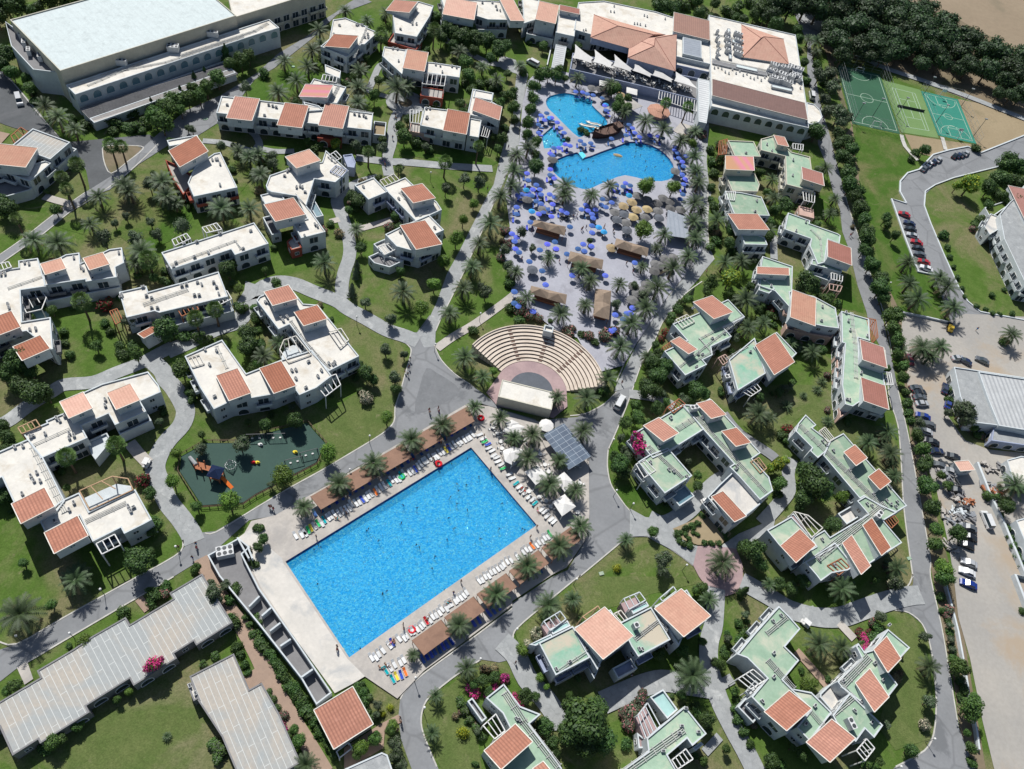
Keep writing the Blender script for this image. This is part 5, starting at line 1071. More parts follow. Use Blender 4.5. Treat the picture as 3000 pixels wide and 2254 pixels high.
KIND = {
 'd': ('dark broadleaf tree', 'tree', crowns(['leaf_dark', 'leaf_mid'], 4, nb=12, leaves=2600, size=.062, accent=.25), 'dark green broadleaf tree'),
 'm': ('broadleaf tree', 'tree', crowns(['leaf_mid', 'leaf_dark'], 4, nb=10, leaves=2000, size=.07, accent=.35), 'mid green broadleaf tree'),
 'g': ('round_tree', 'tree', crowns(['leaf_bright', 'leaf_mid'], 3, nb=14, leaves=2200, size=.06, lop=.3, accent=.4), 'bright green round-crowned tree'),
 'o': ('olive_tree', 'tree', crowns(['leaf_olive', 'leaf_dark'], 4, nb=8, leaves=1300, size=.07, accent=.3), 'grey-green olive tree'),
 'q': ('pine_tree', 'tree', crowns(['leaf_pine', 'leaf_dark'], 5, nb=13, leaves=2400, size=.06, flat=.7, lop=.42, accent=.35), 'dark bushy pine tree'),
 'b': ('shrub', 'shrub', crowns(['leaf_mid', 'leaf_olive'], 4, nb=8, leaves=900, size=.10, flat=.7, accent=.35), 'leafy green shrub'),
 'k': ('shrub', 'shrub', crowns(['leaf_dark', 'leaf_mid'], 4, nb=8, leaves=900, size=.10, flat=.7, accent=.3), 'dense dark shrub'),
 'v': ('bougainvillea', 'shrub', crowns(['flower_pink', 'leaf_mid'], 2, nb=9, leaves=1100, size=.10, flat=.65, accent=.28), 'pink-flowering bougainvillea'),
 'w': ('bougainvillea', 'shrub', crowns(['flower_red', 'leaf_dark'], 2, nb=9, leaves=1100, size=.10, flat=.65, accent=.6), 'dark red bougainvillea'),
 'e': ('oleander', 'shrub', crowns(['leaf_olive', 'flower_rose'], 2, nb=9, leaves=1100, size=.09, flat=.7, accent=.25), 'rose-speckled oleander bush'),
 'x': ('flowering_shrub', 'shrub', crowns(['flower_pale', 'leaf_olive'], 2, nb=9, leaves=1100, size=.09, flat=.7, accent=.5), 'cream-flowering shrub'),
 'y': ('clipped_shrub', 'shrub', crowns(['leaf_yellow', 'leaf_bright'], 2, nb=4, leaves=1400, size=.07, flat=.9, lop=.12, accent=.2), 'clipped yellow-green ball shrub'),
 'z': ('dry_shrub', 'shrub', crowns(['leaf_dry', 'leaf_olive'], 2, nb=8, leaves=800, size=.09, flat=.7, accent=.4), 'dry brownish shrub'),
 'h': ('yellow_tree', 'tree', crowns(['leaf_bright', 'leaf_yellow'], 2, nb=9, leaves=1500, size=.08, accent=.3), 'yellow-green tree'),
}
CYP = [cone_crown(i, ['leaf_dark']) for i in range(3)]
CYB = [cone_crown(i+5, ['leaf_olive']) for i in range(2)]
vr = random.Random(5)
GRP = {'p': 'date palms around the resort', 'f': 'tall fan palms', 'd': 'dark broadleaf trees', 'm': 'broadleaf trees', 'g': 'round-crowned bright trees', 'o': 'olive trees on the lawns', 'q': 'pines of the wood',
       'b': 'green shrubs', 'k': 'dark shrubs', 'v': 'bougainvilleas', 'w': 'bougainvilleas', 'e': 'oleander bushes', 'x': 'flowering shrubs', 'y': 'clipped yellow shrubs', 'z': 'dry shrubs', 'h': 'yellow-green trees', 'c': 'cypresses', 's': 'small palms'}
def wr(p, rpx, z):
    return rpx/3.9964*((p-CAMPOS).dot(FW))/FPX
def plant(kind, o, rpx):
    "o = photo point of the crown's middle, rpx = its radius in tile pixels"
    p = G(o, 3.0); r = wr(p, rpx, 3)
    if kind in 'ps':
        h = max(.6, min(5.5, r*1.15+.6)) if kind == 'p' else .5
        p = G(o, h+.2*r); root = empty('date_palm' if kind == 'p' else 'young_palm', (p.x, p.y, 0), vr.uniform(0, 6.28)); s = r*1.22
        c = part('crown', vr.choice(PALMS), root, (0, 0, h)); c.scale = (s, s, s*vr.uniform(.85, 1.05))
        root.rotation_euler = (vr.gauss(0, .035), vr.gauss(0, .035), root.rotation_euler.z); t = part('trunk', PTR, root); t.scale = (r/3.2+.35,)*2+(h,)
        d = 'large date palm' if r > 4 else ('date palm' if r > 2.6 else 'small date palm')
        if kind == 's': d = 'young trunkless palm'
        tag(root, None, 'palm', GRP[kind]); near(root, d)
    elif kind == 'f':
        h = 6.5+vr.uniform(-.5, 1.5); p = G(o, h); root = empty('fan_palm', (p.x, p.y, 0), vr.uniform(0, 6)); r = wr(p, rpx, h)
        c = part('crown', vr.choice(FANS), root, (0, 0, h)); c.scale = (r*1.1,)*3; t = part('trunk', FTR, root); t.scale = (1, 1, h)
        tag(root, None, 'palm', GRP[kind]); near(root, 'tall fan palm with round crown')
    elif kind == 'c' or kind == 'C':
        r *= .8; hh = r*3.2; p = G(o, hh*.5); root = empty('cypress', (p.x, p.y, 0), vr.uniform(0, 6)); c = part('crown', vr.choice(CYP if kind == 'c' else CYB), root, (0, 0, .3)); c.scale = (r, r, r)
        t = part('trunk', CTR, root); t.scale = (1, 1, .8); tag(root, None, 'tree', 'cypresses'); near(root, 'narrow dark cypress' if kind == 'c' else 'grey-green conical conifer')
    else:
        lift = 4.0 if kind == 'V' else 0; kind = kind.replace('V', 'v'); nm, cat, me, desc = KIND[kind]; tree = cat == 'tree'
        r *= 1.2 if kind == 'q' else 1; h = r*.85+(1.6 if r > 2 else .9) if tree else r*.5+lift
        p = G(o, h); root = empty(nm.replace(' ', '_'), (p.x, p.y, 0), vr.uniform(0, 6.28))
        c = part('crown' if tree else 'foliage', vr.choice(me), root, (0, 0, h)); k = r*(1.14 if tree else 1.22); c.scale = (k*vr.uniform(.85, 1.15), k*vr.uniform(.85, 1.15), k*vr.uniform(.85, 1.1)*(1 if not lift else 1.5)); c.rotation_euler = (0, 0, vr.uniform(0, 6))
        if tree: t = part('trunk', TTR, root); t.scale = (max(1, r*.45), max(1, r*.45), h)
        tag(root, None, cat, GRP[kind])
        if nm == 'shrub': SHRUBS.append((r, root, c))
        near(root, ('large ' if r > 3.6 else 'small ' if r < 1.7 else '')+desc)
PLANTS = {
'00': dict(p='500,1010,100 385,910,85 640,1110,80 1060,1590,95 1400,1560,110 2060,1300,70 2150,1350,80', f='955,1255,70 1045,1265,60 660,1420,70 530,1530,60', k='1130,980,70 1000,1060,70 900,1010,90 750,1080,60 970,1130,50 1210,910,80 1050,930,60 1300,950,60 1130,1110,60 620,1030,50 310,880,50 270,800,40', m='250,760,60 230,680,50 100,620,70 1440,930,110 1330,1000,100 1520,860,90 1400,1060,110 1620,850,80 1720,830,80 1780,760,80 1880,680,80 1980,560,70 2080,530,80 2150,480,70 1660,760,60 1560,950,60', b='1180,1090,60 1260,1060,70 1080,1100,50 1220,1130,40', c='1400,960,60 1560,800,50 1680,690,60 1770,640,50 1950,480,80 1310,900,50', d='40,470,90 0,560,80 60,60,130 150,30,110 260,90,70 -40,130,110 330,60,70 440,-20,120 640,-60,140 560,40,60', o='1660,1120,40 1620,1110,30 2120,760,60 1900,1260,60 1290,1590,70 2030,1270,50'),
'10': dict(p='770,90,65 960,175,60 550,250,80 480,430,80 240,520,70 450,570,80 350,690,80 195,790,90 900,600,80 880,750,90 880,880,90 1215,750,110 1295,730,80 1760,440,70 1960,570,60 2085,690,65 1120,110,60 40,1500,95 10,1330,80 570,380,60 320,900,1', f='1080,300,65 1540,260,65 970,1310,55 1635,1400,65 1920,1260,50 1230,1460,40', d='1650,260,90 1720,300,80 1800,320,90 1900,340,80 2000,360,80 2090,430,80 1880,440,60 2030,500,60 1700,400,60 1600,330,60 2160,400,70 1850,250,60', m='1060,700,55 1020,830,65 1810,540,80 1840,650,65 1760,900,60 1860,780,60 2170,640,40 1280,1180,75 1060,1540,40 2100,900,60 2130,1200,60 2090,1290,50', o='860,1250,65 1090,1280,65 140,1350,60 150,1420,60 640,1540,70 1800,1550,60 1930,1570,75 1640,1625,60 2060,1030,60 1680,610,40 1250,1440,40 600,1600,50', h='690,1240,60', b='1450,850,50 1550,890,40 1930,730,50 2000,720,50 2040,760,40 70,1420,60', k='2100,760,60 2150,830,60 540,1250,50 500,1290,50 1400,1240,60 1500,1290,50 60,640,60'),
'20': dict(c='', b='100,620,60 560,620,50 480,1200,30 1700,150,50 1660,90,45 1500,60,50 1450,40,60 1550,10,60 1850,90,60 1950,60,70 2050,20,60', m='250,650,75 390,640,80 190,740,70 185,850,70 160,950,65 140,1060,70 130,1160,65 320,640,60 460,680,40 0,820,70 10,930,60 210,1230,60 200,1340,50 880,760,80 930,870,60 1000,860,50 990,930,60 900,930,60', p='570,670,65 855,730,80 1160,1040,85 1310,1110,85 1590,1130,70 1460,1210,75 140,1270,80 40,1340,80 1580,1340,80 1590,1470,80 1620,1570,80 460,1600,90 850,1600,70 20,1470,85 0,1600,80 1690,1640,1 970,960,60 80,560,60', f='1330,890,50 1520,920,50', g='1560,1240,55 1160,1605,100 1395,1620,85', d='210,1440,80 1290,60,95 1390,80,80 1620,110,60 1270,-10,80 2100,130,60 2130,70,90 1600,10,60 1750,30,50 2000,170,50 2180,150,60 30,1040,50 1930,150,40', k='1720,1300,50 1740,1400,60 1740,1500,50 1720,1620,50 1800,1260,50 600,1120,40 640,1150,40 1230,760,40 1300,780,40 1900,130,50 1700,130,40', e='1500,1190,50 1640,1170,50'),
'30': dict(q='450,60,130 600,100,130 740,220,120 620,350,110 850,100,130 980,60,120 1080,150,120 1200,90,120 1370,90,100 1150,250,110 900,250,110 950,380,110 1300,200,120 1400,300,120 1530,200,110 1250,380,110 1100,430,100 1400,430,110 1550,330,120 1740,320,110 1650,430,110 1500,530,90 1850,430,100 2000,450,110 1750,560,100 1900,600,100 2100,560,110 2050,700,90 2190,650,110 2210,800,90 780,400,100 650,480,80 2180,480,110 560,220,100 500,330,70 1050,300,100 340,30,120 200,60,110 80,30,110 30,120,90 700,30,120 1000,480,80 850,480,70 2110,820,70 1330,540,70 1650,600,70 2000,800,60 430,-60,120 600,-60,130 800,-70,130 1000,-60,120', o='450,650,80 540,640,85 560,760,80 490,870,65 520,960,65 620,990,95 640,1060,80 580,720,60 690,1020,60', d='430,1130,95 600,1160,65 680,1230,80 640,1350,80 720,1290,70 700,1400,70 690,1500,80 720,1600,90 600,1240,60 1350,1300,65 2060,1410,110 2160,1460,90 2010,1540,100 1920,1620,80 2140,1570,90 270,330,45 310,540,45 70,210,80 250,250,45', k='1800,1280,50 1275,1320,40 1240,1380,40 790,1640,60 260,430,40 430,560,50 480,700,50 330,700,50 300,1380,1', h='1750,1590,110 1640,1600,60', p='500,1450,70 60,200,60 430,350,65 520,250,60 360,330,50 30,1540,60 420,440,50'),
'01': dict(p='850,30,85 1120,-15,90 1430,20,100 1510,80,70 1900,120,110 2150,130,90 280,400,100 490,430,120 780,270,75 1220,500,115 1170,610,80', f='1280,580,85 700,940,85 1855,1010,75 1685,1085,75 135,225,55 575,-30,60', o='1560,290,100 900,400,90 1180,390,85 990,270,45 1090,210,45 1300,260,50 1360,370,60 1110,1110,80', d='70,150,90 0,90,80 1440,1190,120 150,1470,140 60,1580,100 2140,1200,110 2130,1320,90 1960,660,80 260,1540,80 2000,620,60', m='830,1330,65 1170,1390,80 1570,1530,95 450,1020,55 480,150,60 1980,700,60 2200,1000,50', w='900,980,70 940,930,40', g='2060,830,50', b='2090,1000,70 1720,1260,65 1800,1270,50 2010,790,40 1400,760,50 1420,680,40 1190,720,40', e='520,150,30', k='550,1200,50 600,1400,50 560,1300,40 1030,1340,60 1060,1400,60 1150,1330,60 950,1200,50 900,1130,50 1600,1240,60'),
'11': dict(p='590,600,95 870,310,65 1280,850,100 1930,440,80 2030,260,100 2110,30,90 1865,640,90 1790,820,85 1680,1040,90 1810,1430,100 1960,1590,75 60,1400,90 190,1290,80 1720,1380,1', g='1880,100,50 1790,235,60 1730,400,75 1625,590,75 1540,790,75 1430,1000,80 2050,1540,45', C='870,640,60 830,840,60 860,700,50', d='880,60,80 830,30,60 800,150,45 905,480,60 1210,210,50 950,1560,80 1010,1620,60 30,1320,60 880,1500,60', o='945,950,55 1160,1100,65 1120,1360,65 1280,1400,45 1985,860,70 1200,1600,75 2180,640,60 2150,500,60 1940,810,40', e='1150,300,50 2120,560,50 2170,450,50 2150,330,50', k='1880,1190,55 640,270,40 170,770,50 2190,780,60 2180,1000,50', z='2130,420,40', m='20,1200,50 10,1480,60'),
'21': dict(p='460,10,85 690,20,80 320,560,65 600,650,80 690,760,80 930,790,70 130,910,75 640,970,75 420,1030,90 1130,640,55 1310,360,75 1250,470,55 1580,90,95 1570,240,85 1590,390,85 1530,550,90 1390,650,95 1265,820,110 1155,990,100 1035,1130,105 940,1330,105 30,680,75 1170,1410,65 830,1600,90 1840,600,80 1985,590,80 1770,230,85 2030,920,100 2040,1160,90 2180,1120,70 1640,160,60 1620,330,60', g='1140,320,95', d='670,420,32 1890,330,60 1880,440,60 1260,1400,60 1220,1480,80 1330,1500,90 1260,1580,90 2060,820,60 1240,1320,50 1200,1560,60 2160,900,50 2130,1020,50', o='80,330,65 175,480,45 900,970,50 1130,880,60 1060,810,50 1400,1430,60', m='1720,790,80 1690,850,60 1890,870,50', C='1550,870,45', h='1890,740,100', e='150,1060,60 230,1090,50 480,1210,65 520,1170,40 660,1240,60 800,1240,80 880,1200,60 70,950,50 60,1020,60', k='1430,1010,55 1360,1110,50 300,1030,1 600,1230,40 720,1290,50 60,1100,50 1750,120,55 1720,60,40 1740,330,50 1760,420,50', b='1460,960,45 1380,1060,40 1710,470,50 330,1110,30', w='1330,1210,45 1290,1260,40'),
'31': dict(p='60,50,70 20,320,65 580,50,55 540,180,60 1220,600,85 1230,780,85 1300,910,105 1490,730,85 1560,810,95 1610,990,95 2110,1220,85 1340,1330,110 1490,1330,95 390,1370,80 1410,1410,80 200,1310,60 1150,1360,60', s='470,1630,45 1080,650,1', d='150,110,75 740,30,70 800,140,85 830,240,75 850,340,75 850,400,85 830,500,65 900,620,85 980,740,75 980,830,95 1000,910,65 330,780,105 400,840,70 2140,100,90 2060,60,70 1990,20,60 1900,110,50 1100,370,55 1020,220,60 60,150,60', m='1070,1070,95 1090,1180,75 1130,1280,80 930,680,60 1120,1400,60 1170,1500,60 1160,1600,60 520,920,65 770,200,50 1030,280,50', k='1520,370,55 1550,480,35 1570,560,30 1600,640,30 1640,740,30 1680,830,30 1700,900,25 1800,980,30 1880,1010,30 1940,1040,30 2110,1050,35 2000,1050,25 1940,890,35 450,900,50 600,960,40 210,1270,40', b='2040,1290,50 260,1340,50', w='60,930,90 20,860,60 120,1000,60 30,1010,60', z='730,300,30 1190,1450,40'),
'02': dict(p='670,1620,95', f='570,620,85 1000,520,85', w='1230,830,80', d='1290,940,70 300,60,130 180,20,110 400,80,90 1210,1520,140 1130,1460,80 60,460,80 10,370,80 100,530,60 30,560,80 200,1540,50 30,960,80', g='1490,830,85 1980,1010,125 1520,590,65', o='1730,560,75 2080,520,85 1700,60,60', m='1700,1050,65 1350,1200,70 1310,1270,60 580,890,45 1690,1590,60 1310,1180,60 1740,430,40', v='1310,110,60', k='1380,180,50 1410,240,40 1640,60,60 1650,130,50 2130,1480,40 2190,1550,50', z='2150,1420,40'),
'12': dict(p='410,1050,90 720,850,110 1020,670,110 1345,470,110 1620,330,100 1890,190,75 2110,280,80', g='230,790,115 620,590,95 1130,280,75', d='340,310,85 1210,30,70 80,350,60 60,1330,60 20,1400,60', x='950,110,80', k='900,60,40 560,250,1 20,1240,50', o='130,860,40'),
'22': dict(p='190,430,95 10,460,80 390,110,80 660,110,100 620,390,95 140,630,95 410,640,80 325,850,105 550,910,85 590,1220,100 420,1380,110 130,1560,110 980,1340,70 1820,1530,125 2130,240,110', d='930,680,95 960,760,70 880,620,60 1600,40,90 1660,80,70 1170,30,100 1240,60,70 1250,200,70 2090,1440,120 2000,1400,70 2150,1540,80 1600,870,50', m='1220,1270,60 1600,780,55 1090,280,75 1060,170,65 980,330,70 1100,210,50 1340,150,50 1150,330,40', o='1310,1510,95 1300,1600,80 1000,620,60 940,460,50 980,560,50 1480,130,60 1300,80,50', V='1085,460,70 1110,540,80', w='1080,590,60', y='905,1580,50', h='1130,520,40', k='1420,1290,40 1440,1340,35 1500,1240,40 1560,1220,40 1600,1200,35 1640,1130,35 1480,1370,40 1540,1390,40 1660,1370,35 1720,1370,35 1780,1370,35 1790,1190,40 1810,1240,40 1840,1280,35 1600,1290,30 780,30,70 1560,1270,30 1530,1330,30 1500,1290,30 1460,1270,30 1850,1330,30 1470,980,50'),
'32': dict(s='160,180,55 310,90,35 430,40,45 520,310,55', p='15,280,70 865,490,85 1050,400,85 1070,590,95 1090,780,75 1110,1570,95 1010,450,60 2140,860,110 1080,670,60', d='400,840,170 330,760,110 480,920,110 300,980,90 1380,870,95 1420,1060,85 560,1210,90 500,1260,60 2060,1050,80 270,1060,60 1350,680,85 1640,1290,95 1300,900,1', g='640,970,80 1520,1590,100', m='100,850,80 1450,1250,80 1440,1370,75 1290,440,75 1330,560,85 1490,780,50 1550,870,50', o='1700,220,110 1720,310,80 1650,180,60 1310,330,60 1290,390,60 2180,900,60 1560,240,50', h='90,690,70 30,720,60 150,650,50', w='170,380,60', k='120,430,60 160,480,50 1190,60,50 1200,160,55 1210,240,50 1230,310,50 2060,1230,50 2100,1320,50 2130,1400,50 2160,1480,50 2190,1560,50 2010,1130,40 280,700,40 80,940,60 1600,40,70 1570,130,50 1180,1180,1', b='1900,960,60 1980,980,50 2060,1010,60', e='2000,900,50'),
'03': dict(p='140,310,170 650,30,120', g='725,560,85 1110,990,45', m='440,240,65 1010,1060,45 450,1430,90 520,1400,60 660,1300,55 130,940,75 60,990,60 700,1270,40', V='1330,745,70 1270,790,45 1390,720,40', w='790,570,40', o='1850,130,90 1870,200,70 1820,70,60', k='1340,150,75 1300,220,60 1060,300,60 1430,80,60 1080,350,50 2040,600,60 2080,680,45 2110,760,45 2140,830,40 2040,420,60 2010,350,50 1990,200,60 2040,110,60 1300,130,50 390,1480,70 570,1290,40 1320,260,40', b='2120,350,40 2150,420,40 2180,500,40 1900,1500,80 1840,1440,60 1880,1560,60 1760,760,30', y='', e='1420,150,55', s='1440,1380,40', z='1260,640,1'),
'13': dict(k=' '.join('%d,%d,%d' % (30+i*36+((i*37) % 15), 560+i*53, 58+((i*13) % 12)) for i in range(19))+' 1160,1130,1 870,960,50 920,1010,50 930,1090,60 960,1170,50 910,940,40', b='1010,1210,45 980,1040,40 110,1000,40 150,1060,40 190,1130,40 20,400,50 40,470,50 0,340,40 1770,1080,60 1800,1150,50 1850,1230,50 1900,1300,50 1950,1380,50', g='900,1470,85 1180,1280,60', m='1160,1330,65 1030,1400,75 870,1540,50 330,1320,60 370,1420,70 290,1370,50', p='1350,680,60 1755,420,110 2075,150,110 1820,790,90 1555,1030,65 1520,1340,70 430,1620,100', o='1200,1450,85 1230,1540,70 1260,1630,70 1180,1560,60 1050,1110,50 1040,1190,40', v='215,1290,55 240,1340,45 1890,1000,60 2060,960,60 2140,880,55 1840,960,50 1990,1010,40', y='1785,1345,72 1160,1130,45 1095,1185,40', d='1960,900,70 2060,870,60 1880,930,50', e='240,1200,50', z='1980,800,60 2060,790,50'),
'23': dict(p='320,235,115 1570,840,150 530,200,80 1700,190,80', d='640,1250,230 500,1350,130 780,1400,130 620,1450,130 520,1120,100 740,1130,110 280,1300,90 350,1430,70 370,1530,60 1680,1240,90 1690,1310,60 110,1030,90 200,1040,50 2080,1480,1', g='90,635,70 245,870,50 300,950,35', x='210,490,60 130,570,40', c='2000,130,75', m='1260,660,65 1470,650,65 1810,760,70 490,1010,50 1850,1490,55 1640,90,70 1670,170,60 1590,110,50 1930,990,50 1640,560,50 1300,1610,80 1650,1590,60', v='50,1100,60 20,1040,50', w='80,1160,40', e='1040,1170,100 1110,1090,80 1000,1280,70 960,1180,60 1130,1010,50', k='2010,480,70 2050,560,70 1970,560,60 1900,620,50 1830,660,50 1960,400,50 1750,740,50 1930,1140,60 1960,1240,60 2000,1340,60 2060,1450,50 1940,1050,50 240,700,50 200,640,40 1510,1150,60 1600,1180,60 1570,1110,50 990,1450,60', o='2010,330,45'),
'33': dict(p='650,100,115 440,580,115 640,610,95 1400,770,95 20,60,60 1340,700,1', d='90,60,70 200,100,70 300,40,70 1230,1500,75 30,1600,80 300,1540,60', o='1100,60,85 1390,1080,80 1350,520,65 1570,420,40 1580,540,40 1590,630,40 970,350,60', g='330,930,85 260,960,50 400,920,50', m='1520,10,95 1740,1150,115 1780,1050,70 1650,790,95 1600,720,60 1760,1480,65 1720,1350,45 900,1650,60 960,1600,50', v='820,520,60 840,600,50', w='790,480,50 870,480,40', x='1350,1280,70 1060,60,40', e='900,400,50 1560,290,60 1540,340,40', k='900,530,70 950,450,60 1500,180,50 1550,380,40 1570,480,40 1590,600,40 1600,650,40 1660,900,50 1690,980,50 1660,1040,40 290,810,35 520,890,35 150,1000,50 820,1600,50 100,1630,80 1760,1600,50 1500,300,40 2190,300,40', z='1090,880,60 1120,840,50'),
}
for t, D in PLANTS.items():
    for k, s in D.items():
        for q in s.split():
            u, v, r = [float(x) for x in q.split(',')]
            if r > 5: plant(k, ov(int(t[0]), int(t[1]), u, v), r)

# shrubs in the beds along the house walls
hr_ = random.Random(31); allp = [q for H in HOUSES for q in H]; cnt_ = 0
for H in HOUSES[1:]:
    for q in H[:3]:
        for rep in range(5):
            i = hr_.randrange(len(q)); a, d = q[i], q[(i+1) % len(q)]; e = (d-a)
            if e.length < 4: continue
            e.normalize(); p = a.lerp(d, hr_.uniform(.1, .9))+Vector((e.y, -e.x))*hr_.uniform(1.4, 2.4)
            if any(inpoly(p, z) for z in allp) or any(inpoly(p, z) for z in BLOCK): continue
            s_ = PX((p.x, p.y, 1))
            if not (0 < s_[0] < 2212 and 0 < s_[1] < 1662): continue
            plant(hr_.choice('kkbbke'), s_, hr_.uniform(24, 44)); cnt_ += 1

for H in HOUSES[1:]:
    for q in H[:3]:
        for rep in range(3):
            i = hr_.randrange(len(q)); a, d = q[i], q[(i+1) % len(q)]; e = (d-a)
            if e.length < 4: continue
            e.normalize(); p = a.lerp(d, hr_.uniform(.1, .9))+Vector((e.y, -e.x))*hr_.uniform(2.6, 5)
            if any(inpoly(p, z) for z in allp) or any(inpoly(p, z) for z in BLOCK): continue
            s_ = PX((p.x, p.y, 2))
            if 0 < s_[0] < 2212 and 0 < s_[1] < 1662: plant(hr_.choice('mdomz'), s_, hr_.uniform(34, 56))
# ================================================================== AMPHITHEATRE
AC_ = Vector(G((1147, 845)).xy)
ra = (Vector(G((1128, 783)).xy)-AC_).length; rb = (Vector(G((1112, 704), 3.2).xy)-AC_).length
def angp(p, z): q = Vector(G(p, z).xy)-AC_; return atan2(q.y, q.x)
A1, A0 = angp((1020, 746), 3.2), angp((1306, 833), 3.2)
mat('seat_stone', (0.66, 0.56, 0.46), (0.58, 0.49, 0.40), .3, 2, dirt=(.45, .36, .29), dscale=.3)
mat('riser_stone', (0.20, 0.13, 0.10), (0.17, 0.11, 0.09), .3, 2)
am = empty('amphitheatre', (AC_.x, AC_.y, 0)); tag(am, 'stone amphitheatre of curved stepped rows facing a pink stage floor', 'amphitheatre')
NT = 10; SEG = 48
for i in range(NT):
    r0 = ra+(rb-ra)*i/NT; r1 = ra+(rb-ra)*(i+1)/NT; z0 = .12+3.1*i/NT; z1 = .12+3.1*(i+1)/NT
    b = MB(); c2 = MB()
    for k in range(SEG):
        t0, t1 = A0+(A1-A0)*k/SEG, A0+(A1-A0)*(k+1)/SEG
        P = lambda r, t, z: (AC_.x+r*cos(t), AC_.y+r*sin(t), z)
        b.face([P(r0+.12, t0, z1), P(r1+.02, t0, z1), P(r1+.02, t1, z1), P(r0+.12, t1, z1)])
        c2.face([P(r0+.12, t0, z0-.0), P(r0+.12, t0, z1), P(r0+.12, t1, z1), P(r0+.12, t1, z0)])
        if i == NT-1:
            b.face([P(r1+.02, t0, 0), P(r1+.02, t1, 0), P(r1+.02, t1, z1+.3), P(r1+.02, t0, z1+.3)]); b.face([P(r1-.25, t0, z1+.3), P(r1+.02, t0, z1+.3), P(r1+.02, t1, z1+.3), P(r1-.25, t1, z1+.3)]); b.face([P(r1-.25, t0, z1), P(r1-.25, t0, z1+.3), P(r1-.25, t1, z1+.3), P(r1-.25, t1, z1)])
    for t in (A0, A1): b.face([P(r0+.12, t, 0), P(r1+.02, t, 0), P(r1+.02, t, z1), P(r0+.12, t, z1)])
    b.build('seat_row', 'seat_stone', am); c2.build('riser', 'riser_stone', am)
for tt in (.27, .5, .74):
    b = MB(); t = A0+(A1-A0)*tt
    for i in range(NT*2):
        r = ra+(rb-ra)*(i+.5)/(NT*2); z = .12+3.1*(i//2+.5+.5*(i % 2))/NT+.04; b.box((AC_.x+(r+.05)*cos(t), AC_.y+(r+.05)*sin(t), z), ((rb-ra)/NT/2, 1.0, .16), t)
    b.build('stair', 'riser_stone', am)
PP = [AC_+Vector((cos(A0+(A1-A0)*k/40), sin(A0+(A1-A0)*k/40)))*(ra+.1) for k in range(41)]
sheet('stage_floor', PP+W2('o:1050,850 1075,880 1195,905 1225,880'), 'paving_pink')
PP = [AC_+Vector((cos(k*.1571), sin(k*.1571)))*(ra*.62) for k in range(40)]
mat('stage_dark', (0.12, 0.13, 0.15), (0.10, 0.11, 0.125), .3, 2); sheet('stage_floor', PP, 'stage_dark')
b = Bld('low building with a long cream flat roof behind the amphitheatre stage', 'stage building', 'stage_building', roof='roof_white', wall='wall_cream', ac=0)
b.F(4.0, 'o:1085,823 1198,845 1193,886 1075,857', par=.12, win=False); b.go()
b = Bld('little white crenellated booth on the top rim of the amphitheatre', 'booth', 'booth', wall='wall_white', ac=0)
b.F(5.0, '21:280,1140 360,1160 352,1215 275,1190', par=.6, z0=2.8, win=False); b.go()
# ================================================================== SPORTS COURTS
def quadmap(s, z):
    P = W2(s); return lambda u, v: (P[0]*(1-u)*(1-v)+P[1]*u*(1-v)+P[2]*u*v+P[3]*(1-u)*v)
def court(name, label, s, m, lines, circles, W_, L_):
    root = empty(name, (0, 0, 0)); P = W2(s); c = sum(P, Vector((0, 0)))/4; root.location = (c.x, c.y, 0); tag(root, label, 'sports court')
    b = MB(); fillpoly(b, P, .06); b.build('turf', m, root); f = quadmap(s, 0); b = MB()
    for pts in lines:
        for a, d in zip(pts, pts[1:]):
            A, D = f(*a), f(*d); e = (D-A).normalized(); n_ = Vector((-e.y, e.x))*.10; b.face([(*(A-n_), .068), (*(D-n_), .068), (*(D+n_), .068), (*(A+n_), .068)])
    for cu, cv, r, t0, t1 in circles:
        n = 20
        for k in range(n):
            q = []
            for rr, t in ((r-.1, t0+(t1-t0)*k/n), (r+.1, t0+(t1-t0)*k/n), (r+.1, t0+(t1-t0)*(k+1)/n), (r-.1, t0+(t1-t0)*(k+1)/n)): q.append((*f(cu+rr*cos(t)/W_, cv+rr*sin(t)/L_), .072))
            if area(q) < 0: q = q[::-1]
            b.face(q)
    b.build('court_line', 'court_line', root); return root, f
S1 = '30:590,560 965,645 1140,1160 728,1070'
r_, f_ = court('soccer_court', 'dark green five-a-side soccer court, leftmost of the three sports courts', S1, 'turf_dark', [[(.05, .04), (.95, .04), (.95, .96), (.05, .96), (.05, .04)], [(.05, .5), (.95, .5)], [(.38, .04), (.38, 0), (.62, 0), (.62, .04)], [(.38, .96), (.38, .99), (.62, .99), (.62, .96)]],
               [(.5, .5, 3, 0, 2*pi), (.5, .04, 6, 0, pi), (.5, .96, 6, pi, 2*pi)], 22, 40)
for v, sgn in ((.045, -1), (.955, 1)):
    b = MB(); a, c_ = f_(.42, v), f_(.58, v); e = f_(.42, v+.035*sgn); g_ = f_(.58, v+.035*sgn)
    for p, q in (((*a, 0), (*a, 2)), ((*c_, 0), (*c_, 2)), ((*a, 2), (*c_, 2)), ((*a, 2), (*e, 0)), ((*c_, 2), (*g_, 0)), ((*e, .05), (*g_, .05))): b.beam(p, q, .12)
    o = b.build('soccer_goal', 'white_paint'); tag(o, 'white soccer goal at the '+('far' if sgn < 0 else 'near')+' end of the dark green court', 'goal')
court('tennis_court', 'light green tennis court between the soccer and basketball courts', '30:985,692 1315,778 1475,1195 1150,1145', 'turf_light', [[(.2, .12), (.8, .12), (.8, .88), (.2, .88), (.2, .12)], [(.28, .12), (.28, .88)], [(.72, .12), (.72, .88)], [(.28, .32), (.72, .32)], [(.28, .68), (.72, .68)], [(.5, .32), (.5, .68)]], [], 18, 34)
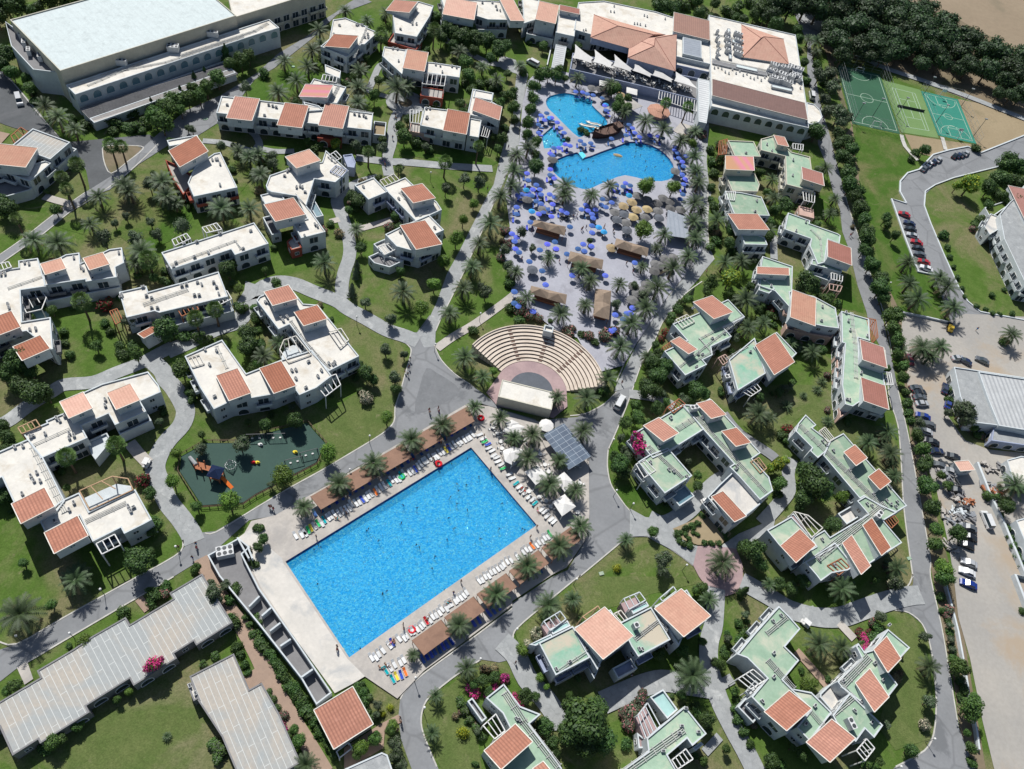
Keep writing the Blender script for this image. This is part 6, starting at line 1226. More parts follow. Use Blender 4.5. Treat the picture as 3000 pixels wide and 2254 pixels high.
b = MB(); f2 = quadmap('30:985,692 1315,778 1475,1195 1150,1145', 0); a, c_ = f2(.15, .5), f2(.85, .5); b.beam((*a, .5), (*c_, .5), .06, .9); b.beam((*a, 0), (*a, 1.1), .12); b.beam((*c_, 0), (*c_, 1.1), .12)
tag(b.build('tennis_net', 'dark_metal'), 'dark net across the middle of the tennis court', 'net')
r_, f3 = court('basketball_court', 'teal basketball court, rightmost of the three sports courts', '30:1318,787 1638,860 1800,1245 1468,1170', 'turf_teal', [[(.08, .05), (.92, .05), (.92, .95), (.08, .95), (.08, .05)], [(.08, .5), (.92, .5)], [(.36, .05), (.36, .24), (.64, .24), (.64, .05)], [(.36, .95), (.36, .76), (.64, .76), (.64, .95)]], [(.5, .5, 1.8, 0, 2*pi), (.5, .08, 6, 0, pi), (.5, .92, 6, pi, 2*pi), (.5, .24, 1.8, 0, pi), (.5, .76, 1.8, pi, 2*pi)], 16, 29)
for v, d, nm in ((.01, 1, 'far'), (.99, -1, 'near')):
    a = f3(.5, v); e = f3(.5, v+.05*d); h = empty('basketball_hoop', (*a, 0)); b = MB(); b.tube((*a, 0), (*a, 3.1), .12, .1, 6); b.beam((*a, 3.1), (*e, 3.1), .12); b.build('post', 'white_paint', h)
    b = MB(); x = (f3(.6, v+.05*d)-e).normalized()*.9; b.beam((*(e-x), 3.3), (*(e+x), 3.3), .06, 1.1); b.build('backboard', 'white_paint', h); tag(h, 'white basketball hoop at the '+nm+' end of the teal court', 'basketball hoop')
def fence(name, label, s, h, m='metal', step=3.0, rails=3, w=.07, cat='fence', closed=True):
    P = W2(s); P = P+[P[0]] if closed else P; root = empty(name, (*P[0], 0)); tag(root, label, cat); rb_ = MB(); q = MB()
    for a, d in zip(P, P[1:]):
        n = max(1, round((d-a).length/step))
        for i in range(n): p = a.lerp(d, i/n); q.beam((*p, 0), (*p, h), w)
        for k in range(rails): z = h*(k+1)/rails; rb_.beam((*a, z), (*d, z), w*.7)
    q.build('fence_posts', m, root); rb_.build('rails', m, root)
    return root
fence('court_fence', 'tall thin wire fence around the dark green soccer court', '30:580,545 968,640 1146,1168 722,1078', 5, 'metal', 3.5, 4, .06)
fence('court_fence', 'tall thin wire fence around the teal basketball court', '30:1308,780 1645,853 1808,1252 1462,1178', 4, 'metal', 3.5, 3, .05)
fence('play_fence', 'low brown timber fence around the dark green playground', '02:1560,610 1770,492 2100,490 12:0,430 445,322 612,510 530,690 0,965 02:2100,1040 1735,1065 1540,750', 1.0, 'trunk', 1.6, 2, .13)
for i, s in enumerate(('30:735,1050', '30:900,1010', '30:1110,1000', '30:1340,820', '30:1450,1060', '30:1770,1180', '30:1665,920')):
    p = W(s)[0]; h = empty('floodlight', (p.x, p.y, 0)); b = MB(); b.tube((p.x, p.y, 0), (p.x, p.y, 8), .12, .07, 6); b.build('pole', 'dark_metal', h); b = MB(); b.box((p.x, p.y, 8.1), (1.1, .4, .35)); b.build('lamp_head', 'metal', h)
    tag(h, None, 'floodlight', 'floodlights around the sports courts'); near(h, 'thin dark floodlight pole')
# ================================================================== PLAYGROUND
PG = W2('02:1568,622 1775,508 2100,508 12:0,445 440,335 598,512 518,676 0,945 02:2100,1020 1745,1045 1555,752')
sheet('playground_floor', PG, 'play_green')
def playtower(s, label):
    p = W(s)[0]; root = empty('play_tower', (p.x, p.y, 0)); x, y = p.x, p.y; tag(root, label, 'play tower')
    b = MB()
    for dx in (-1.1, 1.1):
        for dy in (-1.1, 1.1): b.beam((x+dx, y+dy, 0), (x+dx, y+dy, 3.2), .2)
    b.box((x, y, 1.5), (2.3, 2.3, .15)); b.beam((x-3.6, y+1.1, 1.5), (x-1.1, y+1.1, 1.5), 1.2, .12); b.box((x-4.4, y+1.1, 1.5), (1.8, 1.8, .15))
    for dx in (-5.2, -3.6):
        for dy in (.3, 1.9): b.beam((x+dx, y+dy, 0), (x+dx, y+dy, 3.0), .18)
    b.build('frame', 'rust_wood', root)
    b = MB(); b.face([(x-1.5, y-1.5, 3.1), (x+1.5, y-1.5, 3.1), (x, y, 4.3)]); b.face([(x+1.5, y-1.5, 3.1), (x+1.5, y+1.5, 3.1), (x, y, 4.3)]); b.face([(x+1.5, y+1.5, 3.1), (x-1.5, y+1.5, 3.1), (x, y, 4.3)]); b.face([(x-1.5, y+1.5, 3.1), (x-1.5, y-1.5, 3.1), (x, y, 4.3)]); b.build('roof', 'paint_navy', root)
    b = MB(); b.beam((x+1.1, y, 1.5), (x+4.2, y-1.5, .2), .8, .12); b.build('slide', 'towel_orange', root)
    b = MB(); b.tube((x-5.2, y+1.1, 1.6), (x-7.8, y+3.0, .4), .45, .45, 8); b.build('tunnel_slide', 'metal', root)
    b = MB()
    for k in range(10): a = k*pi/5; b.beam((x+1.5+1.7*cos(a), y+3.6+1.7*sin(a), 0), (x+1.5, y+3.6, 3.4), .06)
    for rr, zz in ((1.7, .1), (1.2, 1.0), (.7, 2.0)):
        for k in range(10): a, a2 = k*pi/5, (k+1)*pi/5; b.beam((x+1.5+rr*cos(a), y+3.6+rr*sin(a), zz), (x+1.5+rr*cos(a2), y+3.6+rr*sin(a2), zz), .05)
    b.build('rope_cone', 'metal', root)
playtower('02:1880,810', 'wooden play tower with blue roof and orange slide in the playground')
SWP = [('12:180,465', 20), ('12:330,675', 35), ('12:460,610', 35), ('12:1,470', 20)]
for s, a in SWP:
    p = W(s)[0]; a = RAD(a); root = empty('swing_set', (p.x, p.y, 0), 0); b = MB(); dx, dy = cos(a), sin(a)
    for s_ in (-1, 1):
        for t in (-1, 1): b.beam((p.x+dx*2*s_-dy*.9*t, p.y+dy*2*s_+dx*.9*t, 0), (p.x+dx*2*s_, p.y+dy*2*s_, 2.3), .12)
    b.beam((p.x-dx*2, p.y-dy*2, 2.3), (p.x+dx*2, p.y+dy*2, 2.3), .12); b.build('frame', 'dark_metal', root)
    for q in (-.8, .8):
        c_ = (p.x+dx*q, p.y+dy*q); b = MB(); b.box((*c_, .5), (.5, .35, .08), a); b.beam((c_[0]-.2, c_[1], .5), (c_[0]-.2, c_[1], 2.3), .03); b.beam((c_[0]+.2, c_[1], .5), (c_[0]+.2, c_[1], 2.3), .03); b.build('seat', 'white_paint', root)
    tag(root, None, 'swing', 'swing sets in the playground'); near(root, 'dark-framed double swing')
for s, m, l in (('12:340,590', 'towel_yellow', 'small yellow spring rider beside the swings'), ('12:15,680', 'towel_yellow', 'round yellow roundabout at the playground left part'), ('12:40,525', 'white_paint', 'white spring rider near the playground left side'), ('02:2190,680', 'towel_red', 'red-and-tan carousel seat in the playground')):
    p = W(s)[0]; b = MB(); b.tube((p.x, p.y, 0), (p.x, p.y, .45), .15, .15, 8); b.lathe([(0, .45), (.5, .45), (.6, .6), (.4, .72), (0, .75)], (p.x, p.y, 0), 12, 1.0, .7); b.box((p.x+.2, p.y, .95), (.5, .3, .4)); o = b.build('spring_rider', m); tag(o, l, 'playground ride')
# ================================================================== CANOPIES, PERGOLAS, PAVILIONS
def canopy(name, label, s, z, m, cat='canopy', ribs=0, group=None, peak=0.0, posts=True, thick=.12, pm='white_paint', sag=None):
    P = W(s, z); c = sum(P, Vector((0, 0, 0)))/len(P); root = empty(name, (c.x, c.y, 0)); tag(root, label, cat, group)
    if area([p[:2] for p in P]) < 0: P = P[::-1]
    b = MB(); n = len(P); d0 = (P[1]-P[0]).normalized(); uvf = lambda p: ((p-P[0]).dot(d0), (p-P[0]).dot(Vector((-d0.y, d0.x, 0))))
    if peak:
        t = c+Vector((0, 0, peak))
        for i in range(n): b.face([P[i], P[(i+1) % n], t])
    else: b.face(P, [uvf(p) for p in P])
    for i in range(n): a, d = P[i], P[(i+1) % n]; dz = Vector((0, 0, thick)); b.face([a-dz, d-dz, d, a])
    b.build('cover', m, root)
    if ribs:
        b = MB()
        for i in range(ribs+1): t = i/ribs; a = P[0].lerp(P[1], t); d = P[3].lerp(P[2], t); b.beam(a+Vector((0, 0, .05)), d+Vector((0, 0, .05)), .08, .06)
        b.build('rib', 'canopy_rib' if 'canopy_rib' in MATS else 'metal', root)
    if posts:
        for p in P: q = p.lerp(c, .06); o = newobj('post', MBp(z-.1, pm), root); o.location = (q.x-c.x, q.y-c.y, 0)
    return root
PM = {}
def MBp(h, m):
    k = (round(h, 1), m)
    if k not in PM: b = MB(); b.tube((0, 0, 0), (0, 0, h), .07, .07, 6); PM[k] = b.mesh('post', m)
    return PM[k]
mat('canopy_rib', (0.14, 0.085, 0.06), (0.12, 0.07, 0.05))
BR = 'brown slatted sun canopies along the big pool'
def band(a, b_, c_, d_, n, gap):
    A, B, C, D = [Vector(toks(q)[0][:2]) for q in (a, b_, c_, d_)]; out = []
    for i in range(n):
        t0, t1 = (i+gap)/n, (i+1-gap)/n; out.append(' '.join('o:%.1f,%.1f' % tuple(v) for v in (A.lerp(B, t0), A.lerp(B, t1), D.lerp(C, t1), D.lerp(C, t0))))
    return out
UP_ = band('12:455,972', '12:1840,175', '12:1900,305', '12:545,1085', 5, .05)
nmn = ['leftmost', 'second from left', 'middle', 'second from right', 'rightmost']
for i, a in enumerate(UP_): canopy('sun_canopy', 'brown slatted canopy, '+nmn[i]+' of five above the big pool', a, 2.6, 'canopy_brown', 'sun canopy', 1, BR, pm='rust_wood')
LO_ = band('13:1330,560', '22:520,1215', '22:610,1325', '13:1435,690', 5, .05)
for i, s in enumerate(LO_): canopy('sun_canopy', 'brown slatted canopy, '+nmn[i]+' of five below the big pool', s, 2.6, 'canopy_brown', 'sun canopy', 1, BR, pm='rust_wood')
WC = 'white square canopies right of the big pool'
for s in ('22:110,750 220,690 315,790 205,865', '22:370,810 450,750 535,840 455,925', '22:350,1010 455,942 552,1050 432,1135', '22:10,530 100,560 20,670 -70,600', '22:-20,310 110,360 50,450 -80,400', '12:2150,330 2210,300 22:60,330 12:2190,420', '12:2130,570 22:10,530 12:2210,690 12:2150,660'):
    o = canopy('white_canopy', None, s, 2.7, 'white_canvas', 'canopy', 0, WC, .55); near(o, 'white square canvas canopy')
canopy('solar_canopy', 'dark canopy of solar-like panels beside the promenade', '22:268,430 450,332 682,615 490,732', 3.2, 'solar', 'canopy', 0, pm='metal')
canopy('bar_roof', 'grey corrugated bar roof at the right of the blue-parasol terrace', '21:1345,150 1500,210 1535,400 1330,370', 3.2, 'sheet_grey', 'bar', 0, pm='metal')
canopy('gazebo', 'tan square gazebo roof between the lagoon pools and the hotel terrace', '20:885,862 1000,832 1130,918 1005,965', 3.2, 'deck', 'gazebo', 0, None, .5)
canopy('white_canopy', 'white canvas canopy below the hotel terrace, right of the pair', '20:990,752 1083,775 1080,825 988,800', 2.8, 'white_canvas', 'canopy', 0, WC, .2)
canopy('white_canopy', 'white canvas canopy below the hotel terrace, left of the pair', '20:755,690 850,700 850,745 755,740', 2.8, 'white_canvas', 'canopy', 0, WC, .2)
canopy('paved_platform', 'pale square platform beside the palms right of the ship', '20:1455,1060 1560,1090 1530,1205 1390,1130', .5, 'deck', 'platform', 0, posts=False, thick=.5)
p = W('20:1250,1010')[0]; b = MB(); b.lathe([(0, 3.4), (1.4, 3.1), (1.5, 3.0), (4.2, 2.5), (4.3, 2.3)], (p.x, p.y, 0), 10); o = b.build('round_kiosk', 'tile_pale'); b = MB(); b.tube((p.x, p.y, 0), (p.x, p.y, 2.4), 2.6, 2.6, 10); b.build('counter', 'wall_pink', o); tag(o, 'round terracotta-roofed kiosk right of the lagoon pools', 'kiosk')
SG = 'white shade sails over the hotel terrace'
for i, s in enumerate(('20:540,400 705,505 690,540 520,500', '20:708,445 875,545 860,580 700,535', '20:878,485 1045,600 1030,615 870,570', '20:1050,555 1218,648 1200,660 1040,610', '20:1222,595 1395,690 1385,705 1210,650', '20:1400,630 1530,685 1610,760 1400,700')):
    z = 6.4; P = W(s, z); P[0].z += .8; P[2].z -= .4; c = sum(P, Vector((0, 0, 0)))/4; root = empty('shade_sail', (c.x, c.y, 0)); b = MB(); N = 6
    def S(u, v):
        q = P[0]*(1-u)*(1-v)+P[1]*u*(1-v)+P[2]*u*v+P[3]*(1-u)*v; k = 1-.22*(1-abs(2*u-1))*0; return q.lerp(c, .28*(4*u*(1-u)*abs(2*v-1)**3+4*v*(1-v)*abs(2*u-1)**3)*.5)
    for a in range(N):
        for d in range(N): b.face([S(a/N, d/N), S((a+1)/N, d/N), S((a+1)/N, (d+1)/N), S(a/N, (d+1)/N)])
    b.build('canvas', 'white_canvas', root); tag(root, 'white shade sail, '+['leftmost', 'second from left', 'third from left', 'fourth from left', 'fifth from left', 'rightmost'][i]+' of six on the hotel terrace', 'shade sail', SG)
# restaurant tables with people's parasols on the hotel terrace
tb = MB(); tb.tube((0, 0, .70), (0, 0, .75), .55, .55, 10); tb.tube((0, 0, 0), (0, 0, .7), .05, .05, 6)
for a in range(4): t = a*pi/2+.4; tb.box((.95*cos(t), .95*sin(t), .43), (.45, .45, .06), t); tb.box((1.17*cos(t), 1.17*sin(t), .7), (.06, .45, .5), t)
tbm = tb.mesh('table_set', 'white_paint')
tdm = tbm.copy(); tdm.materials.clear(); tdm.materials.append(MATS['dark_metal'])
TR_ = random.Random(9)
def tableset(s, z=0.0, dark=False, r=1):
    p = W(s, z)[0]; o = newobj('table_set', tdm if dark else tbm); o.location = p; o.rotation_euler = (0, 0, TR_.uniform(0, 3)); tag(o, None, 'table', 'tables with chairs'); near(o, 'dark table set' if dark else 'white table set')
for i in range(34):
    t = i/33; tableset('20:%d,%d' % (530+t*640+TR_.uniform(-14, 14), 512+t*165+TR_.uniform(-2, 60)), 3.1, i % 3 == 0)
for i in range(16): t = i/15; tableset('20:%d,%d' % (1200+t*330, 700+t*75+TR_.uniform(-5, 40)), 3.1, i % 2 == 0)
for s in ('21:470,220 490,240 450,235 980,380 1000,370 910,240 1230,540 1260,520 1300,560 1340,600 1330,640 1290,650 1180,790 1200,820 1150,830 1210,660 860,480 870,510').split(): tableset(s if ':' in s else '21:'+s, 0, TR_.random() < .5)
for s in '22:240,610 280,700 310,760 140,930 230,980 290,1010 330,1060 20,690 560,700 100,480 560,1110 580,860 60,650'.split(): tableset(s if ':' in s else '22:'+s, 0)
for s in '12:2040,380 2080,430 2110,500 2120,560 2060,340 2170,640'.split(): tableset(s if ':' in s else '12:'+s, 0)
# thatched beach bars
TG = 'long thatched beach bars on the grey terrace'
for i, (s, d) in enumerate((('21:195,237 465,295 455,375 170,288', 'upper left'), ('21:900,395 1180,482 1168,555 880,468', 'right'), ('21:503,507 790,582 778,668 482,592', 'middle'), ('21:165,805 475,882 463,968 148,872', 'lower left'), ('21:722,830 858,850 838,1100 700,1062', 'lower, turned lengthwise'))):
    P = W(s, 2.9); c = sum(P, Vector((0, 0, 0)))/4; root = empty('thatched_bar', (c.x, c.y, 0)); tag(root, 'long brown thatched-roof bar, the '+d+' one of five on the terrace', 'beach bar', TG)
    if area([p[:2] for p in P]) < 0: P = [P[1], P[0], P[3], P[2]]
    L1 = (P[1]-P[0]).length > (P[2]-P[1]).length
    if not L1: P = P[1:]+P[:1]
    b = MB(); up = Vector((0, 0, 1.3))
    q0 = P[0].lerp(P[1], .25).lerp(P[3].lerp(P[2], .25), .5)+up; q1 = P[0].lerp(P[1], .75).lerp(P[3].lerp(P[2], .75), .5)+up; qm = P[0].lerp(P[1], .5).lerp(P[3].lerp(P[2], .5), .5)+up*.55
    f0, f1, f2_, f3_ = P; mf = f0.lerp(f1, .5); mb_ = f3_.lerp(f2_, .5)
    for t in ([f0, mf, q0], [mf, qm, q0], [mf, q1, qm], [mf, f1, q1], [f1, f2_, q1], [f2_, mb_, q1], [mb_, qm, q1], [mb_, q0, qm], [mb_, f3_, q0], [f3_, f0, q0]): b.face(t)
    b.build('thatch', 'thatch', root)
    b = MB(); I = [p.lerp(c, .3) for p in P]; b.prism(ccw([Vector(p[:2]) for p in I]), 0, 1.1); b.build('counter', 'rust_wood', root)
    for p in P: q = p.lerp(c, .08); o = newobj('post', MBp(2.8, 'rust_wood'), root); o.location = (q.x-c.x, q.y-c.y, 0)
# ================================================================== PIRATE SHIP AND SLIDES
p0, p1 = W('20:690,1190', .5)[0], W('20:945,1120', .5)[0]; d = (p1-p0); L = hypot(d.x, d.y); rz = atan2(d.y, d.x); c = (p0+p1)/2
ship = empty('pirate_ship', (c.x, c.y, 0), rz); tag(ship, 'dark wooden pirate ship with three masts between the two lagoon pools', 'ship')
mat('ship_wood', (0.075, 0.035, 0.03), (0.055, 0.028, 0.025), 1, 4, coord='obj'); mat('ship_deck', (0.16, 0.10, 0.08), (0.12, 0.08, 0.065), 1, 4, coord='obj')
b = MB(); n = 14; ring = []
for i in range(n+1):
    t = i/n; x = (t-.5)*L; wd = 2.3*(1-abs(2*t-1)**3.2)+.05; top = 2.2+1.3*(2*t-1)**2; ring.append((x, wd, top))
for (x0, w0, t0), (x1, w1, t1) in zip(ring, ring[1:]):
    for s in (-1, 1):
        q = [(x0, s*w0*.6, 0), (x1, s*w1*.6, 0), (x1, s*w1, t1*.6), (x0, s*w0, t0*.6)]; q2 = [(x0, s*w0, t0*.6), (x1, s*w1, t1*.6), (x1, s*w1, t1), (x0, s*w0, t0)]
        for f in (q, q2): b.face(f if s < 0 else f[::-1])
newobj('hull', b.mesh('hull', 'ship_wood'), ship)
b = MB()
for (x0, w0, t0), (x1, w1, t1) in zip(ring, ring[1:]): b.face([(x0, -w0, t0-.7), (x1, -w1, t1-.7), (x1, w1, t1-.7), (x0, w0, t0-.7)])
b.box((L*.33, 0, 2.7), (2.6, 3.0, .9)); newobj('ship_deck', b.mesh('ship_deck', 'ship_deck'), ship)
for x, h in ((-L*.25, 7), (0, 8.5), (L*.25, 6.5)):
    b = MB(); b.tube((x, 0, 1.5), (x, 0, h), .14, .08, 6); b.tube((x, -1.9, h*.72), (x, 1.9, h*.72), .07, .07, 6)
    for s in (-1, 1): b.beam((x, 0, h*.95), (x+1.2, s*2.2, 2), .04); b.beam((x, 0, h*.95), (x-1.2, s*2.2, 2), .04)
    newobj('mast', b.mesh('mast', 'ship_wood'), ship)
for i, (a, m_, e) in enumerate((('20:585,1068', '20:650,1090', '20:745,1112'), ('20:650,1045', '20:690,1070', '20:765,1088'))):
    P = [W(e, 2.6)[0], W(m_, 1.4)[0], W(a, .2)[0]]; P = [P[0], P[0].lerp(P[1], .5)+Vector((.4, .3, 0)), P[1], P[1].lerp(P[2], .5)+Vector((-.3, -.3, 0)), P[2]]; b = MB()
    for q, r in zip(P, P[1:]):
        t = (r-q).normalized(); s_ = Vector((-t.y, t.x, 0))*.55
        b.face([q-s_, r-s_, r+s_, q+s_]); b.beam(q-s_+Vector((0, 0, .1)), r-s_+Vector((0, 0, .1)), .1, .3); b.beam(q+s_+Vector((0, 0, .1)), r+s_+Vector((0, 0, .1)), .1, .3)
    o = b.build('water_slide', 'roof_white'); tag(o, 'cream water slide into the lagoon pool, the '+('longer left' if i == 0 else 'shorter right')+' one', 'water slide')
b = MB(); P = W('20:575,1320 610,1300 640,1345 612,1370', .5); b.prism(ccw([Vector(p[:2]) for p in P]), -.1, .35); o = b.build('foot_bath', 'pool_tile_pale_glints'); tag(o, 'small pale blue stepped inlet between the two lower pools', 'foot bath')
b = MB(); p = W('20:915,1340', 0)[0]; b.lathe([(0, .3), (.8, .2), (1.1, 0), (1.1, -.2)], (p.x, p.y, -.12), 14, 1.5, .7); o = b.build('pool_islet', 'thatch_yellow'); tag(o, 'small tan oval islet floating in the kidney-shaped pool', 'float')
# ================================================================== PARASOLS AND LOUNGERS
def parasol_mesh(m, r=1.35, h=2.2, k=8, th=.45, rag=0):
    b = MB(); R_ = random.Random(3)
    for i in range(k):
        a, c = 2*pi*i/k, 2*pi*(i+1)/k; ra_, rc = r*(1+rag*R_.uniform(-1, 1)*.1), r
        b.face([(ra_*cos(a), ra_*sin(a), h-th), (rc*cos(c), rc*sin(c), h-th), (.12*cos(c), .12*sin(c), h), (.12*cos(a), .12*sin(a), h)]); b.face([(ra_*cos(a), ra_*sin(a), h-th-.14), (rc*cos(c), rc*sin(c), h-th-.14), (rc*cos(c), rc*sin(c), h-th), (ra_*cos(a), ra_*sin(a), h-th)])
    b.face([(.12*cos(2*pi*i/k), .12*sin(2*pi*i/k), h) for i in range(k)])
    return b.mesh('canopy', m)
PAR = {'B': (parasol_mesh('blue_canvas', 1.0, th=.25), 'blue parasol', 'blue parasols on the grey terrace'), 'C': (parasol_mesh('sky_canvas', 1.12), 'light turquoise parasol', 'turquoise parasols'),
       'G': (parasol_mesh('thatch_grey', 1.75, 2.4, 12, .6, 1), 'grey straw parasol', 'grey straw parasols'), 'Y': (parasol_mesh('thatch_yellow', 1.75, 2.4, 12, .6, 1), 'yellow straw parasol', 'yellow straw parasols'),
       'W': (parasol_mesh('white_canvas', 1.9, 2.5, 10, .4), 'round white parasol', 'white parasols'), 'N': (parasol_mesh('stage_dark', 1.7, 2.4, 12, .5, 1), 'dark straw parasol', 'dark straw parasols')}
b = MB(); b.tube((0, 0, 0), (0, 0, 2.2), .035, .035, 6); b.tube((0, 0, 0), (0, 0, .1), .25, .22, 8); PPOLE = b.mesh('pole', 'metal')
def lounger_mesh(m, m2, flat=False):
    b = MB(); b.m = 0
    for x in (-.28, .28): b.beam((x, -.95, .28), (x, .35, .28), .05, .06); b.beam((x, .35, .28), (x, .9, .28 if flat else .62), .05, .06)
    for x in (-.26, .26):
        for y in (-.8, .5): b.beam((x, y, 0), (x, y, .28), .05)
    b.m = 1; b.box((0, -.3, .34), (.66, 1.3, .08)); e = .34 if flat else .50
    b.beam((0, .36, .34), (0, .93, .34 if flat else .68), .6, .08)
    return b.mesh('sun_lounger', [m, m2])
LM_ = {'w': (lounger_mesh('lounger_white', 'lounger_white'), 'white sun lounger', 'white sun loungers around the big pool'), 'b': (lounger_mesh('lounger_white', 'blue_canvas'), 'blue sun lounger', 'blue sun loungers on the grey terrace')}
TWM = {}
def towel(p, rz, m):
    if m not in TWM: b = MB(); b.box((0, -.3, .392), (.56, 1.2, .02)); b.beam((0, .34, .395), (0, .9, .735), .56, .02); TWM[m] = b.mesh('towel', m)
    o = newobj('towel', TWM[m]); o.location = p; o.rotation_euler = (0, 0, rz); tag(o, None, 'towel', 'towels lying on sun loungers'); near(o, m.replace('towel_', '')+' towel on a lounger')
def lounger(p, rz, k):
    me, d, g = LM_[k]; o = newobj('sun_lounger', me); o.location = (p.x, p.y, SHEETZ); o.rotation_euler = (0, 0, rz); tag(o, None, 'sun lounger', g); near(o, d); return o
SHEETZ = .2
LR = random.Random(21)
def parasol(o, k, loungers=2):
    me, d, g = PAR[k]; p = G(o, 2.0); r = empty('parasol', (p.x, p.y, SHEETZ), LR.uniform(0, 1)); part('canopy', me, r); part('pole', PPOLE, r); tag(r, None, 'parasol', g); near(r, d)
    if loungers and len(LOUNGERS) < 112:
        a = LR.choice((.25, 1.8, .3, .2, 1.75))
        for i in range(1 if LR.random() < .55 else 2):
            q = Vector((p.x, p.y, 0))+Vector((cos(a), sin(a), 0))*((i-.5)*1.7)+Vector((-sin(a), cos(a), 0))*LR.uniform(-1.2, -.4); LOUNGERS.append(lounger(q, a, 'b'))
LOUNGERS = []
PAT = {'20': dict(B='250,1000 280,1040 340,1020 250,1110 230,1150 390,1060 420,1110 450,1150 500,1180 230,1080 300,980 330,1330 360,1280 300,1290 405,1280 460,1250 500,1262 350,1345 520,775 550,795 610,800 650,815 700,825 740,840 780,850 800,915 812,955 622,1250 645,1275 1010,1080 1040,1110 1060,1150 985,1170 1130,1150 1190,1170 1260,1180 1300,1195 1100,1185 1280,860 1430,1325 1440,1370 1470,1400 1480,1440 1500,1475 1470,1510 1495,1550 1480,1595 1405,1300 930,1570 980,1585 900,1600 960,1615 1020,1605 790,1645 870,1655 330,1465 330,1515 365,1545 290,1500 130,1500 140,1560 210,1600 240,1640 110,1630 180,1640 590,1220 1410,1270 680,1240 730,1230 860,1200 1500,1350', C='810,905 125,1640 330,1020', G='690,760 760,770 810,840 350,1380 1410,1480', Y='940,820'),
 '21': dict(B='50,30 85,20 250,20 290,45 325,20 210,80 250,100 350,105 392,80 40,130 40,190 160,260 300,150 340,170 430,160 370,45 640,110 655,160 690,110 720,150 770,110 810,130 860,90 950,70 780,60 600,150 690,190 700,225 650,240 690,350 690,290 500,300 0,360 30,280 40,390 22,425 30,490 60,520 40,580 370,430 380,490 150,600 260,680 340,650 615,450 685,468 570,490 625,510 690,525 475,535 240,500 305,450 520,720 65,790 20,860 20,960 55,985 180,1030 590,1040 1040,1000 1020,1045 890,1060 990,1050 910,1140 850,1200 885,1190 960,1100 1060,610 805,670 805,720 290,800 1450,60 1475,20 1480,105 340,210 270,170 230,190 470,180 560,30 170,30 130,30', C='1012,25 750,300 795,340 172,162', G='890,172 985,262 1150,215 1262,160 1255,92 1170,62 1085,28 1362,78 1368,140 1455,150 1305,50 1395,565 1345,590 1270,630 1320,575 1355,625 1230,680 1160,800 1050,812 1080,870 1040,930 1130,850 1240,620 268,150 130,60', Y='962,118 1035,85 1075,150 1168,145 1045,212 860,480', N='965,190 905,238 990,328 1270,222 175,670'),
 '22': dict(W='295,355'), '12': dict(W='')}
for t, D in PAT.items():
    for k, s in D.items():
        for i_, q in enumerate(s.split()):
            u, v = q.split(',')
            if k == 'B' and i_ % 5 == 3: continue
            parasol(ov(int(t[0]), int(t[1]), float(u), float(v)), k, 2 if k in 'BC' else 0)
def lrow(s, n, side, k='w', skip=.1, jit=.25, tw=.2, flip=0):
    P = W2(s); a, c = P[0], P[-1]; e = (c-a).normalized(); rz = atan2(e.y, e.x)+(pi if flip else 0)
    for i in range(n):
        if LR.random() < skip: continue
        p = a.lerp(c, (i+.5)/n)+Vector((-e.y, e.x))*LR.uniform(-jit, jit)+e*LR.uniform(-.15, .15); r = rz+LR.uniform(-.1, .1)
        lounger(Vector((p.x, p.y, 0)), r, k)
        if LR.random() < tw: towel((p.x, p.y, SHEETZ), r, LR.choice(['towel_blue', 'towel_teal', 'towel_blue', 'towel_orange', 'towel_red', 'towel_green', 'towel_yellow', 'towel_blue', 'towel_pink', 'towel_white', 'towel_teal']))
lrow('12:400,1290 1120,875', 25, 1, 'w', .06, .35, .14); lrow('12:1130,865 1880,430', 28, 1, 'w', .04, .4, .22)
lrow('12:470,1130 1000,830', 9, 1, 'b', .1, .2, .1); lrow('12:1100,770 1860,330', 14, 1, 'b', .1, .3, .1)
lrow('12:1920,430 22:0,830', 14, 1, 'w', .1, .3, .3, 1); lrow('22:20,850 370,1210', 13, 1, 'w', .1, .2, .2, 1)
lrow('13:985,720 1830,130', 30, 1, 'w', .04, .3, .12); lrow('13:1900,50 22:340,1290', 24, 1, 'w', .05, .3, .14)
lrow('13:1420,720 1700,560', 8, 1, 'b', .05, .2, .3); lrow('13:1860,420 2150,230', 7, 1, 'b', .1, .2, .1); lrow('22:-10,1640 270,1590', 5, 1, 'b', .1, .2, .1)
lrow('13:1100,820 1290,700', 5, 1, 'w', .1, .2, .3); lrow('13:1160,890 1300,820', 4, 1, 'w', 0, .2, .7); lrow('12:300,1340 500,1240', 6, 1, 'w', .1, .3, .4)
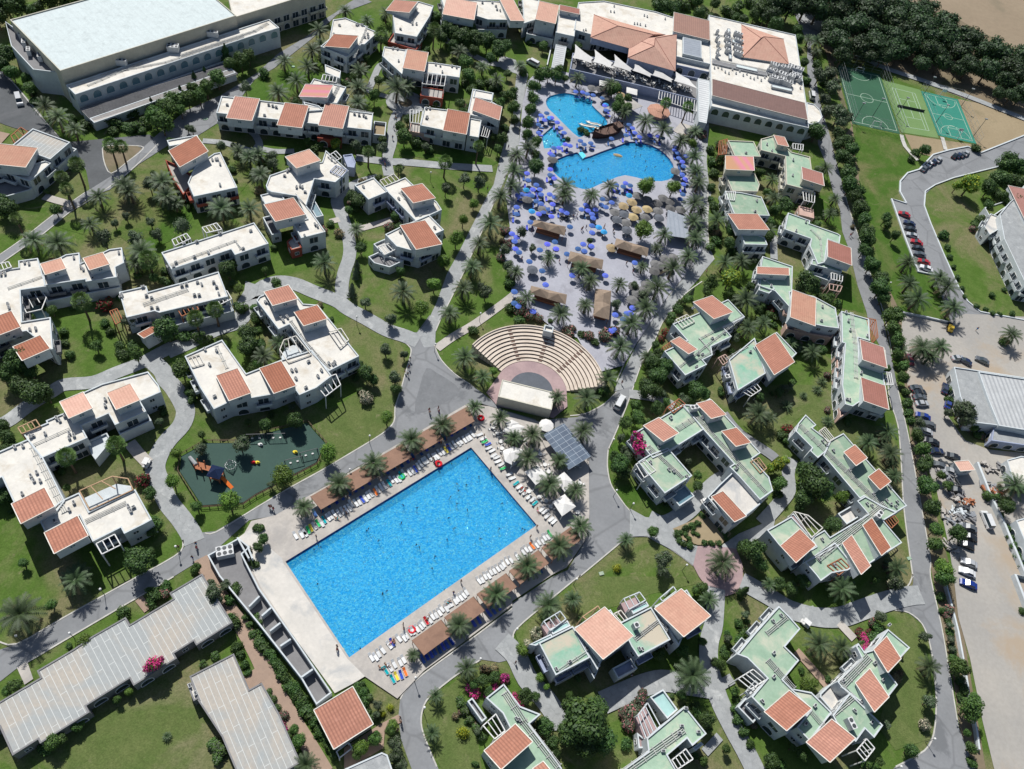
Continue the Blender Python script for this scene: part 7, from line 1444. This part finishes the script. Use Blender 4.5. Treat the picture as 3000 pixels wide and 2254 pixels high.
# ================================================================== PEOPLE (one continuous skinned body, hair and clothing as children)
def skinned(name, V, E, m, sub=1):
    me = bpy.data.meshes.new(name); me.from_pydata([v[:3] for v in V], E, []); o = bpy.data.objects.new(name, me); COL.objects.link(o)
    o.modifiers.new('s', 'SKIN'); sv = me.skin_vertices[0].data
    for i, v in enumerate(V): sv[i].radius = (v[3], v[4] if len(v) > 4 else v[3]); sv[i].use_root = (i == 0)
    o.modifiers.new('b', 'SUBSURF').levels = sub; bpy.context.view_layer.update()
    dg = bpy.context.evaluated_depsgraph_get(); r = bpy.data.meshes.new_from_object(o.evaluated_get(dg)); r.name = name; bpy.data.objects.remove(o); r.materials.clear(); r.materials.append(MATS[m])
    r.polygons.foreach_set('use_smooth', [True]*len(r.polygons)); return r
def body(pose, m):
    # index: 0 pelvis 1 waist 2 chest 3 neck 4 head 5 crown | arms | legs
    if pose == 'walk': A = [(.0, .0, .93), (0, .0, 1.1), (0, .02, 1.35), (0, .03, 1.50), (0, .05, 1.62), (0, .05, 1.74)]; SL, EL_, HL = (-.2, 0, 1.42), (-.26, -.08, 1.16), (-.25, .08, .95); SR, ER, HR = (.2, 0, 1.42), (.26, .1, 1.16), (.24, .26, .98); KL, FL, TL = (-.1, .2, .50), (-.1, .1, .08), (-.1, .24, .04); KR, FR, TR = (.1, -.06, .50), (.1, -.32, .12), (.1, -.22, .04)
    elif pose == 'stand': A = [(.0, .0, .93), (0, .0, 1.1), (0, .02, 1.35), (0, .02, 1.50), (0, .03, 1.62), (0, .03, 1.74)]; SL, EL_, HL = (-.2, 0, 1.42), (-.27, 0, 1.14), (-.26, .12, .92); SR, ER, HR = (.2, 0, 1.42), (.3, .02, 1.18), (.2, .22, 1.12); KL, FL, TL = (-.11, .02, .50), (-.12, 0, .08), (-.13, .16, .04); KR, FR, TR = (.11, .02, .50), (.13, 0, .08), (.14, .16, .04)
    elif pose == 'lie': A = [(0, -.1, .48), (0, .06, .50), (0, .35, .60), (0, .52, .72), (0, .62, .80), (0, .72, .88)]; SL, EL_, HL = (-.2, .42, .66), (-.3, .16, .52), (-.26, -.1, .48); SR, ER, HR = (.2, .42, .66), (.36, .62, .62), (.12, .74, .72); KL, FL, TL = (-.12, -.52, .52), (-.13, -.92, .46), (-.15, -.95, .60); KR, FR, TR = (.12, -.48, .62), (.13, -.80, .46), (.15, -.92, .52)
    else: A = [(0, -.12, -.72), (0, -.08, -.5), (0, -.02, -.18), (0, .02, .0), (0, .05, .12), (0, .05, .24)]; SL, EL_, HL = (-.2, 0, -.02), (-.42, .2, -.05), (-.35, .46, -.04); SR, ER, HR = (.2, 0, -.02), (.44, .1, -.06), (.5, .36, -.02); KL, FL, TL = (-.14, -.15, -.95), (-.16, -.4, -1.0), (-.16, -.5, -1.0); KR, FR, TR = (.14, 0, -.97), (.16, -.3, -1.02), (.16, -.42, -1.0)
    V = [A[0]+(.14, .11), A[1]+(.125, .095), A[2]+(.165, .11), A[3]+(.06, .06), A[4]+(.085, .10), A[5]+(.07, .08), SL+(.065,), EL_+(.045,), HL+(.038,), SR+(.065,), ER+(.045,), HR+(.038,), (A[0][0]-.09, A[0][1], A[0][2]-.05, .09), KL+(.062,), FL+(.042,), TL+(.035,), (A[0][0]+.09, A[0][1], A[0][2]-.05, .09), KR+(.062,), FR+(.042,), TR+(.035,)]
    E = [(0, 1), (1, 2), (2, 3), (3, 4), (4, 5), (2, 6), (6, 7), (7, 8), (2, 9), (9, 10), (10, 11), (0, 12), (12, 13), (13, 14), (14, 15), (0, 16), (16, 17), (17, 18), (18, 19)]
    bm_ = skinned('person_body', V, E, m)
    h = MB(); hx = Vector(A[4]); up = (Vector(A[5])-hx).normalized(); h.lathe([(.105, -.02), (.112, .05), (.10, .12), (.06, .16), (0, .175)], tuple(hx+Vector((0, -.02, 0)) if pose != 'lie' else hx), 8)
    s = MB()
    P0, P1 = Vector(A[0]), Vector(A[1]); s.tube(P0-(P1-P0).normalized()*.12, P0.lerp(P1, .55), .175, .155, 10, False)
    for q in (12, 16): a = Vector(V[q][:3]); k = Vector(V[q+1][:3]); s.tube(a, a.lerp(k, .45), .115, .10, 8, False)
    t = MB(); t.tube(P0.lerp(P1, .4), Vector(A[2])+Vector((0, 0, .05)), .165, .19, 10, False)
    return bm_, h, s, t
BOD = {}
for pose in ('walk', 'stand', 'lie', 'swim'):
    for m in ('skin', 'skin_tan'):
        bm_, h, s, t = body(pose, m); BOD[(pose, m)] = bm_
    BOD[pose] = (h.mesh('hair', 'hair'), {c: s.mesh('shorts', c) for c in ('cloth_dark', 'towel_blue', 'towel_red', 'towel_white', 'towel_teal', 'towel_pink')}, {c: t.mesh('shirt', c) for c in ('towel_white', 'cloth_dark', 'towel_red', 'towel_blue')})
PRR = random.Random(77); CN = {'cloth_dark': 'dark', 'towel_blue': 'blue', 'towel_red': 'red', 'towel_white': 'white', 'towel_teal': 'teal', 'towel_pink': 'pink'}
def person(o, pose, z=.16, rz=None):
    p = G(o, z+(.8 if pose in ('walk', 'stand') else 0)); r = empty('person', (p.x, p.y, z), PRR.uniform(0, 6.28) if rz is None else rz); sk = PRR.choice(('skin', 'skin_tan'))
    part('body', BOD[(pose, sk)], r); hr, sh, st = BOD[pose]; part('hair', hr, r); c = PRR.choice(list(sh)); part('shorts', sh[c], r); d = CN[c]+' shorts'
    if pose == 'walk' and PRR.random() < .6: c2 = PRR.choice(list(st)); part('shirt', st[c2], r); d = CN[c2]+' shirt, '+CN[c]+' shorts'
    tag(r, None, 'person', {'walk': 'people walking', 'stand': 'people standing', 'lie': 'people lying on loungers', 'swim': 'people in the pools'}[pose])
    near(r, {'walk': 'walker in ', 'stand': 'person standing in ', 'lie': 'sunbather in ', 'swim': 'bather in '}[pose]+d)
def people(s, pose, z=.16):
    for t in toks(s): person(t[:2], pose, z)
people('12:1825,635 1925,795 1735,850 1750,910 1815,860 1680,965 1735,1025 1825,1080 2125,1020 1270,1035 1390,1060 1665,1145 1715,1235 1255,1190 1650,1335 1940,1325 2100,1240 1060,1340 955,1260 970,1240 1385,1375 1410,1400 1545,1480 1520,1580 1690,680 13:1095,140 1130,120 1090,150 900,620 530,60 12:560,1400 500,1420 22:90,1240 110,1250 13:1625,115', 'swim', -.16)
R2 = random.Random(4)
s = '20:'+' '.join('%d,%d' % (u, v) for u, v in ((400, 1400), (440, 1410), (470, 1440), (420, 1460), (395, 1490), (500, 1430), (530, 1480), (465, 1500), (510, 1530), (450, 1540), (560, 1520), (590, 1560), (540, 1570), (620, 1600), (600, 1470), (640, 1540), (680, 1560), (660, 1460), (570, 1400), (700, 1390), (710, 1580), (1070, 1310), (1110, 1340), (1060, 1350), (1155, 1390), (1160, 1440), (1150, 1470), (1235, 1440), (1310, 1390), (1120, 1240), (1070, 1280), (640, 1620), (420, 860), (550, 875), (620, 905), (410, 950), (520, 1010), (320, 1160), (350, 1240), (330, 1260), (300, 1210)))
people(s, 'swim', -.16)
people('12:1495,215 1500,240 1575,200 1580,230 130,1050 150,1070 115,1050 2025,725 1880,180 02:1690,1370 1695,1405 1660,1490 1540,1400 13:1245,1220 1250,1260 1225,1320 700,600 700,630 1705,140 23:30,740 1035,850 22:1650,1000 10:1205,1000 1210,1030 1190,1100 1215,1120 1180,1190 1090,1390 1110,1400 1115,1430 2180,1270 2000,1630 2095,1440 1570,350 11:1320,1510 1285,1540 1310,1570 1330,1440 31:710,370 725,360 1805,1180 30:2155,1340', 'walk', .14)
people('21:415,220 875,330 880,360 800,290 790,310 1045,620 1045,680 410,590 85,570 530,210 990,610 640,300 610,310 800,350 780,380 600,320 460,340 720,250 560,200 880,250 1680,680 950,1640', 'stand', .18)
people('12:520,1310 760,1080 780,1110 1530,640 1540,660 1570,690 22:160,1310 215,1225 13:1270,410 1275,450 1770,40 12:2025,730 1970,440', 'stand', .22)
people('12:700,1160 1590,500 1640,540 1210,720 1350,650 22:80,900 110,920 220,1090 13:1660,230 1480,360 1170,570 1190,560 1080,790 1130,770', 'lie', .2)
for s, l in (('12:1940,295', 'red inflatable ring beside the upper right canopy'), ('12:1255,800', None), ('12:1575,690', 'red inflatable ring on the pool edge'), ('13:1345,465', 'red inflatable mattress lying on a lounger below the pool'), ('22:-2,0', None)):
    if not l: continue
    p = W(s)[0]; b = MB(); b.lathe([(.35, .3), (.5, .5), (.75, .55), (.95, .35), (.8, .2), (.35, .3)], (p.x, p.y, .15), 12); o = b.build('swim_ring', 'towel_red'); tag(o, l, 'swim ring')
p = W('12:1255,800')[0]; b = MB(); b.lathe([(.35, .3), (.5, .5), (.75, .55), (.95, .35), (.8, .2), (.35, .3)], (p.x, p.y, .15), 12); tag(b.build('swim_ring', 'towel_green'), 'green inflatable ring between loungers above the big pool', 'swim ring')
# ================================================================== VEHICLES
def carmesh(m, kind='car'):
    b = MB()
    if kind == 'car': pr = [(-2.1, .55), (-2.05, .85), (-1.75, .95), (-1.35, 1.0), (1.0, .98), (1.75, .86), (2.08, .7), (2.1, .45)]; roof = [(-1.45, 1.0), (-1.05, 1.45), (.15, 1.47), (.95, .99)]; wd = .86
    else: pr = [(-2.5, .5), (-2.5, 1.15), (-2.4, 1.2), (1.5, 1.2), (2.1, 1.1), (2.45, .9), (2.5, .45)]; roof = [(-2.42, 1.2), (-2.3, 2.0), (1.1, 2.05), (1.75, 1.18)]; wd = .93
    n = len(pr)
    def loop(x, z): return [(x, -wd, .28), (x, -wd, z*.8), (x, -wd*.9, z), (x, wd*.9, z), (x, wd, z*.8), (x, wd, .28)]
    Ls = [loop(x, z) for x, z in pr]
    for A, B in zip(Ls, Ls[1:]):
        for i in range(5): b.face([A[i], B[i], B[i+1], A[i+1]][::-1])
    b.face(Ls[0]); b.face(Ls[-1][::-1])
    r1, r2 = roof[1], roof[2]; w2 = wd*.74; b.face([(r1[0], -w2, r1[1]), (r2[0], -w2, r2[1]), (r2[0], w2, r2[1]), (r1[0], w2, r1[1])])
    g = MB(); w1 = wd*.9; a, c, d, e = roof
    g.face([(a[0], w1, a[1]), (a[0], -w1, a[1]), (c[0], -w2, c[1]-.01), (c[0], w2, c[1]-.01)]); g.face([(d[0], w2, d[1]-.01), (d[0], -w2, d[1]-.01), (e[0], -w1, e[1]), (e[0], w1, e[1])])
    for s in (1, -1):
        q = [(a[0], -w1*s, a[1]), (e[0], -w1*s, e[1]), (d[0], -w2*s, d[1]-.01), (c[0], -w2*s, c[1]-.01)]; g.face(q if s > 0 else q[::-1])
    return b.mesh('body', m), g.mesh('windows', 'glass')
wb = MB(); wb.tube((0, -.11, 0), (0, .11, 0), .32, .32, 12); WHL = wb.mesh('tyre', 'rubber'); hb = MB(); hb.tube((0, -.12, 0), (0, .12, 0), .18, .18, 8); HUB = hb.mesh('rim', 'metal')
lb = MB(); lb.box((0, 0, 0), (.06, .34, .14)); HL_ = lb.mesh('headlight', 'white_paint'); TL_ = lb.mesh('tail_light', 'towel_red')
CM = {}
def car(o, rz, col, kind='car', grp='parked cars'):
    p = G(o, .7)
    if (col, kind) not in CM: CM[(col, kind)] = carmesh('paint_'+col, kind)
    r = empty('parked_car' if kind == 'car' else 'van', (p.x, p.y, .05), RAD(rz)); bm_, g = CM[(col, kind)]; part('body', bm_, r); part('windows', g, r); x = 1.32 if kind == 'car' else 1.6; y = .78 if kind == 'car' else .86
    for sx in (-x, x):
        for sy in (-y, y): w_ = part('wheel', WHL, r, (sx, sy, .32)); part('rim', HUB, w_)
    e = 2.09 if kind == 'car' else 2.5
    for sy in (-.6, .6): part('headlight', HL_, r, (e, sy, .62)); part('tail_light', TL_, r, (-e, sy, .7))
    tag(r, None, 'car' if kind == 'car' else 'van', grp)
    near(r, col+(' parked car' if kind == 'car' else ' van'))
for s, rz, c in (('31:1177,190', 170, 'red'), ('31:1222,268', 168, 'navy'), ('31:1232,318', 168, 'black'), ('31:1250,372', 170, 'silver'), ('31:1285,432', 170, 'red'), ('31:1298,482', 170, 'black'), ('31:1312,535', 170, 'grey'), ('31:1347,600', 172, 'red'), ('31:1368,655', 168, 'white'),
    ('30:1350,1455', 60, 'grey'), ('30:1400,1415', 60, 'white'), ('30:1435,1395', 60, 'navy'), ('30:1475,1378', 60, 'silver'), ('30:1615,1345', 60, 'black'), ('30:1650,1340', 62, 'navy'), ('30:1680,1335', 62, 'grey'), ('30:1712,1322', 62, 'silver'),
    ('32:1280,25', 20, 'grey'), ('32:1310,65', 20, 'black'), ('32:1310,105', 18, 'grey'), ('32:1330,160', 18, 'silver'), ('32:1340,270', 172, 'blue'), ('32:1385,340', 172, 'grey'), ('32:1415,490', 172, 'black'), ('32:1455,572', 15, 'navy'), ('32:1595,618', 172, 'black'), ('32:1625,910', 172, 'black'),
    ('32:1735,1230', 172, 'grey'), ('32:1735,1310', 172, 'black'), ('32:1710,1380', 172, 'black'), ('32:1735,1535', 172, 'silver'), ('32:1720,1615', 172, 'white'), ('33:1732,62', 172, 'blue'), ('31:1225,1440', 100, 'maroon'), ('31:1850,1450', 165, 'grey'), ('31:1640,1430', 20, 'silver'), ('32:1470,690', 172, 'grey'), ('32:1560,740', 172, 'silver'), ('32:1530,30', 75, 'navy'), ('32:1360,400', 172, 'silver'), ('31:1700,1455', 160, 'navy'), ('32:1555,160', 75, 'blue'), ('12:25,535', 120, 'white')):
    if s.startswith('12'): continue
    t = toks(s)[0]; car(t[:2], rz, c)
car(toks('00:165,865')[0][:2], -50, 'silver', 'van', grp='vans'); car(toks('22:930,150')[0][:2], 75, 'white', 'van', grp='vans'); car(toks('32:1890,1165')[0][:2], 105, 'white', 'van', grp='vans'); car(toks('20:180,545')[0][:2], 160, 'white', 'van', grp='vans'); car(toks('30:378,825')[0][:2], 95, 'white', 'van', grp='vans')
p = W('31:1560,1190')[0]; r = empty('yellow_loader', (p.x, p.y, 0), RAD(80)); b = MB(); b.box((0, 0, 1.0), (2.6, 1.3, .8)); b.box((-.3, 0, 1.7), (1.1, 1.1, .8)); newobj('body', b.mesh('body', 'paint_yellow'), r); b = MB(); b.beam((1.2, 0, 1), (2.4, 0, .5), .3); b.box((2.6, 0, .5), (.5, 1.5, .6)); newobj('bucket', b.mesh('bucket', 'dark_metal'), r)
for sx in (-.8, .9):
    for sy in (-.7, .7): w_ = part('wheel', WHL, r, (sx, sy, .4)); w_.scale = (1.3, 1.3, 1.3)
tag(r, 'small yellow loader parked under a palm in the car park', 'loader')
# golf carts / laundry trolleys, seen as small white vehicles on the walks
for s, rz in (('22:1650,1035', 120), ('33:310,412', 150), ('02:1272,690', 90), ('31:2050,675', 30), ('31:2070,720', 30)):
    p = W(s)[0]; r = empty('golf_cart', (p.x, p.y, .1), RAD(rz)); b = MB(); b.box((0, 0, .45), (2.2, 1.1, .45)); b.box((-.2, 0, .8), (.5, 1.0, .5)); newobj('body', b.mesh('body', 'white_paint'), r); b = MB(); b.box((0, 0, 1.75), (1.7, 1.15, .08))
    for sx in (-.75, .75):
        for sy in (-.5, .5): b.beam((sx, sy, .6), (sx, sy, 1.75), .05)
    newobj('roof', b.mesh('roof', 'white_paint'), r)
    for sx in (-.7, .7):
        for sy in (-.5, .5): w_ = part('wheel', WHL, r, (sx, sy, .2)); w_.scale = (.6, .6, .6)
    tag(r, None, 'golf cart', 'white golf carts'); near(r, 'small white golf cart')
# ================================================================== LAMPS, BINS, KERBS, WALLS
b = MB(); b.tube((0, 0, 0), (0, 0, 3.2), .07, .05, 6); LP = b.mesh('post', 'dark_metal'); b = MB(); b.lathe([(0, 3.15), (.2, 3.25), (.27, 3.45), (.2, 3.65), (0, 3.75)], (0, 0, 0), 8); LG = b.mesh('globe', 'white_paint')
for t in toks('03:865,108 138,510 600,488 13:1378,872 1455,1130 1940,708 1832,498 12:982,440 02:1515,1395 22:905,910 1050,1025 1510,1555 33:1440,1400 1150,1640 02:540,1100 11:870,1075 00:1255,910 31:1060,780 23:45,450 560,20 12:810,730 22:880,470 11:1550,1310 1940,1045 21:1000,1420 1190,1080 1560,600 10:1510,1490'):
    p = G(t, 3.4); r = empty('street_lamp', (p.x, p.y, 0)); part('post', LP, r); part('globe', LG, r); tag(r, None, 'street lamp', 'globe lamps along the walks'); near(r, 'dark post with white globe')
for t in toks('00:1780,1030 10:280,505 10:320,580 32:1215,1500 22:770,1630 33:375,270 13:740,640 00:1770,1035'):
    p = G(t); b = MB(); b.box((0, 0, .12), (1.1, .8, .24)); o = newobj('valve_box', b.mesh('valve_box', 'roof_green')); o.location = p; o.rotation_euler = (0, 0, .5); tag(o, None, 'valve box', 'green valve boxes in the lawns'); near(o, 'low pale green valve box')
def wall(label, s, h=1.2, w=.3, m='wall_white'):
    P = W2(s); A = offset_line(P, w/2); B = offset_line(P, -w/2); b = MB()
    for i in range(len(P)-1): a, c, d, e = B[i], B[i+1], A[i+1], A[i]; b.face([(*a, h), (*c, h), (*d, h), (*e, h)]); b.face([(*a, 0), (*c, 0), (*c, h), (*a, h)]); b.face([(*d, 0), (*e, 0), (*e, h), (*d, h)])
    b.face([(*B[0], 0), (*B[0], h), (*A[0], h), (*A[0], 0)]); b.face([(*B[-1], 0), (*A[-1], 0), (*A[-1], h), (*B[-1], h)])
    tag(b.build('garden_wall', m), label, 'wall')
wall('long white wall along the right side of the dirt parking lane', '32:1780,690 1890,970 2010,1220 2200,1680 33:2100,0 2210,290 2300,480', 1.6, .6)
wall('white wall beside the shrubs on the left side of the dirt lane', '33:1520,90 1560,240 1620,480 1660,700 1710,1000 1780,1350 1800,1500', 1.1, .4)
wall('white kerb wall around the row of nine parked cars', '31:1190,100 1062,62 1180,400 1292,690 1430,715', .5, .5)
wall('white kerb wall along the outer edge of the upper right road', '30:2700,950 2210,1175 1835,1325 1720,1272 1560,1302 1420,1342 1300,1470 1200,1500 1138,1570 31:1135,0 1190,98', .5, .5)
wall('white kerb wall along the inner bend of the upper right road', '30:2210,1385 2000,1440 1600,1540 1440,1600 1355,1655 31:1345,120 1400,270 1520,555 1640,820 1720,945 1830,1035 2210,1105', .4, .4)
wall('white wall between the palm lawn and the paved car park', '31:1150,1045 1350,1085 1550,1130', .8, .4)
wall('stone wall with steps behind the kitchen palms at the hotel left', '20:300,580 350,350 380,100', 1.0, .4)
for s in ('03:-20,555 150,580 530,365 1120,38 02:1370,1560', '02:1370,1560 1560,1440 1580,1340', '02:1770,1280 1870,1270 2210,1062 12:300,885 560,742 780,612 1090,422 1190,320 1200,200 1245,60 11:1290,1560 1335,1400 1330,1340 1250,1270', '03:150,790 320,690 1000,290 1260,140 1500,0', '11:1545,1340 1600,1450 1720,1572 1850,1660', '11:1550,1200 1600,1085 1700,885 1830,610 1960,315 2060,75 10:2110,1640', '22:500,268 640,247 800,162 900,62', '22:830,550 822,700 850,850 910,950 1020,1090 1150,1152 1300,1155', '22:1050,10 990,180 900,400 830,560',
          '22:930,1368 600,1642 23:570,2 220,290 70,420 10,500 15,640', '13:1940,717 1740,842 1560,982 1470,1072 1430,1182 1430,1300 1480,1450 1560,1640', '13:2210,275 1850,545 1450,835 1290,985 1245,1060', '33:1090,290 1210,310 1330,410 1400,600 1440,900 1450,1100 1430,1350 1350,1500 1100,1640', '33:700,230 1000,180 1190,100 1250,-20', '21:1690,0 1690,250 1700,450 1745,580', '21:1640,770 1490,880 1400,1000 1300,1120 1220,1300 1130,1450 1060,1640', '21:1560,640 1200,1090 1000,1420 900,1640', '00:885,1290 930,1262 1180,1262 1235,1290 1100,1400 960,1500 900,1400 885,1290',
          '22:1015,1312 1165,1310 1260,1362 1400,1440 1560,1560', '00:0,640 90,690 330,980 510,1185', '01:0,540 200,400 480,182 740,0', '01:0,620 380,355 600,175 790,60 00:1100,1500 1370,1240'):
    kerb(s)
kerb('32:1010,-300 1045,100 1120,350 1150,700 1170,1050 1220,1450 1250,1662'); kerb('31:1070,1400 1000,1050 900,760 820,500 700,150 660,0'); kerb('32:1110,0 1190,350 1240,600 1330,1100 1400,1500 33:1400,0 1490,400 1560,800 1640,1290')
# stored building materials beside the dirt lane
jr = random.Random(8)
for t, m in (('32:1540,700', 'dark_metal'), ('32:1550,790', 'metal'), ('32:1610,940', 'wall_grey'), ('32:1640,1010', 'deck'), ('32:1600,1100', 'wall_white'), ('32:1700,1130', 'metal'), ('32:1560,1140', 'deck'), ('32:1920,930', 'rust_wood'), ('32:1900,720', 'deck'), ('32:1510,760', 'wall_grey'), ('32:1480,700', 'deck'), ('32:1700,1010', 'rust_wood'), ('32:1590,1180', 'metal'), ('32:1660,1080', 'dark_metal'), ('32:1700,1170', 'wall_grey'), ('32:1890,880', 'metal'), ('32:1960,940', 'deck'), ('32:2020,720', 'wall_grey'), ('32:1560,1400', 'deck'), ('32:1590,860', 'dark_metal'), ('32:1950,1010', 'wall_grey')):
    p = W(t)[0]; b = MB()
    for i in range(14): b.box((p.x+jr.uniform(-2.2, 2.2), p.y+jr.uniform(-1, 1), jr.uniform(.2, .9)), (jr.uniform(.4, 2.2), jr.uniform(.2, .8), jr.uniform(.15, .7)), jr.uniform(0, 3))
    o = b.build('material_pile', m); tag(o, None, 'building materials', 'piles of stored materials', 'stuff'); near(o, {'dark_metal': 'dark', 'metal': 'grey metal', 'wall_grey': 'grey', 'deck': 'tan', 'wall_white': 'white', 'rust_wood': 'brown'}[m]+' material heap', p)
# smallest shrubs beyond the 290 largest become one mass of undergrowth
SHRUBS.sort(key=lambda t: -t[0]*FPX/((t[1].location-CAMPOS).dot(FW)))
rest = SHRUBS[285:]
if rest:
    gone = {t[1].name for t in rest}; NAMED[:] = [n for n in NAMED if n[0].name not in gone]
    bpy.context.view_layer.update(); crs = []
    for _, r_, c in rest:
        m = c.matrix_world.copy(); c.parent = None; c.matrix_world = m; c.data = c.data.copy(); crs.append(c)
    with bpy.context.temp_override(active_object=crs[0], object=crs[0], selected_objects=crs, selected_editable_objects=crs): bpy.ops.object.join()
    u = crs[0]; u.name = 'undergrowth'; tag(u, 'low green undergrowth in the beds along walls and paths', 'undergrowth', None, 'stuff')
    for _, r_, c in rest: bpy.data.objects.remove(r_)
finish_names()
for o, d, q in NAMED:
    w_ = o['label'].split()
    if len(w_) > 16: o['label'] = o['label'].replace('walker in ', '').replace('person standing in', 'standing in').replace(' shorts', '').replace(' shirt,', ' shirt and')
